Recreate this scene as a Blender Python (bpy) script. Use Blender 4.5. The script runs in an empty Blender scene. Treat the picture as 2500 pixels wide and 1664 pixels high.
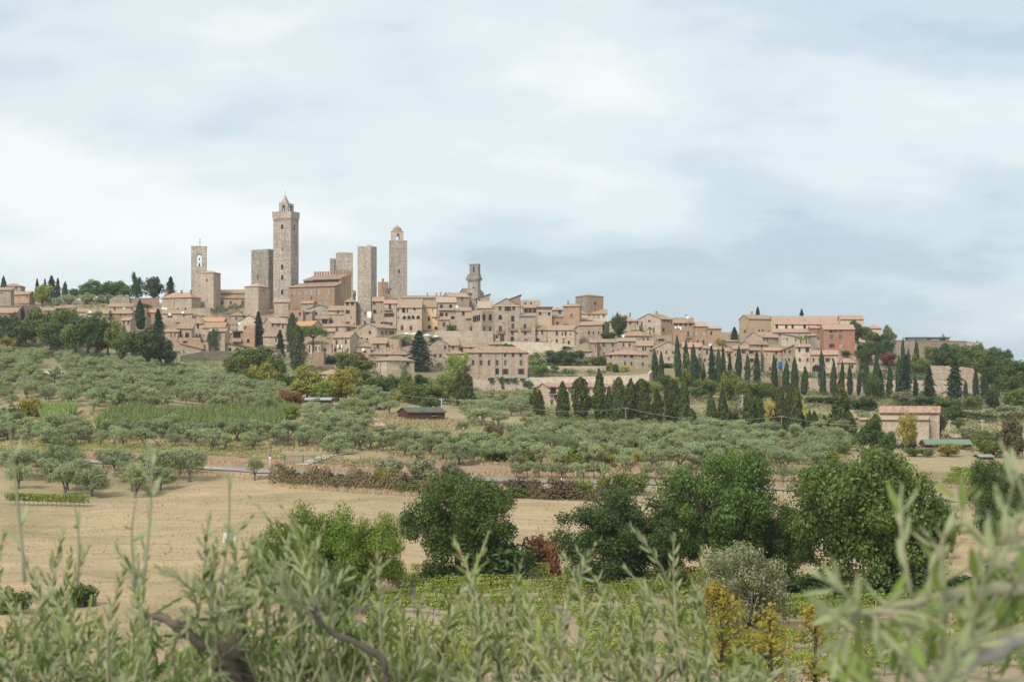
import bpy, math, random
import numpy as np
from mathutils import Vector, Matrix

# ---------------------------------------------------------------- camera, sky, sun, exposure
F = 3847.0            # focal length in photo pixels (photo 2500 wide)
HZ = 980.0            # horizon row of the photo
CX = 1250.0
sc = bpy.context.scene
COL = sc.collection
cam = bpy.data.cameras.new('camera')
cam.sensor_width = 36.0
cam.lens = 36.0 * F / 2500.0
cam.shift_y = (HZ - 832.0) / 2500.0
cam.clip_start = 0.1
cam.clip_end = 30000.0
cam.dof.use_dof = True
cam.dof.focus_distance = 420.0
cam.dof.aperture_fstop = 6.6
camo = bpy.data.objects.new('camera', cam)
camo.rotation_euler = (math.radians(90), 0, 0)
COL.objects.link(camo)
sc.camera = camo

SUN_EL, SUN_AZ = 40.0, 207.0      # sun behind the camera, a little to the left, veiled by cloud
world = bpy.data.worlds.new('World')
sc.world = world
world.use_nodes = True
def build_world():
    nt = world.node_tree
    nt.nodes.clear()
    N = nt.nodes.new; L = nt.links.new
    out = N('ShaderNodeOutputWorld'); bg = N('ShaderNodeBackground')
    tc = N('ShaderNodeTexCoord'); sp = N('ShaderNodeSeparateXYZ')
    L(tc.outputs['Generated'], sp.inputs[0])
    zc = N('ShaderNodeMath'); zc.operation = 'MAXIMUM'; zc.inputs[1].default_value = 0.0
    L(sp.outputs[2], zc.inputs[0])
    za = N('ShaderNodeMath'); za.operation = 'ADD'; za.inputs[1].default_value = 0.30
    L(zc.outputs[0], za.inputs[0])
    dx = N('ShaderNodeMath'); dx.operation = 'DIVIDE'; L(sp.outputs[0], dx.inputs[0]); L(za.outputs[0], dx.inputs[1])
    dy = N('ShaderNodeMath'); dy.operation = 'DIVIDE'; L(sp.outputs[1], dy.inputs[0]); L(za.outputs[0], dy.inputs[1])
    cb = N('ShaderNodeCombineXYZ'); L(dx.outputs[0], cb.inputs[0]); L(dy.outputs[0], cb.inputs[1])
    mp = N('ShaderNodeMapping'); mp.inputs['Location'].default_value = (CLOUD_OFF[0], CLOUD_OFF[1], 0)
    mp.inputs['Rotation'].default_value = (0, 0, math.radians(-14))
    mp.inputs['Scale'].default_value = (1.0, 1.25, 1)
    L(cb.outputs[0], mp.inputs[0])
    n1 = N('ShaderNodeTexNoise'); n1.inputs['Scale'].default_value = 0.55; n1.inputs['Detail'].default_value = 7.0
    n1.inputs['Roughness'].default_value = 0.52; n1.inputs['Distortion'].default_value = 0.35
    L(mp.outputs[0], n1.inputs['Vector'])
    n2 = N('ShaderNodeTexNoise'); n2.inputs['Scale'].default_value = 2.4; n2.inputs['Detail'].default_value = 6.0
    n2.inputs['Roughness'].default_value = 0.55
    L(mp.outputs[0], n2.inputs['Vector'])
    ad = N('ShaderNodeMath'); ad.operation = 'MULTIPLY_ADD'; ad.inputs[1].default_value = 0.55
    L(n2.outputs['Fac'], ad.inputs[0]); L(n1.outputs['Fac'], ad.inputs[2])
    rp = N('ShaderNodeValToRGB')
    e = rp.color_ramp.elements
    rp.color_ramp.interpolation = 'EASE'
    e[0].position = 0.64; e[0].color = (0.250, 0.308, 0.350, 1)
    e[1].position = 0.94; e[1].color = (0.478, 0.490, 0.482, 1)
    m = e.new(0.73); m.color = (0.318, 0.374, 0.406, 1)
    m2 = e.new(0.83); m2.color = (0.396, 0.432, 0.442, 1)
    L(ad.outputs[0], rp.inputs[0])
    sky = N('ShaderNodeTexSky'); sky.sky_type = 'NISHITA'; sky.sun_disc = False
    sky.sun_elevation = math.radians(SUN_EL); sky.sun_rotation = math.radians(SUN_AZ)
    sk = N('ShaderNodeMixRGB'); sk.blend_type = 'MULTIPLY'; sk.inputs[0].default_value = 1.0
    sk.inputs[2].default_value = (0.08, 0.08, 0.08, 1)
    L(sky.outputs[0], sk.inputs[1])
    mx = N('ShaderNodeMixRGB'); mx.inputs[0].default_value = 0.9
    L(sk.outputs[0], mx.inputs[1]); L(rp.outputs[0], mx.inputs[2])
    L(mx.outputs[0], bg.inputs[0]); bg.inputs[1].default_value = 1.0
    L(bg.outputs[0], out.inputs[0])
CLOUD_OFF = (6.1, 1.0)
build_world()
sun = bpy.data.lights.new('sun', 'SUN')
sun.energy = 1.5
sun.angle = math.radians(14)
sun.color = (1.0, 0.945, 0.86)
suno = bpy.data.objects.new('sun', sun)
COL.objects.link(suno)
_az, _el = math.radians(SUN_AZ), math.radians(SUN_EL)
_sd = Vector((math.sin(_az) * math.cos(_el), math.cos(_az) * math.cos(_el), math.sin(_el)))
suno.rotation_euler = _sd.to_track_quat('Z', 'Y').to_euler()
sc.view_settings.view_transform = 'Standard'
sc.view_settings.look = 'None'
sc.view_settings.exposure = 1.02
sc.view_settings.gamma = 1.0
sc.view_settings.use_curve_mapping = False
sc.render.engine = 'CYCLES'
sc.cycles.max_bounces = 4
sc.cycles.diffuse_bounces = 2
sc.cycles.glossy_bounces = 1
sc.cycles.transmission_bounces = 2
sc.cycles.transparent_max_bounces = 4
sc.cycles.volume_bounces = 0
sc.cycles.use_denoising = True

# ---------------------------------------------------------------- small helpers
RNG = np.random.default_rng(7)
random.seed(7)
def tag(o, label=None, cat=None, group=None, kind=None):
    if label: o['label'] = label
    if cat: o['category'] = cat
    if group: o['group'] = group
    if kind: o['kind'] = kind
    return o
def empty(name, loc, rz=0.0):
    o = bpy.data.objects.new(name, None)
    o.empty_display_size = 0.5
    o.location = loc; o.rotation_euler = (0, 0, rz)
    COL.objects.link(o)
    return o
def link(name, mesh, parent=None, loc=None, rot=None):
    o = bpy.data.objects.new(name, mesh)
    COL.objects.link(o)
    if parent is not None: o.parent = parent
    if loc is not None: o.location = loc
    if rot is not None: o.rotation_euler = rot
    return o
def mesh_np(name, V, Fq, mat=None, smooth=False):
    """V (n,3) array; Fq (m,k) array of equal-size faces"""
    V = np.asarray(V, dtype=np.float32); Fq = np.asarray(Fq, dtype=np.int32)
    me = bpy.data.meshes.new(name)
    k = Fq.shape[1]; m = len(Fq)
    me.vertices.add(len(V)); me.vertices.foreach_set('co', V.ravel())
    me.loops.add(m * k); me.loops.foreach_set('vertex_index', Fq.ravel())
    me.polygons.add(m)
    me.polygons.foreach_set('loop_start', np.arange(0, m * k, k, dtype=np.int32))
    me.polygons.foreach_set('loop_total', np.full(m, k, dtype=np.int32))
    if smooth: me.polygons.foreach_set('use_smooth', np.ones(m, dtype=bool))
    me.update(calc_edges=True)
    if mat: me.materials.append(mat)
    return me
class MB:
    """collects polygons for one mesh; one material slot index per face"""
    def __init__(s): s.v = []; s.f = []; s.m = []
    def add(s, vs, fs, m=0):
        b = len(s.v); s.v += [tuple(p) for p in vs]
        for f in fs: s.f.append([b + i for i in f]); s.m.append(m)
    def quad(s, a, b, c, d, m=0): s.add([a, b, c, d], [[0, 1, 2, 3]], m)
    def box(s, x0, x1, y0, y1, z0, z1, m=0):
        s.add([(x0,y0,z0),(x1,y0,z0),(x1,y1,z0),(x0,y1,z0),(x0,y0,z1),(x1,y0,z1),(x1,y1,z1),(x0,y1,z1)],
              [[0,3,2,1],[4,5,6,7],[0,1,5,4],[1,2,6,5],[2,3,7,6],[3,0,4,7]], m)
    def tube(s, pts, rad, n=6, m=0, cap=True):
        pts = [Vector(p) for p in pts]
        if not hasattr(rad, '__len__'): rad = [rad] * len(pts)
        rings = []
        for i, p in enumerate(pts):
            t = (pts[min(i+1, len(pts)-1)] - pts[max(i-1, 0)])
            t = t.normalized() if t.length > 1e-9 else Vector((0,0,1))
            a = t.cross(Vector((0,0,1)) if abs(t.z) < 0.9 else Vector((1,0,0))).normalized()
            b = t.cross(a)
            rings.append([p + (a*math.cos(2*math.pi*k/n) + b*math.sin(2*math.pi*k/n))*rad[i] for k in range(n)])
        b0 = len(s.v)
        for r in rings: s.v += [tuple(q) for q in r]
        for i in range(len(rings)-1):
            for k in range(n):
                s.f.append([b0+i*n+k, b0+i*n+(k+1)%n, b0+(i+1)*n+(k+1)%n, b0+(i+1)*n+k]); s.m.append(m)
        if cap:
            s.f.append([b0+k for k in range(n)][::-1]); s.m.append(m)
            s.f.append([b0+(len(rings)-1)*n+k for k in range(n)]); s.m.append(m)
    def lathe(s, prof, n=12, c=(0,0,0), m=0):
        b0 = len(s.v)
        for r, z in prof:
            for k in range(n):
                a = 2*math.pi*k/n
                s.v.append((c[0]+r*math.cos(a), c[1]+r*math.sin(a), c[2]+z))
        for i in range(len(prof)-1):
            for k in range(n):
                s.f.append([b0+i*n+k, b0+i*n+(k+1)%n, b0+(i+1)*n+(k+1)%n, b0+(i+1)*n+k]); s.m.append(m)
    def mesh(s, name, mats, smooth=False):
        me = bpy.data.meshes.new(name)
        me.from_pydata(s.v, [], s.f)
        if not isinstance(mats, (list, tuple)): mats = [mats]
        for mm in mats: me.materials.append(mm)
        if len(mats) > 1: me.polygons.foreach_set('material_index', s.m)
        if smooth: me.polygons.foreach_set('use_smooth', [True]*len(s.f))
        me.update()
        return me
    def build(s, name, mats, parent=None, loc=None, rot=None, smooth=False):
        return link(name, s.mesh(name, mats, smooth), parent, loc, rot)

# ---------------------------------------------------------------- materials
def new_mat(name):
    m = bpy.data.materials.new(name); m.use_nodes = True
    nt = m.node_tree
    b = nt.nodes['Principled BSDF']
    b.inputs['Roughness'].default_value = 0.85
    b.inputs['Specular IOR Level'].default_value = 0.2
    return m, nt, b, nt.nodes.new, nt.links.new
def plain(name, c, rough=0.7, spec=0.3, metal=0.0, var=0.12):
    m, nt, b, N, L = new_mat(name)
    b.inputs['Roughness'].default_value = rough; b.inputs['Specular IOR Level'].default_value = spec
    b.inputs['Metallic'].default_value = metal
    g = N('ShaderNodeNewGeometry'); n = N('ShaderNodeTexNoise'); n.inputs['Scale'].default_value = 1.7; n.inputs['Detail'].default_value = 3
    L(g.outputs['Position'], n.inputs['Vector'])
    hs = N('ShaderNodeHueSaturation'); hs.inputs['Color'].default_value = (*c, 1)
    mr = N('ShaderNodeMapRange'); mr.inputs['To Min'].default_value = 1-var*1.6; mr.inputs['To Max'].default_value = 1+var*1.6
    L(n.outputs['Fac'], mr.inputs['Value']); L(mr.outputs[0], hs.inputs['Value'])
    L(hs.outputs[0], b.inputs['Base Color'])
    return m
def ramp(N, stops):
    r = N('ShaderNodeValToRGB'); e = r.color_ramp.elements
    e[0].position, e[0].color = stops[0][0], (*stops[0][1], 1)
    e[1].position, e[1].color = stops[-1][0], (*stops[-1][1], 1)
    for p, c in stops[1:-1]:
        x = e.new(p); x.color = (*c, 1)
    return r
def wall_mat(name, c, stone=0.5, dark=(0.5,0.5,0.52), darkamt=0.5, size=0.42):
    """rubble masonry or plaster: stones, large blotches, vertical weathering"""
    m, nt, b, N, L = new_mat(name)
    g = N('ShaderNodeNewGeometry'); oi = N('ShaderNodeObjectInfo')
    mp = N('ShaderNodeMapping'); mp.inputs['Scale'].default_value = (1/size, 1/size, 1.7/size)
    L(g.outputs['Position'], mp.inputs[0])
    vo = N('ShaderNodeTexVoronoi'); vo.inputs['Scale'].default_value = 1.0
    L(mp.outputs[0], vo.inputs['Vector'])
    bw = N('ShaderNodeRGBToBW'); L(vo.outputs['Color'], bw.inputs[0])
    n1 = N('ShaderNodeTexNoise'); n1.inputs['Scale'].default_value = 0.22; n1.inputs['Detail'].default_value = 6; n1.inputs['Roughness'].default_value = 0.62
    L(g.outputs['Position'], n1.inputs['Vector'])
    mp2 = N('ShaderNodeMapping'); mp2.inputs['Scale'].default_value = (0.9, 0.9, 0.13)
    L(g.outputs['Position'], mp2.inputs[0])
    n2 = N('ShaderNodeTexNoise'); n2.inputs['Scale'].default_value = 0.8; n2.inputs['Detail'].default_value = 4
    L(mp2.outputs[0], n2.inputs['Vector'])
    n3 = N('ShaderNodeTexNoise'); n3.inputs['Scale'].default_value = 1.1; n3.inputs['Detail'].default_value = 5; n3.inputs['Roughness'].default_value = 0.7
    L(g.outputs['Position'], n3.inputs['Vector'])
    hs = N('ShaderNodeHueSaturation'); hs.inputs['Color'].default_value = (*c, 1)
    v = N('ShaderNodeMapRange'); v.inputs['From Min'].default_value = 0.15; v.inputs['From Max'].default_value = 0.85
    v.inputs['To Min'].default_value = 1-stone*0.34; v.inputs['To Max'].default_value = 1+stone*0.26
    L(bw.outputs[0], v.inputs['Value'])
    v3 = N('ShaderNodeMapRange'); v3.inputs['From Min'].default_value = 0.3; v3.inputs['From Max'].default_value = 0.7
    v3.inputs['To Min'].default_value = 0.80; v3.inputs['To Max'].default_value = 1.18
    L(n3.outputs['Fac'], v3.inputs['Value'])
    mu0 = N('ShaderNodeMath'); mu0.operation = 'MULTIPLY'; L(v.outputs[0], mu0.inputs[0]); L(v3.outputs[0], mu0.inputs[1])
    mpc = N('ShaderNodeMapping'); mpc.inputs['Scale'].default_value = (0.10, 0.10, 1.5); L(g.outputs['Position'], mpc.inputs[0])
    nc = N('ShaderNodeTexNoise'); nc.inputs['Scale'].default_value = 1.0; nc.inputs['Detail'].default_value = 3; L(mpc.outputs[0], nc.inputs['Vector'])
    vc = N('ShaderNodeMapRange'); vc.inputs['From Min'].default_value = 0.3; vc.inputs['From Max'].default_value = 0.7
    vc.inputs['To Min'].default_value = 1-0.22*stone; vc.inputs['To Max'].default_value = 1+0.18*stone; L(nc.outputs['Fac'], vc.inputs['Value'])
    muc = N('ShaderNodeMath'); muc.operation = 'MULTIPLY'; L(mu0.outputs[0], muc.inputs[0]); L(vc.outputs[0], muc.inputs[1]); mu0 = muc
    ov = N('ShaderNodeMapRange'); ov.inputs['To Min'].default_value = 0.80; ov.inputs['To Max'].default_value = 1.16
    L(oi.outputs['Random'], ov.inputs['Value'])
    mu = N('ShaderNodeMath'); mu.operation = 'MULTIPLY'; L(mu0.outputs[0], mu.inputs[0]); L(ov.outputs[0], mu.inputs[1])
    L(mu.outputs[0], hs.inputs['Value'])
    sv = N('ShaderNodeMapRange'); sv.inputs['To Min'].default_value = 0.86; sv.inputs['To Max'].default_value = 1.12
    L(n1.outputs['Fac'], sv.inputs['Value']); L(sv.outputs[0], hs.inputs['Saturation'])
    mx = N('ShaderNodeMixRGB'); mx.blend_type = 'MULTIPLY'; mx.inputs[2].default_value = (*dark, 1)
    st = N('ShaderNodeMapRange'); st.inputs['From Min'].default_value = 0.48; st.inputs['From Max'].default_value = 0.78
    st.inputs['To Max'].default_value = darkamt
    av = N('ShaderNodeMath'); av.operation = 'ADD'; L(n1.outputs['Fac'], av.inputs[0]); L(n2.outputs['Fac'], av.inputs[1])
    hf = N('ShaderNodeMath'); hf.operation = 'MULTIPLY'; hf.inputs[1].default_value = 0.53; L(av.outputs[0], hf.inputs[0])
    L(hf.outputs[0], st.inputs['Value']); L(st.outputs[0], mx.inputs[0]); L(hs.outputs[0], mx.inputs[1])
    L(mx.outputs[0], b.inputs['Base Color'])
    bp = N('ShaderNodeBump'); bp.inputs['Strength'].default_value = 0.5*stone; bp.inputs['Distance'].default_value = 0.08
    L(bw.outputs[0], bp.inputs['Height']); L(bp.outputs[0], b.inputs['Normal'])
    b.inputs['Roughness'].default_value = 0.92
    return m
def roof_mat(name, cols):
    """old clay tiles: courses along u, barrels along v, patchy lichen"""
    m, nt, b, N, L = new_mat(name)
    uv = N('ShaderNodeUVMap'); uv.uv_map = 'UV'; oi = N('ShaderNodeObjectInfo'); g = N('ShaderNodeNewGeometry')
    mp = N('ShaderNodeMapping'); mp.inputs['Scale'].default_value = (4.2, 2.4, 1)
    L(uv.outputs[0], mp.inputs[0])
    vo = N('ShaderNodeTexVoronoi'); vo.inputs['Scale'].default_value = 1.0; vo.inputs['Randomness'].default_value = 0.35
    L(mp.outputs[0], vo.inputs['Vector'])
    bw = N('ShaderNodeRGBToBW'); L(vo.outputs['Color'], bw.inputs[0])
    mp2 = N('ShaderNodeMapping'); mp2.inputs['Scale'].default_value = (0.75, 0.22, 1); L(uv.outputs[0], mp2.inputs[0])
    n1 = N('ShaderNodeTexNoise'); n1.inputs['Scale'].default_value = 1.6; n1.inputs['Detail'].default_value = 6; n1.inputs['Roughness'].default_value = 0.65
    L(mp2.outputs[0], n1.inputs['Vector'])
    n2 = N('ShaderNodeTexNoise'); n2.inputs['Scale'].default_value = 0.28; n2.inputs['Detail'].default_value = 4
    L(g.outputs['Position'], n2.inputs['Vector'])
    s1 = N('ShaderNodeMath'); s1.operation = 'MULTIPLY_ADD'; s1.inputs[1].default_value = 0.42
    L(bw.outputs[0], s1.inputs[0]); L(n1.outputs['Fac'], s1.inputs[2])
    s2 = N('ShaderNodeMath'); s2.operation = 'MULTIPLY_ADD'; s2.inputs[1].default_value = 0.5
    L(n2.outputs['Fac'], s2.inputs[0]); L(s1.outputs[0], s2.inputs[2])
    s3 = N('ShaderNodeMath'); s3.operation = 'MULTIPLY_ADD'; s3.inputs[1].default_value = 0.16
    L(oi.outputs['Random'], s3.inputs[0]); L(s2.outputs[0], s3.inputs[2])
    r = ramp(N, [(0.62, cols[0]), (0.84, cols[1]), (1.0, cols[2]), (1.25/1.25, cols[2])]) if False else ramp(N, [(0.62, cols[0]), (0.83, cols[1]), (1.0, cols[2])])
    L(s3.outputs[0], r.inputs[0])
    L(r.outputs[0], b.inputs['Base Color'])
    w = N('ShaderNodeTexWave'); w.inputs['Scale'].default_value = 1.4; w.bands_direction = 'X'; L(uv.outputs[0], w.inputs['Vector'])
    bp = N('ShaderNodeBump'); bp.inputs['Strength'].default_value = 0.55; bp.inputs['Distance'].default_value = 0.07
    L(w.outputs['Fac'], bp.inputs['Height']); L(bp.outputs[0], b.inputs['Normal'])
    b.inputs['Roughness'].default_value = 0.9
    return m
def leaf_mat(name, cols, trans=0.32, rough=0.6, under=None, objvar=0.22):
    """cols: three colours spread over the leaves; under: paler leaf underside"""
    m, nt, b, N, L = new_mat(name)
    g = N('ShaderNodeNewGeometry'); oi = N('ShaderNodeObjectInfo')
    r = ramp(N, [(0.0, cols[0]), (0.5, cols[1]), (1.0, cols[2])])
    L(g.outputs['Random Per Island'], r.inputs[0])
    hs = N('ShaderNodeHueSaturation')
    v = N('ShaderNodeMapRange'); v.inputs['To Min'].default_value = 1-objvar; v.inputs['To Max'].default_value = 1+objvar
    L(oi.outputs['Random'], v.inputs['Value']); L(v.outputs[0], hs.inputs['Value'])
    h = N('ShaderNodeMath'); h.operation = 'MULTIPLY'; h.inputs[1].default_value = 7.31
    L(oi.outputs['Random'], h.inputs[0])
    h1 = N('ShaderNodeMath'); h1.operation = 'FRACT'; L(h.outputs[0], h1.inputs[0])
    h2 = N('ShaderNodeMapRange'); h2.inputs['To Min'].default_value = 0.485; h2.inputs['To Max'].default_value = 0.515
    L(h1.outputs[0], h2.inputs['Value']); L(h2.outputs[0], hs.inputs['Hue'])
    L(r.outputs[0], hs.inputs['Color'])
    colr = hs.outputs[0]
    if under:
        mx = N('ShaderNodeMixRGB'); mx.inputs[2].default_value = (*under, 1)
        L(g.outputs['Backfacing'], mx.inputs[0]); L(colr, mx.inputs[1]); colr = mx.outputs[0]
    L(colr, b.inputs['Base Color'])
    b.inputs['Roughness'].default_value = rough; b.inputs['Specular IOR Level'].default_value = 0.25
    t = N('ShaderNodeBsdfTranslucent'); L(colr, t.inputs[0])
    ms = N('ShaderNodeMixShader'); ms.inputs[0].default_value = trans
    L(b.outputs[0], ms.inputs[1]); L(t.outputs[0], ms.inputs[2])
    L(ms.outputs[0], nt.nodes['Material Output'].inputs[0])
    return m
W = {
 's': wall_mat('stone_tan', (0.440,0.350,0.264), 0.62),
 't': wall_mat('stone_light', (0.500,0.400,0.306), 0.5),
 'k': wall_mat('stone_pale', (0.540,0.446,0.348), 0.42),
 'g': wall_mat('stone_grey', (0.385,0.322,0.255), 0.65, darkamt=0.65),
 'w': wall_mat('stone_tower', (0.490,0.422,0.342), 0.75, dark=(0.50,0.50,0.50), darkamt=0.75, size=0.6),
 'W': wall_mat('stone_tower_grey', (0.345,0.312,0.262), 0.85, dark=(0.45,0.46,0.46), darkamt=0.75, size=0.6),
 'b': wall_mat('brick_brown', (0.415,0.278,0.186), 0.35, darkamt=0.35, size=0.3),
 'r': wall_mat('brick_red', (0.345,0.175,0.122), 0.25, darkamt=0.3, size=0.3),
 'p': wall_mat('brick_pink', (0.420,0.278,0.205), 0.35, darkamt=0.4, size=0.3),
 'o': wall_mat('plaster_ochre', (0.66,0.47,0.26), 0.08, darkamt=0.3),
 'c': wall_mat('plaster_cream', (0.66,0.53,0.38), 0.10, darkamt=0.4),
 'n': wall_mat('plaster_tan', (0.475,0.355,0.248), 0.15, darkamt=0.4),
}
R = {
 't': roof_mat('tiles_old', ((0.125,0.085,0.057),(0.255,0.164,0.105),(0.400,0.286,0.196))),
 'r': roof_mat('tiles_red', ((0.170,0.095,0.066),(0.330,0.180,0.125),(0.460,0.300,0.225))),
 'n': roof_mat('tiles_orange', ((0.290,0.125,0.060),(0.470,0.215,0.098),(0.560,0.300,0.160))),
 'k': roof_mat('tiles_pale', ((0.200,0.140,0.095),(0.345,0.240,0.162),(0.480,0.365,0.265))),
}
M = {
 'shutter': plain('shutter_brown', (0.085,0.05,0.04), 0.7),
 'green': plain('shutter_green', (0.05,0.14,0.085), 0.6),
 'ggrey': plain('shutter_greygreen', (0.11,0.13,0.115), 0.7),
 'dark': plain('dark_glass', (0.022,0.022,0.024), 0.25, 0.35),
 'glass': plain('pale_glass', (0.24,0.29,0.30), 0.18, 0.6),
 'frame': plain('frame_brown', (0.14,0.09,0.065), 0.7),
 'white': plain('white_paint', (0.78,0.76,0.72), 0.6),
 'sill': plain('sill_stone', (0.44,0.35,0.27), 0.9),
 'blind': plain('bricked_panel', (0.42,0.29,0.20), 0.95),
 'eave': plain('eave_timber', (0.16,0.10,0.07), 0.9),
 'iron': plain('iron', (0.05,0.05,0.05), 0.6),
 'bark': plain('bark', (0.085,0.068,0.052), 0.95, var=0.3),
 'olivebark': plain('olive_bark', (0.135,0.115,0.09), 0.95, var=0.3),
 'deadbark': plain('dead_bark', (0.33,0.29,0.24), 0.95, var=0.2),
 'wood': plain('pole_wood', (0.24,0.15,0.11), 0.9),
 'concrete': plain('concrete', (0.48,0.46,0.42), 0.9),
 'asphalt': plain('asphalt', (0.27,0.25,0.225), 0.9, var=0.15),
 'gravel': plain('gravel_white', (0.56,0.46,0.36), 0.95),
 'metal': plain('galvanised', (0.42,0.43,0.43), 0.5, 0.5, 0.3),
 'cloth': plain('white_cloth', (0.80,0.80,0.80), 0.9, 0.1, var=0.05),
 'blue': plain('blue_cloth', (0.015,0.17,0.50), 0.9, 0.1, var=0.1),
 'redcloth': plain('red_cloth', (0.50,0.09,0.10), 0.9, 0.1),
 'bronze': plain('bronze', (0.05,0.06,0.055), 0.5),
 'redwood': plain('dark_red_boards', (0.10,0.045,0.04), 0.85),
 'greenroof': plain('green_sheet', (0.10,0.125,0.085), 0.8),
 'greenroof2': plain('green_roof_paint', (0.17,0.245,0.165), 0.7),
 'carwhite': plain('car_white', (0.75,0.76,0.77), 0.25, 0.5, var=0.02),
 'cardark': plain('car_dark', (0.04,0.045,0.05), 0.25, 0.5, var=0.02),
 'rubber': plain('rubber', (0.02,0.02,0.02), 0.9),
 'wire': plain('cable', (0.42,0.43,0.42), 0.6),
}
# ---------------------------------------------------------------- terrain
# each column: image column, then (distance, image row the ground has there); turned into heights
NEAR = [(1.0,-3.2),(6.0,-4.2),(20.0,-8.0),(45.0,-13.2),(80.0,-17.0)]
PROF = {
 -900: [(105,1640),(150,1425),(200,1290),(245,1180),(268,1125),(280,1095),(300,1050),(322,1000),(360,915),(400,875),(470,875),(560,845),(640,775),(760,735),(820,735),(1000,820)],
 0:    [(105,1640),(150,1425),(200,1290),(236,1200),(262,1130),(278,1102),(297,1062),(318,1010),(345,955),(375,902),(400,880),(430,878),(480,880),(560,850),(640,775),(700,748),(740,735),(790,735),(860,750),(1000,820)],
 320:  [(105,1640),(150,1425),(198,1290),(236,1205),(258,1142),(274,1112),(292,1070),(316,1012),(345,965),(375,925),(400,908),(430,905),(500,895),(580,860),(655,800),(720,755),(760,735),(800,735),(870,755),(1000,820)],
 620:  [(105,1640),(150,1425),(195,1290),(234,1205),(256,1148),(270,1124),(286,1092),(312,1026),(345,988),(385,955),(420,942),(470,932),(540,905),(600,876),(660,815),(715,765),(745,748),(790,748),(860,765),(1000,820)],
 900:  [(105,1640),(150,1425),(190,1290),(232,1205),(255,1152),(268,1128),(282,1104),(312,1055),(350,1012),(395,975),(450,945),(520,920),(580,900),(640,835),(700,775),(740,748),(780,748),(860,770),(1000,830)],
 1120: [(105,1640),(150,1425),(187,1310),(215,1250),(236,1198),(254,1157),(267,1133),(287,1101),(322,1052),(368,1008),(420,982),(500,967),(560,957),(575,925),(602,897),(645,832),(700,778),(735,756),(780,758),(860,780),(1000,840)],
 1250: [(105,1640),(150,1425),(185,1330),(205,1275),(238,1195),(254,1162),(266,1138),(290,1100),(330,1050),(380,1006),(430,985),(500,970),(560,958),(574,925),(600,898),(650,830),(700,780),(730,762),(780,765),(860,790),(1000,850)],
 1700: [(105,1640),(150,1425),(180,1370),(200,1310),(234,1215),(254,1172),(264,1152),(290,1112),(335,1058),(380,1018),(425,993),(470,975),(540,957),(562,925),(590,903),(620,870),(665,825),(700,805),(760,808),(840,830),(1000,880)],
 2100: [(105,1640),(150,1440),(180,1385),(200,1325),(232,1230),(252,1190),(264,1165),(300,1112),(345,1066),(390,1028),(430,1000),(470,982),(540,963),(560,930),(580,905),(600,880),(640,850),(680,832),(740,838),(820,860),(1000,900)],
 2500: [(105,1640),(150,1455),(180,1400),(200,1335),(230,1250),(252,1205),(264,1180),(300,1122),(345,1080),(395,1048),(440,1020),(480,996),(540,970),(560,935),(580,915),(600,905),(640,895),(680,895),(740,920),(1000,960)],
 3300: [(105,1640),(150,1455),(180,1400),(200,1335),(230,1250),(252,1205),(264,1180),(300,1125),(345,1085),(395,1060),(440,1040),(480,1025),(520,1010),(560,1000),(620,992),(700,990),(800,995),(1000,1000)],
}
_DG = np.concatenate([np.arange(1,100,3.0), np.arange(100,300,1.25), np.arange(300,800,2.5), np.arange(800,1100,20.0),
                      np.array([1150,1300,1600,2200,3500,6000,12000,22000.0])])
def _profile(col):
    d = np.array([a for a,_ in NEAR] + [a for a,_ in PROF[col]] + [1250.0, 2500.0, 25000.0])
    z = np.array([b for _,b in NEAR] + [(HZ-b)*a/F for a,b in PROF[col]] + [-12.0, -25.0, -60.0])
    zz = np.interp(_DG, d, z)
    # soften the kinks
    k = np.array([1,2,3,2,1.0]); k /= k.sum()
    zs = zz.copy()
    for _ in range(2):
        p = np.pad(zs, 2, mode='edge'); zs = sum(k[i]*p[i:i+len(zs)] for i in range(5))
    return np.where(_DG < 1100, zs, zz)
_COLS = sorted(PROF)
_ZT = np.array([_profile(c) for c in _COLS])            # (cols, dist)
_XG = np.linspace(-900, 3300, 281)
_ZG = np.empty((len(_XG), len(_DG)))
for j in range(len(_DG)):
    _ZG[:, j] = np.interp(_XG, _COLS, _ZT[:, j])
for _ in range(6):
    _ZG[1:-1] = 0.25*_ZG[:-2] + 0.5*_ZG[1:-1] + 0.25*_ZG[2:]
_nz = np.random.default_rng(3)
_bx = np.repeat(np.repeat(_nz.normal(0, 1, (72, 140)), 4, 0), 2, 1)[:281, :len(_DG)]
_bx = np.pad(_bx, ((0, 281-_bx.shape[0]), (0, max(0, len(_DG)-_bx.shape[1]))), mode='edge')
for _ in range(5):
    _bx[1:-1] = 0.25*_bx[:-2]+0.5*_bx[1:-1]+0.25*_bx[2:]; _bx[:,1:-1] = 0.25*_bx[:,:-2]+0.5*_bx[:,1:-1]+0.25*_bx[:,2:]
_ZG += _bx * 0.22
def gz(x, y):
    """ground height"""
    y = max(y, 1.5); u = CX + F*x/y
    u = min(max(u, -900), 3300)
    i = min(int((u+900)/15.0), 279); fu = (u+900)/15.0 - i
    j = int(np.searchsorted(_DG, y)) - 1; j = min(max(j, 0), len(_DG)-2)
    fv = (y-_DG[j])/(_DG[j+1]-_DG[j])
    a = _ZG[i,j]*(1-fu)+_ZG[i+1,j]*fu; b = _ZG[i,j+1]*(1-fu)+_ZG[i+1,j+1]*fu
    return float(a*(1-fv)+b*fv)
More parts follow.
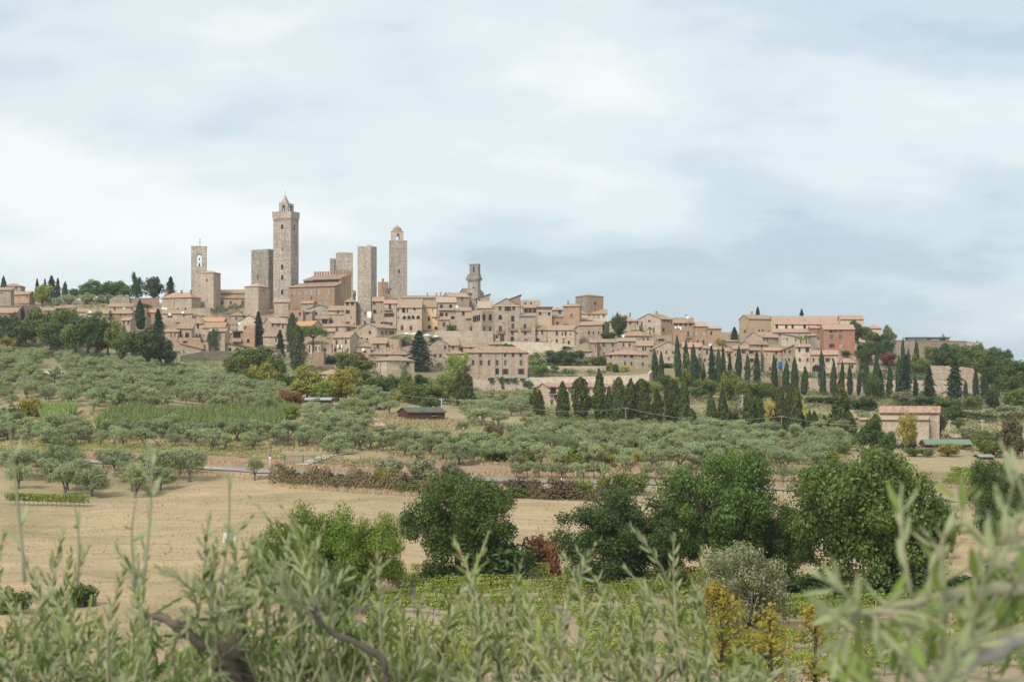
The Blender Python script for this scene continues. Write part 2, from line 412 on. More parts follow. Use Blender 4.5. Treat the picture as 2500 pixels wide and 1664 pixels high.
def dist_at(px, py, dmin=95.0, dmax=800.0):
    """first distance at which the ground shows at photo pixel (px,py)"""
    u = min(max(px, -900), 3300); i = min(int((u+900)/15.0), 279); fu = (u+900)/15.0 - i
    z = _ZG[i]*(1-fu)+_ZG[i+1]*fu
    rows = HZ - F*z/_DG
    sel = np.where((_DG >= dmin) & (_DG <= dmax) & (rows <= py))[0]
    if len(sel) == 0:
        s2 = np.where((_DG >= dmin) & (_DG <= dmax))[0]
        return float(_DG[s2[np.argmin(rows[s2])]])
    j = sel[0]
    if j == 0 or _DG[j] <= dmin: return float(_DG[j])
    r0, r1 = rows[j-1], rows[j]
    t = (r0-py)/(r0-r1) if r0 != r1 else 0
    return float(_DG[j-1] + max(0, min(1, t))*(_DG[j]-_DG[j-1]))
def on_ground(px, py, dmin=95.0):
    d = dist_at(px, py, dmin); x = (px-CX)*d/F
    return x, d, gz(x, d)

def inpoly(px, py, poly):
    c = False; n = len(poly)
    for i in range(n):
        x1,y1 = poly[i]; x2,y2 = poly[(i+1) % n]
        if (y1 > py) != (y2 > py) and px < (x2-x1)*(py-y1)/(y2-y1)+x1: c = not c
    return c
def ground_mat():
    m, nt, b, N, L = new_mat('ground_soil')
    g = N('ShaderNodeNewGeometry')
    at = N('ShaderNodeAttribute'); at.attribute_name = 'soil'
    mp = N('ShaderNodeMapping'); mp.inputs['Scale'].default_value = (0.22, 0.95, 0.4); mp.inputs['Rotation'].default_value = (0,0,0.25)
    L(g.outputs['Position'], mp.inputs[0])
    n1 = N('ShaderNodeTexNoise'); n1.inputs['Scale'].default_value = 0.42; n1.inputs['Detail'].default_value = 8; n1.inputs['Roughness'].default_value = 0.74; n1.inputs['Distortion'].default_value = 0.3
    L(mp.outputs[0], n1.inputs['Vector'])
    n2 = N('ShaderNodeTexNoise'); n2.inputs['Scale'].default_value = 0.055; n2.inputs['Detail'].default_value = 5; n2.inputs['Roughness'].default_value = 0.6
    L(g.outputs['Position'], n2.inputs['Vector'])
    n3 = N('ShaderNodeTexNoise'); n3.inputs['Scale'].default_value = 2.3; n3.inputs['Detail'].default_value = 4; n3.inputs['Roughness'].default_value = 0.7
    L(g.outputs['Position'], n3.inputs['Vector'])
    s = N('ShaderNodeMath'); s.operation = 'MULTIPLY_ADD'; s.inputs[1].default_value = 0.55; L(n3.outputs['Fac'], s.inputs[0]); L(n1.outputs['Fac'], s.inputs[2])
    v = N('ShaderNodeMapRange'); v.inputs['From Min'].default_value = 0.52; v.inputs['From Max'].default_value = 1.03; v.inputs['To Min'].default_value = 0.66; v.inputs['To Max'].default_value = 1.26
    L(s.outputs[0], v.inputs['Value'])
    hs = N('ShaderNodeHueSaturation'); L(v.outputs[0], hs.inputs['Value']); L(at.outputs['Color'], hs.inputs['Color'])
    mx = N('ShaderNodeMixRGB'); mx.inputs[2].default_value = (0.22,0.20,0.095,1)
    f = N('ShaderNodeMapRange'); f.inputs['From Min'].default_value = 0.50; f.inputs['From Max'].default_value = 0.68; f.inputs['To Max'].default_value = 0.55
    L(n2.outputs['Fac'], f.inputs['Value']); L(f.outputs[0], mx.inputs[0]); L(hs.outputs[0], mx.inputs[1])
    L(mx.outputs[0], b.inputs['Base Color'])
    bp = N('ShaderNodeBump'); bp.inputs['Strength'].default_value = 0.6; bp.inputs['Distance'].default_value = 0.25
    L(s.outputs[0], bp.inputs['Height']); L(bp.outputs[0], b.inputs['Normal'])
    b.inputs['Roughness'].default_value = 1.0; b.inputs['Specular IOR Level'].default_value = 0.05
    return m
STRAW = np.array((0.450,0.338,0.206)); SOIL = np.array((0.385,0.315,0.185)); BANK = np.array((0.37,0.255,0.175))
VINEY = np.array((0.41,0.32,0.215)); SCRUB = np.array((0.27,0.235,0.135)); TOWN = np.array((0.33,0.25,0.175))
FIELD_POLY = [(-300,1700),(-300,1255),(60,1240),(250,1225),(420,1205),(560,1150),(680,1150),(900,1190),(1200,1212),(1600,1215),(2400,1260),(2700,1300),(2700,1420),(2100,1430),(1000,1410),(900,1480),(700,1700)]
def soil_at(u, d, row):
    if d > 600: return TOWN
    if inpoly(u, row, FIELD_POLY): return STRAW
    if d < 172: return VINEY
    if 252 < d < 276: return BANK
    if d > 430: return SCRUB
    return SOIL
def build_ground():
    nx, nd = len(_XG), len(_DG)
    U, D = np.meshgrid(_XG, _DG, indexing='ij')
    X = (U-CX)*D/F
    # widen the sheet sideways beyond the middle distance so it reaches the horizon
    V = np.stack([X, D, _ZG], -1).reshape(-1, 3)
    i, j = np.meshgrid(np.arange(nx-1), np.arange(nd-1), indexing='ij')
    a = (i*nd+j).ravel(); b = ((i+1)*nd+j).ravel()
    Fq = np.stack([a, b, b+1, a+1], -1)
    # a skirt of ground behind and beside the camera
    me = mesh_np('ground', V, Fq, ground_mat(), True)
    col = np.empty((nx, nd, 4), dtype=np.float32); col[..., 3] = 1
    for ii in range(nx):
        rows = HZ - F*_ZG[ii]/_DG
        for jj in range(nd):
            col[ii, jj, :3] = soil_at(_XG[ii], _DG[jj], rows[jj])
    for _ in range(1):
        col[1:-1] = 0.25*col[:-2]+0.5*col[1:-1]+0.25*col[2:]
        col[:,1:-1] = 0.25*col[:,:-2]+0.5*col[:,1:-1]+0.25*col[:,2:]
    at = me.attributes.new('soil', 'FLOAT_COLOR', 'POINT')
    at.data.foreach_set('color', col.reshape(-1))
    o = link('ground', me); tag(o, kind='structure')
    # ground round the photographer, and the plain to the sides
    return o
GROUND = build_ground()
def strip(name, pts, width, mat, lift=0.06, n=6, kind='structure'):
    """a road or path: photo pixels along its middle, laid on the ground"""
    P = []
    for k in range(len(pts)-1):
        a, b = pts[k], pts[k+1]
        for q in range(n):
            t = q/n; P.append((a[0]+(b[0]-a[0])*t, a[1]+(b[1]-a[1])*t))
    P.append(pts[-1])
    C = [Vector(on_ground(*p)) for p in P]
    for _ in range(2):
        C = [C[0]] + [(C[i-1]+C[i]*2+C[i+1])/4 for i in range(1, len(C)-1)] + [C[-1]]
    mb = MB(); m = 5
    for i, c in enumerate(C):
        t = (C[min(i+1,len(C)-1)]-C[max(i-1,0)]); t.z = 0; t.normalize(); nrm = Vector((-t.y, t.x, 0))
        for q in range(m):
            p = c + nrm*width*(q/(m-1)-0.5)
            mb.v.append((p.x, p.y, gz(p.x, p.y)+lift))
    for i in range(len(C)-1):
        for q in range(m-1):
            mb.f.append([i*m+q, (i+1)*m+q, (i+1)*m+q+1, i*m+q+1]); mb.m.append(0)
    o = mb.build(name, mat, smooth=True); tag(o, kind=kind)
    return o
ROAD_PTS = [(-250,1112),(0,1116),(200,1126),(400,1136),(640,1150),(800,1158),(1000,1166),(1250,1174),(1500,1180),(1750,1186),(1950,1197),(2100,1206),(2300,1222),(2500,1232),(2800,1245)]
strip('road', ROAD_PTS, 3.4, M['asphalt'], 0.15)
strip('driveway', [(735,1135),(765,1126),(800,1112),(860,1105)], 2.2, M['gravel'], 0.12)
strip('gravel_path', [(900,1016),(918,1026),(940,1050),(960,1060),(985,1072)], 2.2, M['gravel'], 0.12)
# ---------------------------------------------------------------- houses
# measuring frames: name -> (x offset, y offset, photo pixels per unit)
Z = {'A':(0,640,.2041),'B':(380,440,.19134),'C':(740,520,.1913),'D':(380,680,.1786),'E':(740,700,.1658),'F':(1080,640,.2041),
     'G':(1450,700,.1786),'H':(1750,730,.1786),'I':(2100,780,.2168),'J':(1080,820,.1783),'K':(1300,900,.2122),'L':(1700,930,.2122),
     'M':(560,820,.2423),'N':(600,1100,.3597),'O':(1250,1050,.3916),'P':(1800,1000,.4235),'Q':(0,1100,.3597),'X':(0,0,1.0),'Y':(0,800,.2743)}
def zx(z, x): return Z[z][0] + x*Z[z][2]
def zy(z, y): return Z[z][1] + y*Z[z][2]
def facade(mb, Wd, H, rects, place, m=0, reveal=0.22, ztop=None):
    """wall of width Wd and height H with real openings; place(u,v,inward) -> point"""
    us = sorted({0.0, Wd} | {min(max(r[0],0),Wd) for r in rects} | {min(max(r[1],0),Wd) for r in rects})
    vs = sorted({0.0, H} | {min(max(r[2],0),H) for r in rects} | {min(max(r[3],0),H) for r in rects})
    for a, b in zip(us, us[1:]):
        if b-a < 1e-4: continue
        for c, d in zip(vs, vs[1:]):
            if d-c < 1e-4: continue
            mu, mv = (a+b)/2, (c+d)/2
            if any(r[0] < mu < r[1] and r[2] < mv < r[3] for r in rects): continue
            mb.quad(place(a,c,0), place(b,c,0), place(b,d,0), place(a,d,0), m)
    for r in rects:
        a, b, c, d = r[:4]; rv = r[5] if len(r) > 5 else reveal
        mb.quad(place(a,c,0), place(a,c,rv), place(a,d,rv), place(a,d,0), m)
        mb.quad(place(b,c,0), place(b,d,0), place(b,d,rv), place(b,c,rv), m)
        mb.quad(place(a,d,0), place(a,d,rv), place(b,d,rv), place(b,d,0), m)
        mb.quad(place(a,c,0), place(b,c,0), place(b,c,rv), place(a,c,rv), m)
        if r[4] in 'aTA':      # arched head: fill the two corners, and vault the reveal
            rad = (b-a)/2; cu = (a+b)/2; cv = d-rad; n = 6
            if cv < c: cv = c; 
            arc = [(cu-rad*math.cos(math.pi*k/n), cv+(d-cv)*math.sin(math.pi*k/n)) for k in range(n+1)]
            for k in range(n):
                p, q = arc[k], arc[k+1]
                corner = (a, d) if k < n/2 else (b, d)
                e = 0.0
                mb.add([place(*corner, e), place(*p, e), place(*q, e)], [[0,1,2]], m)
                mb.quad(place(*p, e), place(*p, rv), place(*q, rv), place(*q, e), m)
WCACHE = {}
def window_mesh(t, w, h):
    key = (t, round(w,1), round(h,1))
    if key in WCACHE: return WCACHE[key]
    w, h = max(key[1],0.3), max(key[2],0.3)
    mb = MB(); a = w/2
    # local: x across, z up from the sill, y = 0 at the back of the reveal, -y outwards
    if t in 'sgGp':
        mats = [M[{'s':'shutter','g':'ggrey','G':'green','p':'blind'}[t]], M['sill']]
        if t == 'p': mb.box(-a, a, -0.12, 0.05, 0, h)
        else:
            mb.box(-a, -0.012, -0.10, 0.02, 0, h); mb.box(0.012, a, -0.10, 0.02, 0, h)
            for k in range(2):
                for sgn in (-1, 1):
                    x0, x1 = sorted((sgn*0.10*a, sgn*0.90*a))
                    mb.box(x0, x1, -0.125, -0.10, h*(0.06+0.48*k), h*(0.46+0.48*k))
    else:
        fm = 'white' if t == 'l' else 'frame'
        mats = [M['glass' if t == 'l' else 'dark'], M['sill'], M[fm]]
        mb.quad((-a,0,0),(a,0,0),(a,0,h),(-a,0,h), 0)
        if t not in 'Dat' :
            f = 0.07 if t == 'l' else 0.06
            mb.box(-a,-a+f,-0.07,-0.01,0,h,2); mb.box(a-f,a,-0.07,-0.01,0,h,2)
            mb.box(-a+f,a-f,-0.07,-0.01,0,f,2); mb.box(-a+f,a-f,-0.07,-0.01,h-f,h,2)
            mb.box(-f*0.45,f*0.45,-0.06,-0.01,f,h-f,2)
    mb.box(-a-0.08, a+0.08, -0.34, 0.0, -0.10, -0.003, 1)
    me = mb.mesh('window', mats)
    WCACHE[key] = me
    return me
def shutter_mesh(w, h):
    key = ('leaf', round(w,1), round(h,1))
    if key not in WCACHE:
        mb = MB(); mb.box(-w/2, w/2, -0.05, 0, 0, h)
        for k in range(2): mb.box(-w*0.38, w*0.38, -0.07, -0.05, h*(0.06+0.48*k), h*(0.46+0.48*k))
        WCACHE[key] = mb.mesh('shutter', M['shutter'])
    return WCACHE[key]
def roof_from(tops, th, mats, name='roof', parent=None):
    """tops: list of polygons (lists of 3D points, counter-clockwise from above), given one thickness"""
    vid = {}; V = []
    def idx(p):
        k = (round(p[0],3), round(p[1],3), round(p[2],3))
        if k not in vid: vid[k] = len(V); V.append(k)
        return vid[k]
    Fs = [[idx(p) for p in poly] for poly in tops]
    n = len(V)
    allv = V + [(a, b, c-th) for a, b, c in V]
    faces = list(Fs) + [[i+n for i in reversed(f)] for f in Fs]
    ed = {}
    for f in Fs:
        for i in range(len(f)):
            e = (f[i], f[(i+1) % len(f)])
            ed[e] = 1
    for (a, b) in list(ed):
        if (b, a) not in ed: faces.append([a, a+n, b+n, b])
    me = bpy.data.meshes.new(name)
    me.from_pydata(allv, [], faces)
    for mm in mats: me.materials.append(mm)
    uvl = me.uv_layers.new(name='UV')
    for pi, p in enumerate(me.polygons):
        if pi < len(Fs): p.material_index = 0
        elif len(mats) > 1: p.material_index = 1
        nrm = p.normal; hd = Vector((-nrm.y, nrm.x, 0))
        if hd.length < 1e-4: hd = Vector((1,0,0))
        hd.normalize(); sd = nrm.cross(hd)
        for li in p.loop_indices:
            co = me.vertices[me.loops[li].vertex_index].co
            uvl.data[li].uv = (co.dot(hd), co.dot(sd))
    me.update()
    return link(name, me, parent)
def roof_polys(kind, x0, x1, y0, y1, z, rise, ov=0.55):
    """footprint x0..x1, y0..y1, eave height z"""
    sl_y = rise/((y1-y0)/2); sl_x = rise/((x1-x0)/2)
    X0, X1, Y0, Y1 = x0-ov, x1+ov, y0-ov, y1+ov
    xm, ym = (x0+x1)/2, (y0+y1)/2
    if kind == 'gx':
        ze = z-ov*sl_y; zr = z+rise; X0 += ov*0.55; X1 -= ov*0.55
        return [[(X0,Y0,ze),(X1,Y0,ze),(X1,ym,zr),(X0,ym,zr)], [(X0,ym,zr),(X1,ym,zr),(X1,Y1,ze),(X0,Y1,ze)]]
    if kind == 'gy':
        ze = z-ov*sl_x; zr = z+rise; Y0 += ov*0.45
        return [[(X0,Y0,ze),(xm,Y0,zr),(xm,Y1,zr),(X0,Y1,ze)], [(xm,Y0,zr),(X1,Y0,ze),(X1,Y1,ze),(xm,Y1,zr)]]
    if kind == 'hip':
        half = min(x1-x0, y1-y0)/2; sl = rise/half; ze = z-ov*sl; zr = z+rise; h = half
        if (x1-x0) >= (y1-y0):
            a, b = (X0+h+ov, ym, zr), (X1-h-ov, ym, zr)
            if b[0]-a[0] < 0.05: return roof_polys('pyr', x0, x1, y0, y1, z, rise, ov)
            return [[(X0,Y0,ze),(X1,Y0,ze),b,a],[(X1,Y0,ze),(X1,Y1,ze),b],[(X1,Y1,ze),(X0,Y1,ze),a,b],[(X0,Y1,ze),(X0,Y0,ze),a]]
        a, b = (xm, Y0+h+ov, zr), (xm, Y1-h-ov, zr)
        if b[1]-a[1] < 0.05: return roof_polys('pyr', x0, x1, y0, y1, z, rise, ov)
        return [[(X0,Y0,ze),(X1,Y0,ze),a],[(X1,Y0,ze),(X1,Y1,ze),b,a],[(X1,Y1,ze),(X0,Y1,ze),b],[(X0,Y1,ze),(X0,Y0,ze),a,b]]
    if kind == 'pyr':
        ze = z-ov*rise/((y1-y0)/2); t = (xm,ym,z+rise)
        return [[(X0,Y0,ze),(X1,Y0,ze),t],[(X1,Y0,ze),(X1,Y1,ze),t],[(X1,Y1,ze),(X0,Y1,ze),t],[(X0,Y1,ze),(X0,Y0,ze),t]]
    if kind == 'sh':
        s = rise/(y1-y0)
        return [[(X0,Y0,z-ov*s),(X1,Y0,z-ov*s),(X1,Y1,z+rise+ov*s),(X0,Y1,z+rise+ov*s)]]
    if kind in ('sl','sr'):      # one slope down to the left / right
        s = rise/(x1-x0); zl, zr = (z-ov*s, z+rise+ov*s) if kind == 'sl' else (z+rise+ov*s, z-ov*s)
        return [[(X0,Y0,zl),(X1,Y0,zr),(X1,Y1,zr),(X0,Y1,zl)]]
    return [[(x0,y0,z),(x1,y0,z),(x1,y1,z),(x0,y1,z)]]
class House: pass
HOUSES = []
HN = [0]
def H(z, label, x0, x1, ye, yb, roof='gx', yr=None, win='', side=None, w='s', r='t', name='stone_house', cat='house', d=None, th=None,
      sidew=None, ch='', group=None, dep=None, ov=0.5, nod=False):
    """front from x0 to x1 in frame z, eave row ye, foot row yb, ridge row yr; side = far edge of the visible flank"""
    HN[0] += 1
    rs = random.Random(HN[0]*13+5)
    px0, px1 = zx(z,x0), zx(z,x1); pe, pb = zy(z,ye), zy(z,yb)
    if d is None: d = dist_at((px0+px1)/2, pb, 300)
    s = d/F; k = Z[z][2]
    h = House(); h.d = d; h.s = s; h.z = z; h.k = k
    sgn = 0
    if side is not None:
        sgn = 1 if side > x1 else -1
        sp = abs(side-(x1 if sgn > 0 else x0))*k*s
        fp = (px1-px0)*s
        if th is None:
            th = math.atan2(sp, fp)*0.75+0.12
            th = min(max(th, 0.22), 0.85)
        Wf = fp/math.cos(th); Wd = sp/math.sin(th)
        if dep: Wd = dep
    else:
        th = rs.uniform(-0.05, 0.05) if th is None else th; Wf = (px1-px0)*s/math.cos(th); Wd = None
    rise0 = (pe - zy(z,yr))*s if yr is not None else 0.0
    if Wd is None:
        Wd = dep if dep else min(max(2*rise0/0.42, 7.0), 15.0)
        if roof == 'sh' and not dep: Wd = min(max(rise0/0.36, 4.0), 10.0)
        if roof == 'gy' and not dep: Wd = min(max(Wf*0.9, 7), 14)
    ang = -th if sgn >= 0 and side is not None else (th if side is not None else th)
    ex = Vector((math.cos(ang), math.sin(ang), 0)); ey = Vector((-math.sin(ang), math.cos(ang), 0))
    if sgn >= 0: B = Vector(((px1-CX)*s, d, 0))
    else: B = Vector(((px0-CX)*s, d, 0)) + ex*Wf
    # local frame: x from -Wf..0 along the front, y 0..Wd inwards
    zt = (HZ-pe)*s; zb = (HZ-pb)*s
    foot = min([zb] + [gz(*(B+ex*a+ey*b).xy) for a, b in ((0,0),(-Wf,0),(0,Wd),(-Wf,Wd),(-Wf/2,0))]) - 0.6
    Hh = zt-foot
    root = empty(name, (B.x, B.y, foot), ang)
    tag(root, label, cat, group)
    h.root = root; h.Wf, h.Wd, h.Hh, h.foot, h.zt = Wf, Wd, Hh, foot, zt
    h.U = lambda x: -Wf*(1-(x-x0)/(x1-x0))
    h.V = lambda y: (HZ-zy(z,y))*s - foot
    if side is not None:
        if sgn > 0: h.SU = lambda x: Wd*(x-x1)/(side-x1)
        else: h.SU = lambda x: Wd*(x0-x)/(x0-side)
    rf, rsd, wl = [], [], []
    for tok in win.split():
        t, q = tok.split(':'); xc, yc, ww, hh = [float(a) for a in q.split(',')]
        if t not in 'TA' and ww < 60: ww *= 1.14; hh *= 1.1
        vb, vt = h.V(yc+hh/2), h.V(yc-hh/2)
        vt = min(vt, Hh-0.12)
        if vt-vb < 0.3: continue
        onside = side is not None and ((sgn > 0 and xc > x1) or (sgn < 0 and xc < x0))
        if onside:
            uc = h.SU(xc); hw = ww*k*s/math.sin(th)/2
            hw = min(hw, 0.9)
            if sgn > 0: u0, u1 = uc-hw, uc+hw
            else: u0, u1 = Wd-uc-hw, Wd-uc+hw       # left flank is drawn from back to front
            rect = (max(u0,.1), min(u1,Wd-.1), vb, vt, t); rsd.append(rect); wl.append(('side',)+rect)
        else:
            uc = h.U(xc)+Wf; hw = ww*k*s/2
            rect = (max(uc-hw,.1), min(uc+hw,Wf-.1), vb, vt, t)
            if t in 'T': rect = rect+(Wd,)
            rf.append(rect); wl.append(('front',)+rect)
    mb = MB()
    facade(mb, Wf, Hh, rf, lambda u,v,i: (u-Wf, i, v))
    rback = [(Wf-r[1], Wf-r[0], r[2], r[3], r[4], 0.01) for r in rf if r[4] == 'T']
    facade(mb, Wf, Hh, rback, lambda u,v,i: (-u, Wd-i, v))
    right = lambda u,v,i: (-i, u, v)
    left = lambda u,v,i: (-Wf+i, Wd-u, v)
    sm = 1 if sidew else 0
    facade(mb, Wd, Hh, rsd if sgn > 0 else [], right, sm if sgn > 0 else 0)
    facade(mb, Wd, Hh, rsd if sgn < 0 else [], left, sm if sgn < 0 else 0)
    if roof in ('flat','tower'):
        mb.quad((-Wf,0,Hh),(0,0,Hh),(0,Wd,Hh),(-Wf,Wd,Hh))
    tel = (HZ-pe)/F
    rise = 0
    if roof not in ('flat','tower'):
        run = {'gx':Wd/2,'hip':min(Wd,Wf)/2,'pyr':Wd/2,'gy':0,'sh':Wd,'sl':0,'sr':0}[roof]
        rise = rise0 + run*tel
        span = {'gx':Wd/2,'hip':min(Wd,Wf)/2,'pyr':min(Wd,Wf)/2,'gy':Wf/2,'sh':Wd,'sl':Wf,'sr':Wf}[roof]
        rise = min(max(rise, span*0.10), span*0.62)
        if roof == 'gx':
            for x in (0, -Wf): mb.add([(x,0,Hh),(x,Wd,Hh),(x,Wd/2,Hh+rise-0.03)], [[0,1,2]], sm if (x==0)==(sgn>0) else 0)
        if roof == 'gy':
            for y in (0, Wd): mb.add([(-Wf,y,Hh),(0,y,Hh),(-Wf/2,y,Hh+rise-0.03)], [[0,1,2]])
        if roof == 'sh':
            for x in (0, -Wf): mb.add([(x,0,Hh),(x,Wd,Hh),(x,Wd,Hh+rise)], [[0,1,2]])
            mb.quad((0,Wd,Hh),(-Wf,Wd,Hh),(-Wf,Wd,Hh+rise),(0,Wd,Hh+rise))
        if roof in ('sl','sr'):
            hi = 0 if roof == 'sl' else -Wf
            for y in (0, Wd): mb.add([(-Wf,y,Hh),(0,y,Hh),(hi,y,Hh+rise)], [[0,1,2]])
            mb.quad((hi,0,Hh),(hi,Wd,Hh),(hi,Wd,Hh+rise),(hi,0,Hh+rise))
        h.roof = roof_from([[Vector(p)+Vector((0,0,0.17)) for p in q] for q in roof_polys(roof, -Wf, 0, 0, Wd, Hh, rise, ov)], 0.17, [R[r], M['eave']], 'roof', root)
    h.rise = rise
    mb.build('wall', [W[w], W[sidew]] if sidew else W[w], root)
    for it in wl:
        fc, a, b, c, e, t = it[:6]
        if t in 'T': continue
        ww, hh = b-a, e-c
        tt = {'a':'D','A':'D','o':'d'}.get(t, t)
        if fc == 'front': loc = ((a+b)/2-Wf, 0.215, c); rot = (0,0,0)
        elif sgn > 0: loc = (-0.215, (a+b)/2, c); rot = (0,0,math.pi/2)
        else: loc = (-Wf+0.215, Wd-(a+b)/2, c); rot = (0,0,-math.pi/2)
        wo = link('window', window_mesh(tt, ww if t not in 'o' else ww, hh), root, loc, rot)
        if t == 'o':
            for sg in (-1, 1):
                link('shutter', shutter_mesh(ww*0.5, hh), wo, (sg*(ww*0.75+0.02), -0.245, 0))
    for tok in ch.split():
        xc, yt, yb2 = [float(a) for a in tok.split(',')][:3]
        chimney(h, h.U(xc), (yb2-yt)*k*s, rs)
    HOUSES.append(h)
    return h
def roof_z(h, u, v):
    """height of the roof top surface at local u,v (ridge along the front)"""
    return h.Hh + h.rise*(1-abs(v-h.Wd/2)/(h.Wd/2)) if h.rise else h.Hh
CHM = {}
def chimney(h, u, ht, rs):
    v = h.Wd*rs.uniform(0.40, 0.5)
    zb = roof_z(h, u, v)-0.5
    key = round(max(ht,1.0),1)
    if key not in CHM:
        mb = MB(); a = 0.34; H2 = key+0.5
        mb.box(-a,a,-a,a,0,H2)
        mb.box(-a-.1,a+.1,-a-.1,a+.1,H2+.003,H2+.12)
        for q in (-a+.02, a-.14): mb.box(q,q+.12,-a,a,H2+.123,H2+.40)
        mb.box(-a-.14,a+.14,-a-.14,a+.14,H2+.403,H2+.52)
        CHM[key] = mb.mesh('chimney', W['p'])
    link('chimney', CHM[key], h.root, (u, v, zb))
def balcony(h, xc, yc, wx, hy, solid=False):
    """slab with railing: centre, width and height in the house's frame"""
    u = h.U(xc); w2 = wx*h.k*h.s/2; zb = h.V(yc+hy/2); ht = hy*h.k*h.s; dp = 0.95
    mb = MB()
    mb.box(-w2,w2,-dp,-0.003,0,0.16,1)
    for q in (-w2*0.8, w2*0.8): mb.box(q-.08,q+.08,-dp*0.8,-0.003,-0.35,-0.003,1)
    if solid:
        mb.box(-w2,w2,-dp,-dp+.12,0.163,ht,1); mb.box(-w2,-w2+.12,-dp+.123,-0.003,0.163,ht,1); mb.box(w2-.12,w2,-dp+.123,-0.003,0.163,ht,1)
    else:
        n = max(int(w2*2/0.16), 3)
        for k in range(n+1):
            q = -w2+.02+(2*w2-.04)*k/n; mb.box(q-.015,q+.015,-dp+.02,-dp+.05,0.163,ht-.05)
        for k in range(6):
            for q in (-w2+.02, w2-.05): mb.box(q,q+.03,-dp+.1+k*.14,-dp+.13+k*.14,0.163,ht-.05)
        mb.box(-w2,w2,-dp,-dp+.07,ht-.047,ht)
        for q in (-w2, w2-.07): mb.box(q,q+.07,-dp+.073,-0.003,ht-.047,ht)
    mb.build('balcony', [M['iron'], M['sill']], h.root, (u, 0, zb))
def pipe(h, xc, y0, y1):
    mb = MB(); mb.tube([(0,-0.07,h.V(y1)),(0,-0.07,h.V(y0)-0.1)], 0.06, 6)
    mb.build('downpipe', M['eave'], h.root, (h.U(xc),0,0))
def wall_run(label, pts, thick=0.8, w='s', cap=None, name='stone_wall', cat='wall', dd=None, extra=1.0, batter=0.0):
    """retaining wall: list of (px, top row, foot row) in photo pixels"""
    mb = MB(); C = []
    for i, (px, yt, yb) in enumerate(pts):
        d = dist_at(px, yb, 200) if dd is None else (dd if not hasattr(dd,'__len__') else dd[i])
        s = d/F; x = (px-CX)*s
        C.append((x, d, (HZ-yt)*s, min((HZ-yb)*s, gz(x, d))-extra))
    n = []
    for i in range(len(C)):
        a, b = C[max(i-1,0)], C[min(i+1,len(C)-1)]
        t = Vector((b[0]-a[0], b[1]-a[1], 0)).normalized(); n.append(Vector((-t.y, t.x, 0)))
    z0 = min(c[3] for c in C); o = Vector((C[0][0], C[0][1], z0))
    for i in range(len(C)):
        c = C[i]; b = Vector((c[0],c[1],0)); f = b - n[i]*batter; k = b + n[i]*thick
        for p, zz in ((f,c[3]),(b,c[2]),(k,c[2]),(k,c[3])):
            mb.v.append((p.x-o.x, p.y-o.y, zz-o.z))
    for i in range(len(C)-1):
        a, b = i*4, (i+1)*4
        for q in range(3): mb.f.append([a+q, b+q, b+q+1, a+q+1]); mb.m.append(0)
    mb.f.append([0,1,2,3]); mb.m.append(0); e = (len(C)-1)*4; mb.f.append([e+3,e+2,e+1,e]); mb.m.append(0)
    root = mb.build(name, W[w], None, tuple(o))
    tag(root, label, cat)
    if cap:
        m2 = MB()
        for i in range(len(C)):
            c = C[i]; b = Vector((c[0],c[1],0)); f = b-n[i]*0.12; k = b+n[i]*(thick+0.12)
            for p, zz in ((f,c[2]+.003),(f,c[2]+.16),(k,c[2]+.16),(k,c[2]+.003)): m2.v.append((p.x-o.x, p.y-o.y, zz-o.z))
        for i in range(len(C)-1):
            a, b = i*4, (i+1)*4
            for q in range(3): m2.f.append([a+q, b+q, b+q+1, a+q+1]); m2.m.append(0)
        m2.build('coping', W[cap], root)
    return root, C
# ---------------------------------------------------------------- towers and the great hall
def ring_corbels(h, x0, x1, y0, y1, zlo, zhi, out, n, matkey, nside=3):
    """row of small stepped brackets under a projecting crown"""
    mb = MB(); wd = (x1-x0)/n
    for k in range(n):
        a = x0+wd*(k+.22); b = x0+wd*(k+.78)
        mb.box(a,b,y0-out,y0-.003,zlo+(zhi-zlo)*.5,zhi); mb.box(a,b,y0-out*.5,y0-.003,zlo,zlo+(zhi-zlo)*.5-.003)
    m = max(int((y1-y0)/wd), 2); wd = (y1-y0)/m
    for sgn, xx in ((1,x1),(-1,x0)):
        for k in range(m):
            a = y0+wd*(k+.22); b = y0+wd*(k+.78)
            p, q = sorted((xx+sgn*.003, xx+sgn*out)); mb.box(p,q,a,b,zlo+(zhi-zlo)*.5,zhi)
    mb.build('corbels', W[matkey], h.root)
def parapet(h, x0, x1, y0, y1, z0, z1, t, matkey, name='parapet'):
    mb = MB()
    mb.box(x0,x1,y0,y0+t,z0,z1); mb.box(x0,x1,y1-t,y1,z0,z1); mb.box(x0,x0+t,y0+t+.003,y1-t-.003,z0,z1); mb.box(x1-t,x1,y0+t+.003,y1-t-.003,z0,z1)
    return mb.build(name, W[matkey], h.root)
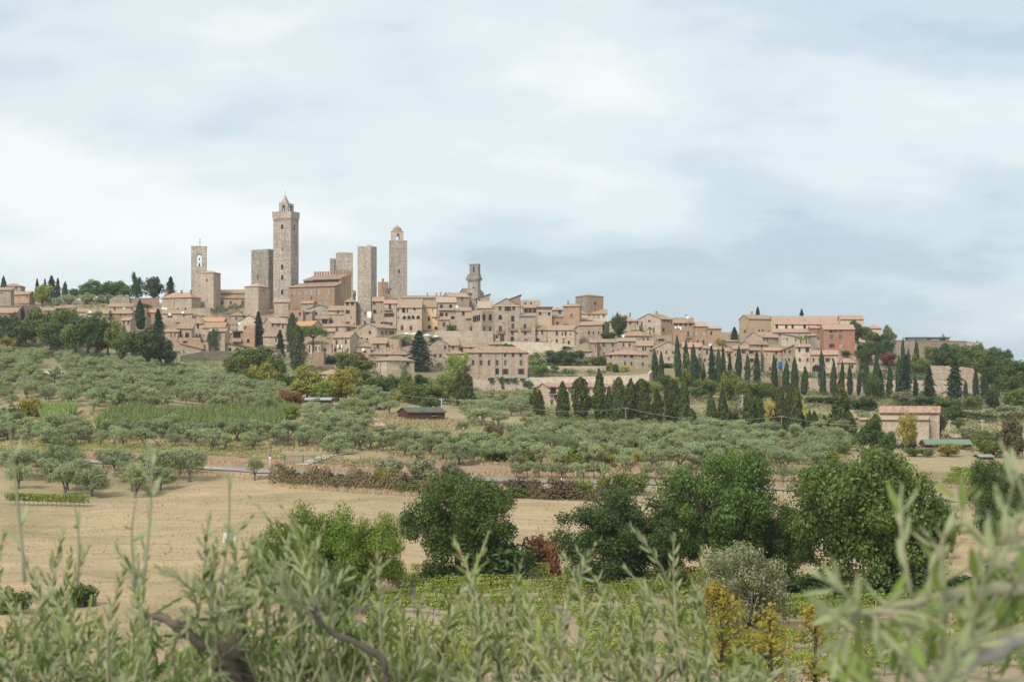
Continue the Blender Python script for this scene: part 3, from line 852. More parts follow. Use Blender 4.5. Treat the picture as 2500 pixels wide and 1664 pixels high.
def arch_box(h, x0, x1, y0, y1, z0, z1, fr, sd, matkey, name='belfry'):
    """open belfry: four walls with arched openings fr=(lo,hi,zlo,zhi) fractions on front/back and on the sides"""
    mb = MB(); w, d, ht = x1-x0, y1-y0, z1-z0
    for W_, pl, rc in ((w, lambda u,v,i: (x0+u, y0+i, z0+v), fr), (w, lambda u,v,i: (x1-u, y1-i, z0+v), fr),
                       (d, lambda u,v,i: (x1-i, y0+u, z0+v), sd), (d, lambda u,v,i: (x0+i, y1-u, z0+v), sd)):
        rects = [(a*W_, b*W_, c*ht, e*ht, 'a', min(0.8, w*.2)) for a,b,c,e in rc]
        facade(mb, W_, ht, rects, pl)
        # inner skin
    t = min(0.8, w*.2)
    for W_, pl, rc in ((w-2*t, lambda u,v,i: (x1-t-u, y0+t, z0+v), fr), (w-2*t, lambda u,v,i: (x0+t+u, y1-t, z0+v), fr),
                       (d-2*t, lambda u,v,i: (x1-t, y1-t-u, z0+v), sd), (d-2*t, lambda u,v,i: (x0+t, y0+t+u, z0+v), sd)):
        full = w if rc is fr else d
        rects = [(max(.02,(1-b)*full-t), min(W_-.02,(1-a)*full-t), c*ht, e*ht, 'x', 0.0) for a,b,c,e in rc]
        facade(mb, W_, ht, rects, pl)
    mb.quad((x0,y0,z1),(x1,y0,z1),(x1,y1,z1),(x0,y1,z1))
    return mb.build(name, W[matkey], h.root)
def bell(h, x, y, z, r):
    mb = MB(); mb.lathe([(0.02,r*1.9),(r*.45,r*1.8),(r*.55,r*1.3),(r*.62,r*.7),(r*.8,r*.25),(r,0),(r*.9,0),(r*.5,r*1.2)], 14)
    mb.tube([(0,0,r*1.8),(0,0,r*2.3)], r*.12, 6)
    mb.box(-r*1.7,r*1.7,-r*.14,r*.14,r*2.25,r*2.55)
    mb.build('bell', M['bronze'], h.root, (x,y,z))
T = dict(name='stone_tower', cat='tower')
# tall civic tower
g = H('B','tallest stone tower, with corbelled crown and spired belfry on top',1485,1725,470,1568,'tower',win='a:1607,587,28,52 d:1607,875,12,38 a:1607,1100,30,58 a:1607,1232,28,56 a:1607,1420,28,60 d:1758,600,9,60 d:1540,760,7,9 d:1545,965,7,9 d:1665,700,6,8 d:1560,1300,6,8',side=1800,w='w',th=0.40,d=722,**T)
TG = g
zc0, zc1 = g.V(490), g.V(392); e = .34
ring_corbels(g, -g.Wf, 0, 0, g.Wd, g.Hh-1.6, g.Hh-.1, e, 11, 'w')
mb = MB(); mb.box(-g.Wf-e, e, -e, g.Wd+e, g.Hh-.09, g.Hh+.4); mb.build('crown_floor', W['w'], g.root)
parapet(g, -g.Wf-e, e, -e, g.Wd+e, g.Hh+.403, zc1, .45, 'w')
bw = (1660-1540)*g.k*g.s/math.cos(.4); bx0 = g.U(1545); by0 = 1.2; bd = min(bw*1.25, g.Wd-1.6)
zb0 = g.Hh+.403; zb1 = g.V(283)
arch_box(g, bx0, bx0+bw, by0, by0+bd, zb0, zb1, [(.36,.66,.25,.88)], [(.25,.75,.25,.85)], 'w')
mb = MB(); mb.box(bx0+bw*.03, bx0+bw*.97, by0-.15, by0+.9, zb1+.003, zb1+.25); mb.build('belfry_cornice', W['w'], g.root)
mb = MB(); r0 = bw*.31; cxm = bx0+bw*.5; cy = by0+r0+.1; zt0 = zb1+.253; zt1 = g.V(165)
mb.add([(cxm-r0,cy-r0,zt0),(cxm+r0,cy-r0,zt0),(cxm+r0,cy+r0,zt0),(cxm-r0,cy+r0,zt0),(cxm,cy,zt1)],[[0,1,4],[1,2,4],[2,3,4],[3,0,4]]); mb.build('spire', W['w'], g.root)
mb = MB(); mb.tube([(cxm,cy,zt1-.3),(cxm,cy,zt1+1.6)], .05, 6); mb.box(cxm-.3,cxm+.3,cy-.03,cy+.03,zt1+1.0,zt1+1.1); mb.build('finial', M['iron'], g.root)
bell(g, cxm, by0+bd*.5, zb0+(zb1-zb0)*.40, .75)
# grey blunt tower left of it
g = H('B','broad dark grey blunt tower left of the tallest tower',1198,1440,895,1470,'tower',win='d:1290,1235,16,44 d:1250,905,9,9',side=1512,w='W',th=.5,d=732,**T)
parapet(g, -g.Wf, 0, 0, g.Wd, g.Hh+.003, g.Hh+.7, .6, 'W')
# square hip-roofed stump in front
H('D','squat pale stone tower with low tiled hip roof',1195,1405,105,510,'pyr',60,'d:1303,155,13,18 d:1462,155,12,18 d:1268,480,14,14',side=1525,w='t',r='k',th=.52,ov=.25,**T)
# bell tower
g = H('B','cathedral bell tower with open arch, two bells and a cross',460,655,850,1450,'tower',win='T:561,1020,62,160',w='w',th=.19,dep=5.5,**T)
mb = MB(); mb.box(-g.Wf-.12,.12,-.12,g.Wd+.12,g.Hh+.003,g.Hh+.28); mb.build('cornice', W['w'], g.root)
ux = g.U(561); bell(g, ux, g.Wd*.5, g.V(1095)+.2, .62); bell(g, ux, g.Wd*.45, g.V(1010)-.2, .48)
mb = MB(); zt = g.Hh+.283
mb.lathe([(1.0,0),(.5,.35),(.12,.6)],8,(g.U(568),3,zt)); mb.tube([(g.U(568),3,zt+.5),(g.U(568),3,g.V(735))],.10,6)
zz = g.V(790); mb.box(g.U(568)-1.0,g.U(568)+1.0,2.93,3.07,zz,zz+.16); zz = g.V(755); mb.box(g.U(568)-.4,g.U(568)+.4,2.94,3.06,zz,zz+.12)
mb.build('cross', M['iron'], g.root)
mb = MB(); mb.box(g.U(524),g.U(545),2,3,zt,zt+.7); mb.build('chimney', W['w'], g.root)
# pale square tower before it
H('B','pale square tower with low hip roof before the bell tower',555,740,1180,1640,'pyr',1150,'d:643,1270,20,34 l:645,1545,20,66',side=803,w='t',r='k',th=.42,ov=.2,**T)
# twin towers
H('C','slim grey tower half hidden behind its broader twin',342,398,578,960,'tower',w='W',dep=7,d=768,**T)
g = H('C','flat-topped grey twin tower behind the brick hall',455,630,500,1010,'tower',side=400,w='w',th=.35,win='d:520,620,6,8 d:560,760,6,8',d=752,**T)
# central slim tower
g = H('C','tall slim flat-topped tower in the middle with white sheet hanging',687,865,428,1430,'tower',win='d:787,1275,20,36 s:787,1400,24,50 d:735,470,5,7 d:800,460,5,7 d:760,1000,5,7 d:830,700,5,7',side=928,w='w',th=.42,**T)
mb = MB(); mb.box(g.U(775),g.U(815),2,3.2,g.Hh,g.Hh+.9); mb.build('chimney', W['p'], g.root)
parapet(g, -g.Wf, 0, 0, g.Wd, g.Hh+.003, g.Hh+.35, .5, 'w')
SLIM = g
H('C','low brown brick tower between the two tall grey towers',995,1085,875,1075,'flat',side=948,w='b',th=.6,win='d:1020,950,8,10 d:1050,990,8,10',ch='1035,860,875',name='brick_tower',cat='tower')
# tower with domed belfry
g = H('C','tall grey tower with arched belfry and small orange dome',1115,1326,352,1075,'tower',win='d:1223,742,20,46 d:1160,530,6,7 d:1240,560,5,6',side=1088,w='w',th=.22,**T)
b0, b1 = g.U(1138), g.U(1282); zb1 = g.V(232)
mb = MB(); mb.box(-g.Wf-.1,.1,-.1,g.Wd+.1,g.Hh+.003,g.Hh+.25); mb.build('cornice', W['w'], g.root)
bd = min((b1-b0), g.Wd-.8)
arch_box(g, b0, b1, .6, .6+bd, g.Hh+.253, zb1, [(.34,.66,.08,.80)], [(.30,.70,.12,.75)], 'k')
mb = MB(); mb.box(b0-.2,b1+.2,.4,.8+bd,zb1+.003,zb1+.3); mb.build('belfry_cornice', W['k'], g.root)
mb = MB(); rr = (b1-b0)*.41; dome = [(rr*math.cos(a),rr*1.02*math.sin(a)) for a in [i*math.pi/2/8 for i in range(9)]]
mb.lathe(dome[:-1]+[(0.02,dome[-1][1])],20,((b0+b1)/2,.6+bd/2,zb1+.303)); 
mm = mb.mesh('dome', W['b'], True); link('dome', mm, g.root)
mb = MB(); mb.lathe([(.25,0),(.2,.4),(.3,.5),(.05,1.0)],8,((b0+b1)/2,.6+bd/2,zb1+.3+rr*1.0)); mb.build('finial', W['b'], g.root)
bell(g, b0+(b1-b0)*.5, .6+bd/2, g.V(292), .55)
# two-stage ruined tower
g = H('F','short two-stage tower with broken corbels at the roofline',300,425,200,345,'flat',win='d:372,302,20,16',side=455,w='W',th=.35,**T)
ring_corbels(g, -g.Wf, 0, 0, g.Wd, g.Hh-1.2, g.Hh-.05, .8, 5, 'W')
mb = MB(); mb.box(-g.Wf-.7,.7,-.7,g.Wd+.5,g.Hh-.04,g.Hh+.9); mb.box(-g.Wf-.2,.3,-.2,g.Wd,g.Hh+.903,g.Hh+2.2); mb.build('ledge', W['W'], g.root)
u0, u1, zt = g.U(320), g.U(424), g.V(28)
mb = MB(); facade(mb, u1-u0, zt-g.Hh-2.203, [((u1-u0)*.40,(u1-u0)*.58,1.2,3.6,'d')], lambda u,v,i: (u0+u, .5+i, g.Hh+2.203+v))
facade(mb, g.Wd*.8, zt-g.Hh-2.203, [], lambda u,v,i: (u1, .5+u, g.Hh+2.203+v)); facade(mb, g.Wd*.8, zt-g.Hh-2.203, [], lambda u,v,i: (u0, .5+g.Wd*.8-u, g.Hh+2.203+v))
facade(mb, u1-u0, zt-g.Hh-2.203, [], lambda u,v,i: (u1-u, .5+g.Wd*.8, g.Hh+2.203+v)); mb.quad((u0,.5,zt),(u1,.5,zt),(u1,.5+g.Wd*.8,zt),(u0,.5+g.Wd*.8,zt))
mb.build('upper_stage', W['W'], g.root)
link('window', window_mesh('D',(u1-u0)*.18,2.4), g.root, (u0+(u1-u0)*.49,.71,g.Hh+3.4))
mb = MB(); mb.box(u0-.12,u1+.12,.38,.62+g.Wd*.8,zt+.003,zt+.5); mb.build('cornice', W['W'], g.root)
# great brick hall with merlons
g = H('C','long brick civic hall with battlements and two-tier tiled roof',-220,400,930,1190,'sh',885,win='l:-142,1000,20,42 l:-73,1000,22,44 l:12,1000,24,52 l:88,992,28,66 l:190,992,28,66 l:328,990,28,64 d:88,1075,18,30 l:-55,1095,18,26 l:205,1145,26,50 l:278,1145,26,50 d:-175,1040,14,30',
      side=505,w='b',sidew='b',th=.42,dep=None,d=708,name='brick_hall',cat='hall')
GH = g
zu0 = g.Hh+g.rise; k = g.k*g.s
mb = MB(); y1 = g.Wd*1.0; zc = zu0+1.1; zr = zc+ (860-805)*k+.5
hx = -g.Wf+ (g.Wf*.18)
mb.box(hx,-.01,g.Wd*.62,g.Wd+6,g.Hh*.6,zc); mb.build('upper_wall', W['b'], g.root)
mb = MB(); mb.box(hx+.5,-.5,g.Wd*.62-.04,g.Wd*.62-.005,zc-1.0,zc-.15); mb.build('clerestory_window', M['dark'], g.root)
rp = [[(hx-.4,g.Wd*.62-.8,zc+.0),(.35,g.Wd*.62-.8,zc+.0),(.35,g.Wd+4.9,zr),(hx-.4,g.Wd+4.9,zr)]]
roof_from([[Vector(p)+Vector((0,0,.2)) for p in q] for q in rp], .18, [R['t'],M['eave']], 'upper_roof', g.root)
mb = MB(); mb.box(hx,-.02,g.Wd+5,g.Wd+5.7,zc+.003,zr+.55); mb.build('back_wall', W['p'], g.root)
nm = 14; wd = g.Wf*.82/nm
mm = MB(); mm.box(-wd*.27,wd*.27,0,.68,0,1.75); mml = mm.mesh('merlon', W['p'])
for q in range(nm): link('merlon', mml, g.root, (hx+wd*(q+.5), g.Wd+5.01, zr+.553))
# right gable wall with its own merlons
mb = MB(); mb.add([(0.01,g.Wd*.6,g.Hh*.6),(0.01,g.Wd+6,g.Hh*.6),(0.01,g.Wd+6,zr+1.0),(0.01,g.Wd*.6,zc+.8),(-.6,g.Wd*.6,g.Hh*.6),(-.6,g.Wd+6,g.Hh*.6),(-.6,g.Wd+6,zr+1.0),(-.6,g.Wd*.6,zc+.8)],[[0,1,2,3],[7,6,5,4],[3,2,6,7],[0,3,7,4],[1,5,6,2]])
mb.build('gable_wall', W['b'], g.root)
for x in (160, 352): pipe(g, x, 935, 1160)
# ---------------------------------------------------------------- town houses, from the far left to the right
# far left
h = H('A','brick house with row of pointed arches under its windows, far left',70,350,380,500,'gx',338,'d:105,415,15,20 d:197,418,10,12 d:227,418,10,12 d:325,412,15,20',side=388,w='b',name='brick_house',th=.35)
mb = MB(); n = 6; wd = h.Wf/n; zl = h.V(548); zh = h.V(492)
for q in range(n+1):
    x = -h.Wf+wd*q; a, b = max(x-wd*.2,-h.Wf), min(x+wd*.2,0)
    mb.box(a,b,-.42,-.003,zl+(zh-zl)*.4,zh); mb.add([(a,-.42,zl+(zh-zl)*.4),(b,-.42,zl+(zh-zl)*.4),(b,0,zl),(a,0,zl)],[[0,1,2,3]])
mb.box(-h.Wf,0,-.45,-.003,zh+.003,zh+.35); mb.build('corbels', W['b'], h.root)
H('A','small hip-roofed stone house with one dark window at the left edge',25,245,285,400,'hip',258,'d:192,308,15,36',w='g')
H('A','stone house with sloping roof cut by the left picture edge',-60,130,332,470,'sh',305,'d:20,370,12,20',w='g',d=690)
H('A','narrow brick turret beside the brick house, far left',-5,48,398,520,'hip',380,'a:10,445,22,70',w='b',name='brick_turret',cat='turret')
wall_run('rough stone town wall below the brick house, far left',[(-120,752,778),(0,746,776),(50,746,776),(98,745,776),(100,756,778)],1.0,'s')
H('A','low tiled house peeping over the dark wood, far left',-40,195,604,690,'gx',548,'',w='s')
H('A','first tiled roof right of the far-left town wall',490,640,578,650,'gx',545,'',w='s',ch='')
H('A','low roof with little chimneys behind the dark wood',640,880,572,640,'gx',528,'',w='s',ch='710,508,535 850,510,535')
H('A','flat-pitched roof with white dish above the dark wood',870,1050,592,650,'gx',552,'',w='s',ch='990,530,560')
H('A','low roof with brick chimney left of the gabled stone house',1040,1290,612,680,'gx',570,'',w='s',ch='1150,540,575')
H('A','gabled rubble house behind the long brick wall, left',1308,1548,430,540,'gy',382,'',w='g',r='t')
H('A','stone house carrying two grey satellite dishes',1290,1565,532,610,'sh',500,'d:1370,560,18,38',w='s')
H('A','house with narrow attic openings under its eave, left slope',1290,1575,612,690,'gx',580,'d:1330,632,18,12 d:1440,634,18,12 d:1500,634,18,12',w='b')
H('A','two-window stone house at the wood edge, left slope',1440,1560,690,835,'gx',645,'d:1472,722,18,42 d:1532,722,18,42',side=1602,w='s',th=.4)
H('A','low annex roof beside the two-window house',1330,1440,730,800,'gx',692,'',w='s')
H('A','cream plastered house behind the slim cypress, left slope',1605,1735,575,795,'gx',555,'d:1640,640,28,50 s:1640,720,22,40',w='c',r='r')
H('A','reddish house with tiled lean-to behind the slim cypress',1735,1862,600,795,'gx',566,'s:1745,680,20,40 d:1790,640,16,30',w='p',r='n')
wall_run('long reddish brick wall with coping below the tall cypresses',[(318,728,750),(352,728,750),(389,727,750)],.6,'p',cap='t',name='brick_wall')
# left centre
h = H('D','long stone house with three arched windows and chimneys',45,490,250,425,'hip',168,'l:148,312,34,54 l:275,310,34,54 l:402,308,34,54 a:285,412,34,36 a:400,412,34,36',side=575,w='s',r='r',th=.4,ch='285,145,178 425,132,160 60,208,245')
pipe(h,235,255,410)
H('D','upper storey of the church, ochre band under its roof',866,1200,195,245,'gx',152,'l:1150,218,20,24 d:900,215,10,14',w='o',d=742,name='church',cat='church')
h = H('D','lower church aisle with lean-to roof and shuttered windows',866,1200,266,395,'sh',236,'s:915,328,28,42 s:1027,328,26,42 s:1185,328,22,42',w='n',name='church_aisle',cat='church')
pipe(h,1064,270,380)
wall_run('garden wall draped with creeper below the church',[(470,752,775),(520,752,775),(593,750,775)],.6,'s',cap='t')
H('D','low reddish terrace block left of the creeper wall',520,715,425,505,'flat',None,'',w='p')
H('D','small hip-roofed house under the squat pale tower',1030,1190,500,565,'hip',456,'s:1102,545,22,34',w='s')
H('D','stone house with lean-to roof at the foot of the tallest tower',1620,1815,322,520,'sh',285,'d:1650,480,10,12',w='s',r='k')
H('D','narrow porch-like house between tallest tower and brick hall',1818,1900,262,420,'sh',236,'d:1880,298,20,40',w='b')
H('D','stone house with one white window below the brick hall',1912,2085,335,455,'gx',302,'l:2027,385,24,48 d:1938,395,10,14',w='s',side=2130,th=.35)
H('D','flat-topped pinkish block below the tallest tower',1820,2015,430,610,'flat',None,'d:1970,483,24,40 s:1935,548,24,44',w='p')
H('D','low roof between pinkish block and tall cypress',1700,1820,520,590,'sh',490,'',w='s')
H('D','stone house with green-shuttered window left of the grey gable',2015,2140,455,600,'gx',430,'g:2072,478,40,30',w='g')
# left slope below
H('D','rough terrace house carrying white satellite dishes',95,500,478,600,'sh',440,'d:200,520,70,22 d:385,500,16,20',w='s')
H('D','wide brownish roof above the left slope houses',270,615,592,650,'gx',548,'',w='s',ch='')
H('D','house with fresh orange tiled roof, left slope',612,930,585,650,'gx',536,'',w='b',r='n')
H('D','pale gabled house end among the left slope roofs',480,640,545,600,'gy',497,'',w='k')
H('D','stone house with open wooden balcony, left slope',305,490,682,860,'sh',604,'d:342,750,14,84 d:430,772,50,58',w='s')
H('D','small house with two slit windows, far left slope',130,302,725,860,'sh',686,'s:210,770,14,44 s:262,768,14,44',w='s',r='r')
H('D','two-storey stone house with one high shuttered window',495,640,612,815,'gx',575,'s:578,650,30,50 s:560,778,20,44 s:606,778,20,44',w='s')
H('D','broad house with skylight in its roof, left slope',635,936,670,960,'gx',600,'d:655,775,14,30',w='n')
h = H('D','flat brick terrace block with awning below the balcony house',310,612,805,945,'flat',None,'d:400,865,60,28',w='b')
H('D','low shed-roofed outbuilding along the left slope',335,625,962,1045,'sr',890,'d:383,995,16,22 d:540,1020,16,20',w='s')
H('D','plain terrace house with tall brown door, left slope',612,722,872,995,'flat',None,'s:670,935,22,60',w='s')
h = H('D','tall bare stone house covered by ivy clump',725,945,722,1000,'sh',690,'d:850,960,24,18 d:845,880,10,30',w='s')
H('D','house with wide grey glazed veranda, left slope',937,1052,748,860,'sh',715,'d:985,802,76,48',w='s')
h = H('D','open loggia with dark glass door and laundry, left slope',1055,1192,722,895,'flat',None,'D:1112,772,100,72',w='n')
mb = MB(); mb.box(-h.Wf-.4,.4,-.9,h.Wd,h.Hh+.003,h.Hh+.25); mb.build('roof_slab', M['eave'], h.root); balcony(h,1112,845,130,36,True)
H('D','brick block with flat terrace top, left slope',1194,1352,640,935,'flat',None,'d:1265,850,32,46 s:1225,665,20,40',w='b')
H('D','low barn with two arched openings, left slope',850,1205,930,1005,'sr',862,'a:1018,964,34,44 a:1110,968,34,36',w='t')
wall_run('old defensive wall at the foot of the left slope houses',[(440,868,882),(495,857,880),(540,856,880),(588,858,880)],1.2,'s')
H('D','pale stone gable behind the ragged conifer',1125,1420,592,765,'gy',500,'',w='k',r='k')
H('D','cream house with rows of brown shutters near the umbrella pine',1575,1782,602,860,'gx',530,'s:1598,622,24,48 s:1670,624,24,48 s:1727,648,18,48 a:1606,770,46,70 a:1665,775,34,62',side=1452,w='c',sidew='k',r='k',th=.55)
H('D','small stone house with tiled porch below the cream house',1468,1632,790,960,'sh',745,'d:1510,760,14,14 s:1600,960,18,60',w='s')
H('D','low house hidden behind dead branches, left slope',1635,1790,905,1010,'sh',870,'s:1655,975,20,56 s:1735,965,18,50',w='s')
# under the hall
H('E','stone house with one white window under the brick hall corner',-40,150,238,440,'gx',204,'l:12,295,26,54',w='s',side=180,th=.3)
H('E','grey gabled house with two arched white windows',25,470,345,465,'gy',268,'g:62,395,40,30 d:182,392,48,38 l:305,352,34,58 l:350,350,24,56',w='g')
h = H('E','stone house with scalloped cornice band',362,606,347,530,'gx',282,'d:515,372,28,48 s:417,502,30,34 l:497,487,16,24',w='s')
mb = MB(); n=9; wd=h.Wf/n
for q in range(n):
    a=-h.Wf+wd*q; mb.lathe([(wd*.44,0),(wd*.30,-.45),(0.02,-.6)],8,(a+wd/2,0.0,h.V(408)))
mb.box(-h.Wf,0,-.40,-.003,h.V(408)+.003,h.V(395)); mb.build('scalloped_cornice', W['t'], h.root)
h = H('E','tall plastered house left of the slim central tower',606,782,217,575,'hip',150,'d:653,248,42,44 d:725,247,42,44 o:657,366,28,48 d:712,452,16,22 d:655,527,52,24 d:755,545,14,24',w='n'); pipe(h,778,220,550)
H('E','pink house with narrow ochre edge behind the tall plastered house',500,752,106,235,'gx',55,'d:540,150,12,16',w='p',r='t')
h = H('E','narrow stone house touching the slim tower, dark arched window',1018,1186,212,580,'gx',150,'s:1046,240,32,50 a:1055,362,48,52 d:1155,235,15,22 d:1157,358,18,26 d:1040,518,44,24 d:1165,530,34,30',w='s',r='r')
h = H('E','four-storey stone house with brown open shutters',1190,1382,244,680,'gx',192,'s:1278,292,32,62 o:1234,415,34,50 o:1302,413,30,50 o:1226,543,32,50 s:1293,545,46,44',w='s',r='r'); balcony(h,1250,330,110,30); pipe(h,1376,248,660)
h = H('E','broad house with four big arched windows in a row',1386,1746,304,700,'gx',182,'d:1403,340,20,38 D:1482,342,44,64 d:1536,350,20,44 d:1640,326,34,30 A:1492,450,50,54 A:1560,450,46,54 A:1622,448,44,54 A:1695,448,54,54 d:1405,450,14,28 s:1458,602,36,64 s:1588,605,34,58',w='t',r='t')
h = H('E','ochre plastered house with pale windows',1749,1962,298,640,'gx',212,'l:1795,350,28,56 l:1910,350,28,56 s:1853,470,30,54 s:1860,590,42,44',w='o',ch='1740,195,235')
h = H('E','loggia house with long white balcony on the skyline side',1964,2252,230,500,'gx',155,'a:2037,287,38,50 a:2172,285,38,50 d:2038,410,50,48 d:2112,408,30,48 d:2200,453,62,42',w='s',r='k'); balcony(h,2115,330,235,34,True)
H('E','small low house below the loggia house',1992,2152,484,650,'sh',448,'s:2073,552,34,60',w='s')
H('E','little ochre annex with arched awning beside ochre house',1915,1988,445,640,'sh',420,'d:1957,470,16,22 a:1960,605,50,44',w='o')
H('C','long low skyline roof right of the domed tower',1265,1790,1082,1120,'gx',1056,'',w='s',ch='1580,1040,1058 1750,1022,1055 1695,1040,1056')
H('C','skyline house with two green shutters left of the ruined tower',1860,2115,1060,1240,'gx',1006,'g:1950,1100,22,40 g:2028,1095,22,42 l:2045,1186,30,28',side=1782,w='s',r='k',th=.5)
h = H('C','stone house with boxed bay left of the arcaded house',1950,2145,1246,1490,'gx',1205,'d:2045,1280,28,46',w='s',r='t')
mb = MB(); mb.box(h.U(2070),h.U(2146),-.9,-.003,h.V(1345),h.V(1265)); mb.build('bay', W['n'], h.root)
h = H('C','small red-roofed house before the domed tower',1140,1262,1090,1180,'gx',1060,'',w='p',r='r')
h = H('C','ruined timber porch house at the foot of the domed tower',1076,1112,965,1100,'sh',950,'d:1092,1010,18,40',w='g',r='t')
# lower centre
H('E','hip-roofed house with tiny attic window, above the umbrella pine',280,628,577,670,'hip',505,'d:345,612,30,14 s:490,626,34,48 s:665,626,20,46',side=738,w='s',th=.35)
H('E','small shed-roofed house right of the umbrella pine',290,446,658,770,'sh',622,'s:335,690,28,44',w='s',r='r')
h = H('E','stone house with washing line and brown shutters',420,692,740,1000,'gx',655,'s:480,810,32,64 s:625,808,32,54 s:655,928,26,44 d:460,920,38,58',side=800,w='t',th=.45,r='t'); pipe(h,573,745,980); LAUNDRY=h
h = H('E','gabled stone house with tiled long flank, middle of the slope',805,1086,600,810,'gy',537,'s:975,666,60,44 d:835,672,16,22 a:930,775,44,54 d:838,768,44,58 d:1018,765,36,30 s:1160,676,30,44 g:1213,664,34,48 s:1273,667,34,48 s:1307,668,30,48',side=1350,w='s',th=.75)
H('E','ruined low stone house below the gabled house',985,1218,832,905,'sh',760,'s:1100,868,30,54',w='g')
h = H('E','house with brick parapet terrace beside the fir',1192,1412,800,905,'flat',None,'',w='s',side=1440,th=.3); parapet(h,-h.Wf,0,0,h.Wd,h.Hh+.003,h.Hh+.9,.3,'p')
H('E','low stone house with round white dish, centre slope',775,992,880,970,'sh',842,'d:915,962,28,30',w='s')
H('E','wide hip-roofed house behind the lower pale house',1040,1532,987,1075,'hip',895,'s:1230,1018,28,34 d:1480,1015,20,20',side=935,w='s',th=.3,ch='1340,988,1010 1440,985,1010')
h = H('E','pale square house with hip roof and green bush in front',1040,1250,1080,1300,'hip',1020,'s:1080,1130,16,54 s:1128,1128,16,54 s:1128,1230,18,60 s:1525,1120,40,40',side=1616,w='t',th=.85,r='t'); pipe(h,1245,1085,1270)
H('E','pale house with tall brown shutters under the umbrella pine',72,255,835,985,'gx',810,'s:93,912,22,90 g:190,908,28,58 g:237,905,18,56',w='c',r='t')
H('E','flat stone house right of the umbrella pine trunk',256,420,842,975,'flat',None,'d:325,928,30,44',w='s')
H('E','house with bright orange roof left of the umbrella pine',-165,135,568,640,'gx',487,'',w='k',r='n',side=262,th=.6)
H('E','green glazed veranda house above the hip roof',262,372,472,560,'sh',448,'d:318,510,88,66',w='s')
H('E','plain square brick block standing alone in the shrubs',145,302,952,1210,'flat',None,'',w='p',name='brick_block',cat='building')
wall_run('low rubble wall right of the plain brick block',[(790,889,902),(815,889,902),(821,900,904)],.6,'s')
H('E','pinkish white cottage with red roof behind yellow trees',215,600,1283,1430,'hip',1222,'s:320,1322,18,38 d:405,1335,24,60',w='c',r='r',name='cottage')
h = H('E','long stone house right of the fir with brown shutters',1862,2140,852,1110,'gy',768,'s:2093,890,32,46 s:1945,1012,34,48 s:2022,1012,34,48',w='s',th=None)
H('E','house joined to the right of the fir-side house',2140,2290,862,1010,'gx',790,'s:2205,892,26,40',w='s')
H('J','tiled house above the left end of the big lower palazzo',205,470,148,240,'gx',80,'s:265,176,28,44 d:385,165,26,24',w='s',ch='222,58,90')
# under the short tower
H('F','grey house below the short two-stage tower',300,495,367,500,'gx',314,'d:360,456,28,42',side=190,w='g',r='t',th=.5)
H('F','house end with roof sloping up to the right on the skyline',388,566,440,520,'sl',382,'d:410,470,12,40 d:445,462,14,36',w='s',r='k')
h = H('F','arcaded house with roof terrace and two big arches',470,606,600,860,'flat',None,'a:500,655,48,70 a:573,652,48,70 s:503,800,30,60 s:570,797,30,60 a:372,672,20,70 a:395,668,20,70 a:418,664,20,72 a:441,660,20,72',side=355,w='s',th=.75); balcony(h,535,832,122,40)
parapet(h,-h.Wf,0,0,h.Wd,h.Hh+.003,h.Hh+.9,.2,'s','balustrade')
H('F','upper house with slanting roof behind the arcade terrace',425,612,548,620,'gx',468,'d:455,575,10,14 d:505,560,10,14 d:550,552,10,14 d:575,550,10,14',w='n',r='k')
h = H('F','tall palazzo front with pediment gable and balconies',606,926,520,955,'gy',432,'s:690,547,30,48 o:783,550,34,58 s:853,547,30,48 a:693,657,38,52 d:842,674,36,64 s:843,762,30,54 s:694,795,32,60 s:837,847,26,40 s:715,905,46,70 a:837,914,38,52 d:650,890,24,38 d:780,468,8,10 d:730,725,10,12',w='t',name='palazzo',cat='palazzo')
balcony(h,697,828,92,38); balcony(h,845,798,92,34); pipe(h,615,525,940); pipe(h,795,690,930); PAL=h
mb = MB(); mb.box(-h.Wf-.2,.2,-.3,-.003,h.Hh-.25,h.Hh+.1); mb.build('cornice', W['k'], h.root)
h = H('F','stone house with three white windows under a small roof band',928,1112,642,955,'sh',618,'l:955,668,42,38 l:1008,668,38,40 l:1060,668,40,40 s:988,765,30,48 s:990,848,28,40 d:1003,925,36,18',w='s'); balcony(h,993,798,116,40)
H('F','house with three dark framed windows above the white-window house',967,1146,542,660,'gx',505,'d:1000,580,40,44 d:1050,580,36,42 d:1102,580,36,42',w='s')
H('F','brick-edged flat house on the skyline with two small arches',936,1170,452,530,'flat',None,'a:993,494,34,24 a:1060,491,26,24 d:1100,480,8,10',w='s')
H('F','brown gable on the skyline with twin arched windows',748,932,462,540,'sl',392,'a:838,452,26,24 a:878,452,26,24',w='b')
h = H('F','modern terrace house with cream band and wide windows',1145,1312,542,760,'flat',None,'d:1170,612,30,34 l:1225,612,54,30 d:1277,615,28,34',w='n')
mb = MB(); mb.box(-h.Wf-.5,.4,-1.0,h.Wd,h.Hh-.1,h.Hh+.35); mb.build('roof_slab', R['t'] if False else M['eave'], h.root)
H('F','small hip-roofed house left of the square brick block',1322,1440,567,690,'hip',536,'d:1405,595,28,38',w='s')
H('F','low brick terrace with brown window, centre right',1310,1444,655,760,'sh',640,'s:1375,730,30,34',w='p')
H('F','square brown brick block with one grey window',1447,1640,522,740,'hip',489,'g:1545,635,26,42',w='b',side=1668,th=.3,name='brick_house',ch='1495,478,500')
h = H('F','big blunt bastion tower with low tiled cap on the skyline',1745,1935,402,600,'hip',380,'d:1832,487,26,36 d:1832,557,18,20',side=1600,w='b',sidew='W',th=.66,name='bastion_tower',cat='tower',ov=.2)
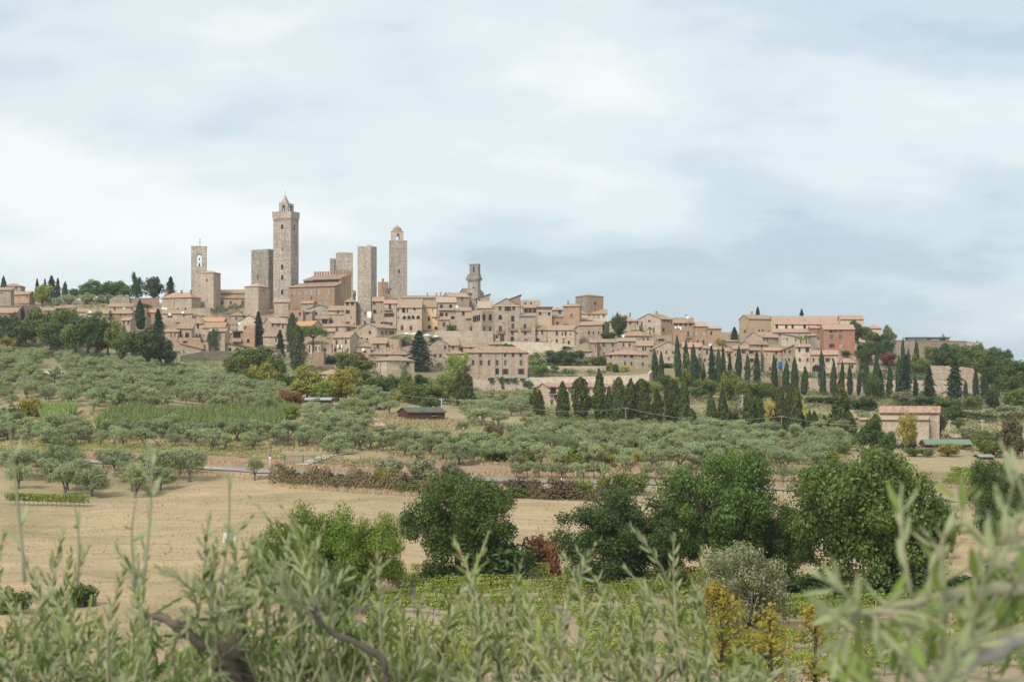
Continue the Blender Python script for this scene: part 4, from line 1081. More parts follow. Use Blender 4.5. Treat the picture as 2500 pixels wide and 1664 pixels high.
H('F','lean-to house with four pale windows below the bastion',1668,1966,616,680,'sh',570,'l:1765,645,24,38 l:1815,650,36,52 l:1868,650,36,52 s:1930,640,16,34',w='c')
H('F','stone house with three small shuttered windows below the bastion',1632,1912,746,935,'gx',706,'s:1757,838,22,40 s:1812,842,18,32 s:1870,842,18,30 d:1935,780,30,60',side=2006,w='s',th=.5)
H('F','small tiled roofs between bastion houses and poplar',1640,1800,690,730,'gx',655,'',w='s',r='r')
h = H('F','long two-storey stone house along the upper road',1258,1582,810,985,'gx',756,'s:1370,850,24,48 s:1436,858,16,32 s:1475,853,22,42 d:1535,860,12,24 s:1368,938,24,34 d:1450,920,16,20 d:1450,955,20,18 a:1512,957,24,38',w='s',ch='')
H('F','stone house with green slit window by the upper road',1112,1252,807,950,'gx',756,'g:1135,838,14,44 s:1195,838,22,42 a:1140,926,44,34',w='s')
H('F','tall plain stone wall-house at the end of the upper road',1582,1640,790,985,'sl',740,'s:1608,850,12,24 d:1612,1010,10,20',w='s')
# upper road walls
wall_run('pale stone retaining wall under the garden left of the palazzo',[(1062,808,835),(1150,807,836),(1204,808,836)],1.0,'k')
wall_run('high curved retaining wall below the upper road',[(1212,834,866),(1270,834,866),(1330,836,866),(1370,840,866),(1405,844,866)],1.2,'k')
# big lower palazzo
h = H('F','big four-storey stone palazzo with rows of brown shutters',262,1020,1078,1400,'hip',1012,'s:458,1110,26,40 s:750,1108,26,38 s:845,1110,32,40 s:938,1110,28,38 p:370,1108,24,36 p:555,1108,24,36 p:640,1108,14,36 p:670,1108,14,36 '
 's:367,1200,28,58 s:462,1200,28,58 s:557,1200,28,58 s:655,1200,28,58 G:752,1202,26,56 p:848,1200,24,50 G:940,1200,30,58 p:368,1303,28,50 p:460,1310,28,36 p:557,1303,28,56 a:655,1302,38,70 o:753,1306,32,60 p:848,1305,20,54 o:942,1306,32,60 d:658,1380,16,18',w='t',name='palazzo',cat='palazzo')
for x in (438,633,718): pipe(h,x,1085,1390)
PAL2 = h
h = H('F','small roof tower rising from the big lower palazzo',560,716,982,1050,'gx',955,'d:655,1018,38,34',w='s',d=PAL2.d+9)
H('F','left wing of the big lower palazzo behind yellow tree',60,262,1090,1380,'hip',1050,'d:20,1190,18,22 s:200,1140,20,30 d:130,1210,22,28 s:130,1320,22,30',w='t')
wall_run('tall buttressed base wall under the big lower palazzo',[(1155,925,958),(1200,925,958),(1286,925,958),(1290,922,958)],1.5,'k',batter=.8,dd=562.0)
wall_run('long pale terrace wall right of the lower palazzo',[(1290,921,945),(1360,920,944),(1450,918,942),(1540,916,940),(1585,912,938),(1600,900,930)],1.2,'k')
wall_run('thin garden terrace wall above the long pale wall',[(1290,892,906),(1380,893,906),(1480,893,906)],.7,'s')
H('F','pink corner house beside glass veranda',1780,1852,962,1130,'sh',945,'d:1832,1000,14,22 l:1838,1090,24,36',w='p')
H('F','glass veranda house under washing line, centre right',1650,1780,1065,1130,'sh',1035,'l:1735,1090,60,32',w='s')
# cream house with balcony
h = H('J','cream house with recessed balcony behind the cypress row',1440,2330,698,985,'gx',650,'D:1520,748,84,84 g:1552,842,34,54 l:2005,745,24,46 g:1740,742,20,40 s:2150,745,20,40 g:1500,900,40,60',side=1385,w='c',th=.25,r='r',dep=9); balcony(h,1515,780,120,36); CREAM=h
H('J','small outbuilding with stained wall above the power line',620,780,800,975,'flat',None,'d:745,925,24,40',w='k')
# right centre
H('G','stone house with two shuttered windows right of pink house',-62,320,757,935,'gx',716,'s:133,795,26,42 s:258,795,26,42 s:133,908,24,28 d:262,878,24,18',w='s')
H('G','joined stone house under the wide hip roof',320,572,742,870,'gx',702,'s:405,790,22,42 s:488,790,22,42',w='s')
H('G','wide hip-roofed stone house with dish left of palm',372,782,667,800,'hip',610,'s:677,718,22,40 s:738,718,22,40',w='s')
H('G','house with three arched windows behind the cypress pair',582,812,802,905,'gx',738,'a:672,847,22,50 a:708,847,16,44 a:785,838,18,48',w='s')
h = H('G','square hip-roofed house above the dining terrace',325,766,922,1140,'hip',866,'s:430,940,26,38 d:525,942,50,38 s:685,945,26,34 s:430,1042,26,44 s:522,1042,26,44 s:687,1050,26,44 s:240,1050,34,40 d:240,950,34,34',side=162,w='s',r='r',th=.5)
H('G','gable-fronted stone house behind tall cypresses',812,1216,847,1050,'gy',748,'s:990,893,22,36 s:1073,893,22,34 s:1022,980,16,36 d:867,890,14,38 d:912,885,12,30',w='s',r='k')
H('G','red-roofed stone house between the tall cypresses',1216,1487,822,1010,'gx',766,'s:1338,845,24,44 s:1443,848,22,44 s:1443,930,22,40',w='t',r='r')
H('G','pale gabled house with brick flank on the right skyline',612,915,440,650,'gy',362,'s:673,490,24,48 d:770,447,38,40 s:827,588,24,64 s:655,607,24,36 d:970,450,30,40 d:1022,450,30,40 s:957,587,34,48',side=1110,w='k',sidew='b',th=.8,ch='790,345,375')
h = H('G','brick house with row of four eave windows and hanging washing',1085,1362,492,800,'gx',425,'d:1120,517,34,38 d:1187,517,34,38 d:1255,515,34,38 d:1318,515,38,38 s:1290,640,24,60 s:1290,750,18,34 s:1358,758,12,20',w='b',ch='1275,372,410'); balcony(h,1293,680,76,32); GWASH=h
H('G','brick house with two white windows on the right skyline',1362,1546,537,800,'gx',482,'l:1398,625,24,50 l:1503,625,22,50 s:1420,750,24,44 s:1498,755,24,50',w='b',r='k')
H('G','last brick house of the right skyline terrace',1549,1742,572,800,'gx',545,'s:1603,632,24,50 l:1603,758,26,50',w='b',r='k')
H('G','red hip-roofed house behind the poplar, right of bastion',212,576,467,610,'hip',387,'s:497,493,26,44',w='s',r='r',ch='500,380,410')
H('G','narrow pale link house left of the pale gabled house',576,616,470,640,'sh',455,'s:594,500,20,30',w='k')
H('G','rooftop edge above the palm terrace, right',860,985,705,760,'flat',None,'d:920,725,80,30',w='g')
H('G','stone house with two brown windows behind the conifers, right',1490,1610,842,1170,'gx',810,'s:1545,893,28,48 s:1515,1000,26,40',w='s')
H('G','low stone house hidden behind the dark conifers, right',1620,1790,860,1150,'gx',825,'s:1837,930,20,40 d:1650,960,20,30',w='s')
H('G','glasshouse-like flat green roof by the small fir',1790,1960,745,800,'sh',725,'l:1850,770,60,30 l:1920,770,40,30',w='p')
# right quarter
h = H('H','tall tan block with gable roof at left of the red quarter',437,780,267,470,'gx',217,'d:585,432,22,36 a:638,424,22,26 d:720,433,14,14 s:400,435,24,40',side=345,w='n',th=.32,r='t',ch='545,195,232',name='tan_house')
h = H('H','long wing with big pink-red roof and two skylights',782,1710,342,430,'gx',234,'d:815,375,32,44 d:945,377,30,42 d:1033,377,30,42 d:1197,377,32,44 d:1382,362,30,18',w='c',r='r')
LW = h
H('H','far end wing with red roof behind the round tree',1695,2008,274,360,'gx',224,'',w='c',r='r')
h = H('H','big red brick block with grey shuttered windows',1462,1885,412,770,'gx',352,'d:1560,440,40,34 g:1620,440,60,34 g:1690,440,34,34 g:1570,518,42,54 g:1690,518,42,54 o:1573,637,32,50 l:1690,637,34,50',w='r',r='r',name='brick_house')
H('H','red brick wing with stepped roof left of the red block',1280,1462,397,700,'gx',372,'g:1388,450,20,36 g:1388,538,26,34 g:1435,538,24,34 d:1380,612,40,32 d:1430,612,40,32',w='r',r='r',name='brick_house',d=690)
H('H','low lean-to roof in front of the long pink-roofed wing',782,1330,452,530,'sh',415,'d:1130,480,10,14',w='g',r='r')
h = H('H','pale stone house with two green shutters, red quarter',620,882,517,620,'gx',452,'g:650,552,20,58 g:700,552,20,58 d:858,545,14,26',side=446,w='k',r='r',th=.6)
H('H','pale house with stepped roofs left of the palms',884,1120,522,640,'sr',475,'s:960,540,18,38 s:1078,552,18,38 d:905,545,10,16',w='k',r='r')
H('H','slender stone turret house beside the red brick wing',1286,1366,492,710,'hip',466,'d:1318,605,14,10',w='g',name='stone_turret',cat='turret')
H('H','stone house with grey roof and tiny windows, right slope',440,732,614,730,'gx',572,'d:573,634,20,14 d:635,640,26,34',side=350,w='s',th=.5)
H('H','stone house with open brown shutters behind slim cypress',222,440,680,1000,'gx',642,'o:367,722,26,36 s:380,940,26,50 d:255,760,16,30',w='s')
h = H('H','tall stone house with dark shutters and small white washing',440,602,700,1000,'sh',680,'o:472,725,26,36 o:480,836,28,48 s:485,945,26,50',w='s')
H('H','stone house with orange roof and blue laundry',645,900,697,985,'gx',668,'s:823,735,28,40 d:827,825,24,48 s:733,948,30,42 s:688,760,12,20',side=602,w='s',r='n',th=.35); BLUEH=HOUSES[-1]
H('H','greyish stone house with slanting roof right of the orange roof',902,1075,692,985,'sl',622,'s:933,714,20,42 s:997,714,26,46 s:988,826,24,36 d:940,830,14,30',w='g')
H('H','tall narrow stone house with large dark window, right slope',1075,1284,652,1000,'gx',616,'s:1130,690,26,52 D:1238,692,46,52 s:1135,828,26,42 s:1240,828,26,42 d:1195,935,16,24',w='t',r='r')
h = H('H','stone house with wide dark archway, right slope',1290,1666,757,1012,'gx',702,'s:1325,828,24,42 s:1407,828,24,42 o:1515,828,24,46 s:1588,825,22,40 a:1358,942,106,95',w='s',r='r')
H('H','small hip-roofed lodge at the right end of the houses',1672,1900,864,1010,'hip',806,'d:1850,915,26,48 g:1725,905,26,40',w='s',r='r')
H('H','stone house with single window between conifers, right slope',122,216,712,1000,'gx',668,'s:155,765,26,44',w='s')
H('H','brick garden terrace strip below the tan block',110,345,602,650,'flat',None,'',w='p')
HEDGEWALL = wall_run('long rubble retaining wall behind the cypress row, right',[(1862,922,956),(1900,922,955),(1960,923,955),(2040,924,955),(2130,926,958),(2200,928,962),(2270,928,966),(2320,929,968)],1.0,'s')
wall_run('short garden wall above the hedge, right',[(2100,876,884),(2140,876,884),(2160,877,884)],.5,'k')
# fortress end
H('I','small pale house with red roof behind the round tree, far right',98,236,96,180,'hip',60,'',w='c',r='r')
wall_run('fortress wall with brick upper band on the far right',[(2180,831,868),(2240,831,868),(2300,832,868),(2360,833,868),(2378,836,868)],1.5,'s',cap='r',name='fortress_wall')
wall_run('curved bastion wall below the far right trees',[(2272,892,960),(2320,893,962),(2350,895,964),(2375,899,966),(2380,905,966)],1.2,'s')
wall_run('low rubble wall at the far right under dark trees',[(2386,911,945),(2420,911,945),(2442,911,945)],1.0,'s')
h = H('I','low glass pavilion with red columns on the fortress wall',545,1005,203,236,'flat',None,'l:600,220,90,26 l:690,220,80,26 g:770,220,40,26 l:850,220,80,26 l:930,220,80,26',w='p',name='glass_pavilion',cat='pavilion',dep=6)
mb = MB(); mb.box(-h.Wf-.8,.5,-.8,h.Wd+.5,h.Hh+.003,h.Hh+.3); mb.build('roof_slab', M['greenroof2'], h.root)
# farm in the valley, right
h = H('I','old stone farmhouse with orange tiled roof beside bare yard',268,892,1042,1385,'gx',980,'d:608,1060,14,20',side=958,w='s',r='r',th=.28,name='farmhouse'); FARM=h
rp = [[(-h.Wf-.4,-4.2,h.V(1132)),(-h.Wf*.17,-4.2,h.V(1132)),(-h.Wf*.17,-.01,h.V(1085)),(-h.Wf-.4,-.01,h.V(1085))]]
roof_from([[Vector(p)+Vector((0,0,.15)) for p in q] for q in rp], .15, [R['k'],M['eave']], 'lean_to_roof', h.root)
mb = MB(); zt = h.V(1132)
facade(mb, h.Wf*.83, zt-.05, [(h.Wf*.42,h.Wf*.42+1.2,zt-3.4,zt-1.2,'d'),(h.Wf*.50,h.Wf*.50+1.5,.7,3.0,'d')], lambda u,v,i: (-h.Wf+u,-3.8+i,v)); facade(mb, 3.8, zt-.05, [], lambda u,v,i: (-h.Wf*.17,-3.8+u,v)); facade(mb, 3.8, zt-.05, [], lambda u,v,i: (-h.Wf,-u,v))
mb.build('lean_to_wall', W['t'], h.root)
link('window', window_mesh('d',1.2,2.2), h.root, (-h.Wf+h.Wf*.42+.6,-3.585,zt-3.4)); link('door', window_mesh('s',1.5,2.3), h.root, (-h.Wf+h.Wf*.5+.75,-3.585,.7))
H('I','low tiled barn roof left of the farmhouse',5,112,1130,1200,'gx',1106,'',w='s',r='r',name='barn',cat='barn')
def shed(z, label, x0, x1, ye, yb, yr, wallm, roofm, side=None, th=.3, name='shed', cat='shed', dep=6):
    h = H(z, label, x0, x1, ye, yb, 'gx', yr, '', side=side, w='n', name=name, cat=cat, th=th if side else None, dep=dep)
    for c in h.root.children:
        if c.name.startswith('wall'): c.data.materials[0] = wallm
        if c.name.startswith('roof'): c.data.materials[0] = roofm
    return h
shed('I','long wooden shed with pale green roof near the farmhouse',742,1255,1402,1450,1353,M['redwood'],M['greenroof2'],dep=5)
H('I','tiny tiled hut right of the farmhouse',1042,1190,1332,1370,'gx',1294,'',w='n',r='r',name='hut',cat='hut')
h = shed('M','dark red wooden cabin with grey-green roof among olives',1800,2165,765,850,722,M['redwood'],M['greenroof'],side=1690,th=.45,name='cabin',cat='cabin')
link('door', window_mesh('s',1.0,2.0), h.root, (-h.Wf*.6,-.02,.7)); link('window', window_mesh('d',.8,.8), h.root, (-h.Wf*.3,-.02,1.6))
h = shed('M','long low dark shed under the yellow trees, left centre',760,1020,645,700,625,M['cardark'],M['metal'],dep=4); link('door', window_mesh('s',1.0,1.9), h.root, (-h.Wf*.5,-.02,.7))
h = shed('K','small black hut with flat grey roof behind the olives',1085,1190,680,750,664,M['cardark'],M['metal'],dep=3,name='hut',cat='hut'); link('window', window_mesh('l',1.2,.9), h.root, (-h.Wf*.5,-.02,h.Hh-1.4))
h = shed('Y','white-roofed pale shed in the left olive grove',360,525,415,470,396,M['metal'],M['white'],dep=4); link('window', window_mesh('d',.8,.8), h.root, (-h.Wf*.5,-.02,h.Hh-1.3))
h = shed('K','low dark red hut among olives, centre right',340,420,638,700,625,M['redwood'],M['redwood'],dep=3,name='hut',cat='hut')
h = shed('P','lean-to of grey sheets by the vineyard, right',1100,1260,290,312,280,M['concrete'],M['metal'],dep=4,name='lean_to',cat='shed')
h = shed('P','black-walled shed with grey roof at the right edge',1400,1475,272,312,260,M['cardark'],M['metal'],dep=4)
# ---------------------------------------------------------------- foliage
LM = {
 'olive': leaf_mat('olive_leaves', ((0.290,0.340,0.150),(0.380,0.430,0.215),(0.490,0.530,0.310)), 0.45),
 'cypress': leaf_mat('cypress_leaves', ((0.026,0.054,0.022),(0.044,0.080,0.030),(0.075,0.118,0.046)), 0.12),
 'cypress2': leaf_mat('cypress_leaves_warm', ((0.045,0.064,0.017),(0.075,0.098,0.026),(0.128,0.138,0.044)), 0.12),
 'dark': leaf_mat('dark_leaves', ((0.044,0.074,0.020),(0.074,0.114,0.031),(0.122,0.170,0.050)), 0.25),
 'mid': leaf_mat('mid_leaves', ((0.105,0.140,0.032),(0.158,0.200,0.048),(0.230,0.268,0.078)), 0.28),
 'oak': leaf_mat('oak_leaves', ((0.056,0.094,0.019),(0.094,0.148,0.030),(0.156,0.224,0.053)), 0.28),
 'bright': leaf_mat('bright_leaves', ((0.120,0.190,0.024),(0.185,0.275,0.038),(0.260,0.360,0.070)), 0.32),
 'lime': leaf_mat('lime_leaves', ((0.200,0.245,0.040),(0.285,0.330,0.065),(0.390,0.420,0.120)), 0.32),
 'yellow': leaf_mat('yellow_leaves', ((0.270,0.245,0.040),(0.370,0.325,0.065),(0.450,0.400,0.115)), 0.32),
 'gold': leaf_mat('gold_leaves', ((0.36,0.34,0.075),(0.50,0.47,0.12),(0.60,0.56,0.20)), 0.32),
 'rust': leaf_mat('rust_leaves', ((0.20,0.085,0.040),(0.275,0.125,0.058),(0.33,0.180,0.085)), 0.25),
 'red': leaf_mat('red_leaves', ((0.33,0.085,0.045),(0.44,0.130,0.070),(0.50,0.220,0.13)), 0.25),
 'brown': leaf_mat('brown_brush', ((0.120,0.105,0.045),(0.170,0.145,0.060),(0.230,0.190,0.090)), 0.2),
 'purple': leaf_mat('purple_brush', ((0.095,0.062,0.050),(0.140,0.092,0.070),(0.190,0.130,0.095)), 0.2),
 'grey': leaf_mat('grey_leaves', ((0.230,0.255,0.125),(0.310,0.330,0.170),(0.410,0.420,0.240)), 0.28),
 'vine': leaf_mat('vine_leaves', ((0.175,0.235,0.036),(0.250,0.320,0.055),(0.360,0.400,0.095)), 0.32),
 'pine': leaf_mat('pine_needles', ((0.058,0.120,0.024),(0.090,0.170,0.036),(0.130,0.220,0.055)), 0.22),
 'fir': leaf_mat('fir_needles', ((0.032,0.060,0.032),(0.050,0.086,0.042),(0.080,0.120,0.060)), 0.12),
 'reed': leaf_mat('reed_blades', ((0.190,0.270,0.070),(0.290,0.370,0.115),(0.450,0.480,0.220)), 0.3),
 'straw': leaf_mat('dry_grass', ((0.420,0.310,0.175),(0.470,0.350,0.210),(0.530,0.410,0.260)), 0.25),
 'grass2': leaf_mat('grove_grass_blades', ((0.22,0.22,0.09),(0.32,0.29,0.13),(0.44,0.36,0.19)), 0.3),
 'ivy': leaf_mat('ivy_leaves', ((0.040,0.080,0.028),(0.060,0.115,0.040),(0.090,0.160,0.060)), 0.25),
 'maple': leaf_mat('maple_leaves', ((0.24,0.26,0.03),(0.40,0.34,0.05),(0.44,0.27,0.09)), 0.38),
}
def unit(v): return v/np.maximum(np.linalg.norm(v, axis=1, keepdims=True), 1e-9)
def leaf_quads(P, Nn, size, asp, rng, up=0.0):
    """diamond-shaped leaf clumps at P facing roughly Nn; returns verts, faces"""
    n = len(P)
    nr = unit(Nn + rng.normal(0, 0.55, (n,3)))
    t = rng.normal(0, 1, (n,3)); t[:,2] += up
    t = unit(t - nr*np.sum(t*nr,1,keepdims=True)); b = np.cross(nr, t)
    L = (size*rng.uniform(0.65, 1.35, n))[:,None]; Wd = L*asp
    sag = nr*L*rng.uniform(-.18,.18,(n,1))
    V = np.stack([P - t*L*.5, P + b*Wd*.5 + sag, P + t*L*.5, P - b*Wd*.5 + sag], 1).reshape(-1,3)
    Fq = np.arange(4*n).reshape(n,4)
    return V, Fq
def shell_points(C, Rr, n, rng, inner=.62):
    """points on the skins of a set of ellipsoid blobs C (k,3), Rr (k,3)"""
    a = Rr[:,0]*Rr[:,2]; k = rng.choice(len(C), n, p=a/a.sum())
    dr = unit(rng.normal(0,1,(n,3)))
    q = rng.uniform(inner, 1.05, n)[:,None]
    return C[k] + dr*Rr[k]*q, unit(dr/Rr[k])
def blob_crown(rng, zc, rad, nb, br=(.30,.46), low=-.65, spread=.72):
    rad = np.array(rad)
    dr = unit(rng.normal(0,1,(nb,3))); dr[:,2] = np.where(dr[:,2] < low, -dr[:,2]*.5, dr[:,2])
    C = dr*rad*rng.uniform(.35, spread+.1, (nb,1)); C[:,2] += zc
    Rr = rad*rng.uniform(br[0], br[1], (nb,1))
    return C, Rr
def limbs(mb, rng, zfork, top, spread, r0, n=4, m=0, lean=0.0):
    """trunk forking into limbs"""
    bx, by = rng.normal(0, .04*zfork+lean, 2)
    mb.tube([(0,0,-.5),(bx*.3,by*.3,zfork*.5),(bx,by,zfork)], [r0*1.25,r0,r0*.85], 7, m)
    for k in range(n):
        a = 2*math.pi*(k+rng.uniform(0,.6))/n; s = spread*rng.uniform(.6,1.0); h = top*rng.uniform(.75,1.0)
        p1 = (bx+math.cos(a)*s*.35, by+math.sin(a)*s*.35, zfork+(h-zfork)*.35)
        p2 = (bx+math.cos(a)*s*.75+rng.normal(0,.1*s), by+math.sin(a)*s*.75+rng.normal(0,.1*s), zfork+(h-zfork)*.72)
        p3 = (bx+math.cos(a)*s, by+math.sin(a)*s, h)
        mb.tube([(bx,by,zfork-.15),p1,p2,p3], [r0*.62,r0*.45,r0*.28,r0*.1], 5, m)
        q = (p2[0]+math.cos(a+.9)*s*.3, p2[1]+math.sin(a+.9)*s*.3, p2[2]+(h-p2[2])*.8)
        mb.tube([p1,((p1[0]+q[0])/2,(p1[1]+q[1])/2,p2[2]),q], [r0*.32,r0*.2,r0*.07], 4, m)
PROTO = {}
class Tree: pass
def proto(kind, seed):
    """tree of unit size: base at 0, real-world sizes; stores its height and half-width"""
    key = (kind, seed)
    if key in PROTO: return PROTO[key]
    rng = np.random.default_rng(hash((kind, seed)) % 1 + sum(map(ord, kind))*31 + seed*101)
    t = Tree(); mb = MB(); bark = M['bark']; mat = None
    base = kind.split('_')[0]
    if base == 'olive':
        Hh, R0 = 4.4, 2.3
        C, Rr = blob_crown(rng, 2.45, (R0*rng.uniform(.8,1.15),R0*rng.uniform(.8,1.15),1.8), int(rng.integers(13,22)), (.20,.42), -.8)
        P, Nn = shell_points(C, Rr, 2300, rng, .3); V, Fq = leaf_quads(P, Nn, .34, .30, rng, 1.4)
        limbs(mb, rng, .8, 3.2, 1.4, .16, 4); bark = M['olivebark']; mat = LM['olive']; vis = 1.0
    elif base == 'bushy':      # clipped young olive, foliage nearly to the ground
        Hh, R0 = 2.6, 1.15
        C, Rr = blob_crown(rng, 1.45, (R0,R0,1.1), 12, (.34,.5), -.8)
        P, Nn = shell_points(C, Rr, 700, rng, .5); V, Fq = leaf_quads(P, Nn, .34, .34, rng, .6)
        mb.tube([(0,0,-.4),(0,0,1.4)],[.09,.05],6); bark = M['olivebark']; mat = LM['olive']
    elif base in ('cypress','cypressfat'):
        Hh = 12.0; R0 = 1.35 if base == 'cypress' else 2.3
        n = 2600 if base == 'cypress' else 3600
        z = rng.uniform(0,1,n)**.85
        if base == 'cypress': prof = np.interp(z, [0,.06,.3,.6,.85,1],[.45,.78,1.0,.80,.42,.03])
        else: prof = np.interp(z, [0,.08,.35,.65,.85,.95,1],[.45,.72,1.0,.95,.72,.45,.1])
        a = rng.uniform(0,2*math.pi,n); ph = rng.uniform(0,6.28,6)
        lump = 1+.15*np.sin(3*a+ph[0]+z*9)+.12*np.sin(5*a+ph[1]-z*17)+.11*np.sin(2*a+z*31+ph[2])+.08*np.sin(a+z*5+ph[3])
        q = np.where(rng.uniform(0,1,n) < .72, rng.uniform(.82,1.14,n), rng.uniform(.45,.88,n))
        r = R0*prof*lump*q
        P = np.stack([r*np.cos(a), r*np.sin(a), .35+z*(Hh-.5)],1)
        Nn = np.stack([np.cos(a), np.sin(a), np.full(n,.25)],1)
        V, Fq = leaf_quads(P, Nn, .62, .42, rng, 2.2)
        mb.tube([(0,0,-.5),(0,0,Hh*.9)],[.2,.04],6); mat = LM['cypress' if '_w' not in kind else 'cypress2']
    elif base in ('fir','ragged'):
        Hh, R0 = 13.0, 3.0 if base == 'fir' else 2.0
        n = 3400; z = rng.uniform(0,1,n)**.8
        tiers = 11 if base == 'fir' else 9
        ph = (z*tiers) % 1.0
        a0 = rng.integers(0,9,n)*2*math.pi/9 + np.floor(z*tiers)*1.3 + rng.normal(0,.22,n)
        env = np.interp(z,[0,.12,.5,.85,1],[.75,1.0,.72,.30,.03])
        rr = R0*env*(1-.45*ph)*rng.uniform(.15,1.0,n)**.6*(1+.28*np.sin(a0*2+np.floor(z*tiers)*2.1))
        P = np.stack([rr*np.cos(a0), rr*np.sin(a0), .6+z*(Hh-.8)-rr*.12],1)
        Nn = np.stack([np.cos(a0)*.4, np.sin(a0)*.4, np.full(n,.9)],1)
        V, Fq = leaf_quads(P, Nn, .72, .34, rng, .2)
        mb.tube([(0,0,-.5),(0,0,Hh*.96)],[.3,.03],6); mat = LM['fir']
    elif base == 'pine':       # umbrella pine
        Hh, R0 = 9.0, 4.6
        nb = 30; a = rng.uniform(0,6.283,nb); r = np.sqrt(rng.uniform(0,1,nb))*R0*.72
        C = np.stack([r*np.cos(a), r*np.sin(a), 5.6+2.0*(1-(r/R0)**2)+rng.uniform(-.9,.6,nb)],1)
        Rr = np.stack([rng.uniform(1.1,1.6,nb)]*2+[rng.uniform(.75,1.15,nb)],1)
        P, Nn = shell_points(C, Rr, 3600, rng, .6); V, Fq = leaf_quads(P, Nn, .42, .5, rng)
        mb.tube([(0,0,-.5),(.2,0,3),(.1,.1,5.2)],[.34,.27,.22],8)
        for k in range(7):
            q = 2*math.pi*k/7; mb.tube([(.1,.1,4.6),(math.cos(q)*1.4,math.sin(q)*1.4,5.7),(math.cos(q)*2.9,math.sin(q)*2.9,6.6)],[.16,.11,.05],5)
        mat = LM['pine']
    elif base == 'dome':       # umbrella pine with crown down to the roofs
        Hh, R0 = 8.0, 5.0
        nb = 40; a = rng.uniform(0,6.283,nb); r = np.sqrt(rng.uniform(0,1,nb))*R0*.78
        C = np.stack([r*np.cos(a), r*np.sin(a), 2.6+4.2*np.sqrt(np.maximum(0,1-(r/R0)**2))-rng.uniform(0,3.6,nb)*(r/R0<.9)],1)
        Rr = np.stack([rng.uniform(1.0,1.5,nb)]*2+[rng.uniform(.8,1.2,nb)],1)
        P, Nn = shell_points(C, Rr, 6500, rng, .5); V, Fq = leaf_quads(P, Nn, .46, .6, rng)
        limbs(mb, rng, 2.0, 5.5, 3.5, .34, 6); mat = LM['pine']
    elif base == 'big':        # large oak seen fairly near
        Hh, R0 = 10.5, 5.2
        C, Rr = blob_crown(rng, 5.2, (R0*1.08,R0*1.08,4.7), 80, (.16,.29), -.92, .84)
        P, Nn = shell_points(C, Rr, 34000, rng, .35); V, Fq = leaf_quads(P, Nn, .25, .62, rng)
        limbs(mb, rng, 2.2, 8.6, 3.6, .36, 6); mat = LM['oak']
    elif base == 'acacia':     # soft feathery crown
        Hh, R0 = 9.0, 5.0
        C, Rr = blob_crown(rng, 4.3, (R0*1.05,R0*1.05,4.2), 60, (.18,.32), -.95, .82)
        P, Nn = shell_points(C, Rr, 26000, rng, .35); V, Fq = leaf_quads(P, Nn, .28, .42, rng, -.3)
        limbs(mb, rng, 1.6, 7.4, 3.4, .28, 6); mat = LM['bright']
    elif base == 'willow':     # grey loose crown with fine leaves
        Hh, R0 = 7.0, 3.6
        C, Rr = blob_crown(rng, 3.6, (R0*1.05,R0*1.05,3.2), 48, (.18,.32), -.95, .80)
        P, Nn = shell_points(C, Rr, 15000, rng, .4); V, Fq = leaf_quads(P, Nn, .26, .40, rng, -.2)
        limbs(mb, rng, 1.0, 5.8, 2.6, .2, 6); mat = LM['grey']
    elif base == 'tree':       # ordinary round tree in the distance
        Hh, R0 = 8.0, 3.7
        C, Rr = blob_crown(rng, 4.0, (R0*.95,R0*.95,3.6), 34, (.22,.40), -.95, .80)
        P, Nn = shell_points(C, Rr, 3600, rng, .5); V, Fq = leaf_quads(P, Nn, .50, .6, rng)
        limbs(mb, rng, 1.2, 6.4, 2.4, .24, 5); mat = LM['mid']
    elif base == 'sparse':     # thin crown through which one sees
        Hh, R0 = 7.0, 3.0
        C, Rr = blob_crown(rng, 3.6, (R0,R0,3.2), 22, (.20,.36), -.9)
        P, Nn = shell_points(C, Rr, 1900, rng, .3); V, Fq = leaf_quads(P, Nn, .40, .5, rng)
        limbs(mb, rng, 1.2, 6.2, 2.6, .18, 6); mat = LM['mid']
    elif base == 'shrub':
        Hh, R0 = 3.0, 2.0
        C, Rr = blob_crown(rng, 1.15, (R0,R0,1.6), 24, (.26,.44), -.75)
        P, Nn = shell_points(C, Rr, 2400, rng, .5); V, Fq = leaf_quads(P, Nn, .32, .55, rng)
        for k in range(4): mb.tube([(0,0,-.3),(math.cos(k*1.6)*.5,math.sin(k*1.6)*.5,1.2),(math.cos(k*1.6)*1.0,math.sin(k*1.6)*1.0,2.1)],[.07,.05,.02],5)
        mat = LM['mid']
    elif base == 'palm':
        Hh, R0 = 5.0, 1.8
        Vs, Fs = [], []
        for k in range(34):
            q = rng.uniform(0,6.283); el = rng.uniform(-.3,1.3); L = rng.uniform(1.4,2.0)
            dx = np.array((math.cos(q),math.sin(q))); pts = []
            for i in range(6):
                s = i/5; rr = L*s*math.cos(el); zz = 3.9+L*s*math.sin(el)-1.1*s*s
                pts.append((dx[0]*rr, dx[1]*rr, zz))
            pr = (-dx[1], dx[0]); wds = [.06,.26,.32,.28,.18,.02]
            b0 = len(Vs)
            for i,(x,y,zz) in enumerate(pts):
                Vs += [(x-pr[0]*wds[i],y-pr[1]*wds[i],zz-.06),(x+pr[0]*wds[i],y+pr[1]*wds[i],zz+.02)]
            for i in range(5): Fs.append([b0+2*i,b0+2*i+1,b0+2*i+3,b0+2*i+2])
        V, Fq = np.array(Vs), np.array(Fs); mb.tube([(0,0,-.5),(0,0,4.0)],[.28,.24],8); mat = LM['bright']
    elif base == 'vineplant':
        Hh, R0 = 1.75, .75
        n = 150; P = np.stack([rng.uniform(-.72,.72,n), rng.normal(0,.17,n), .62+1.05*rng.uniform(0,1,n)**.9],1)
        Nn = np.stack([rng.normal(0,.3,n), rng.choice([-1,1],n)*.8, rng.uniform(0,.8,n)],1)
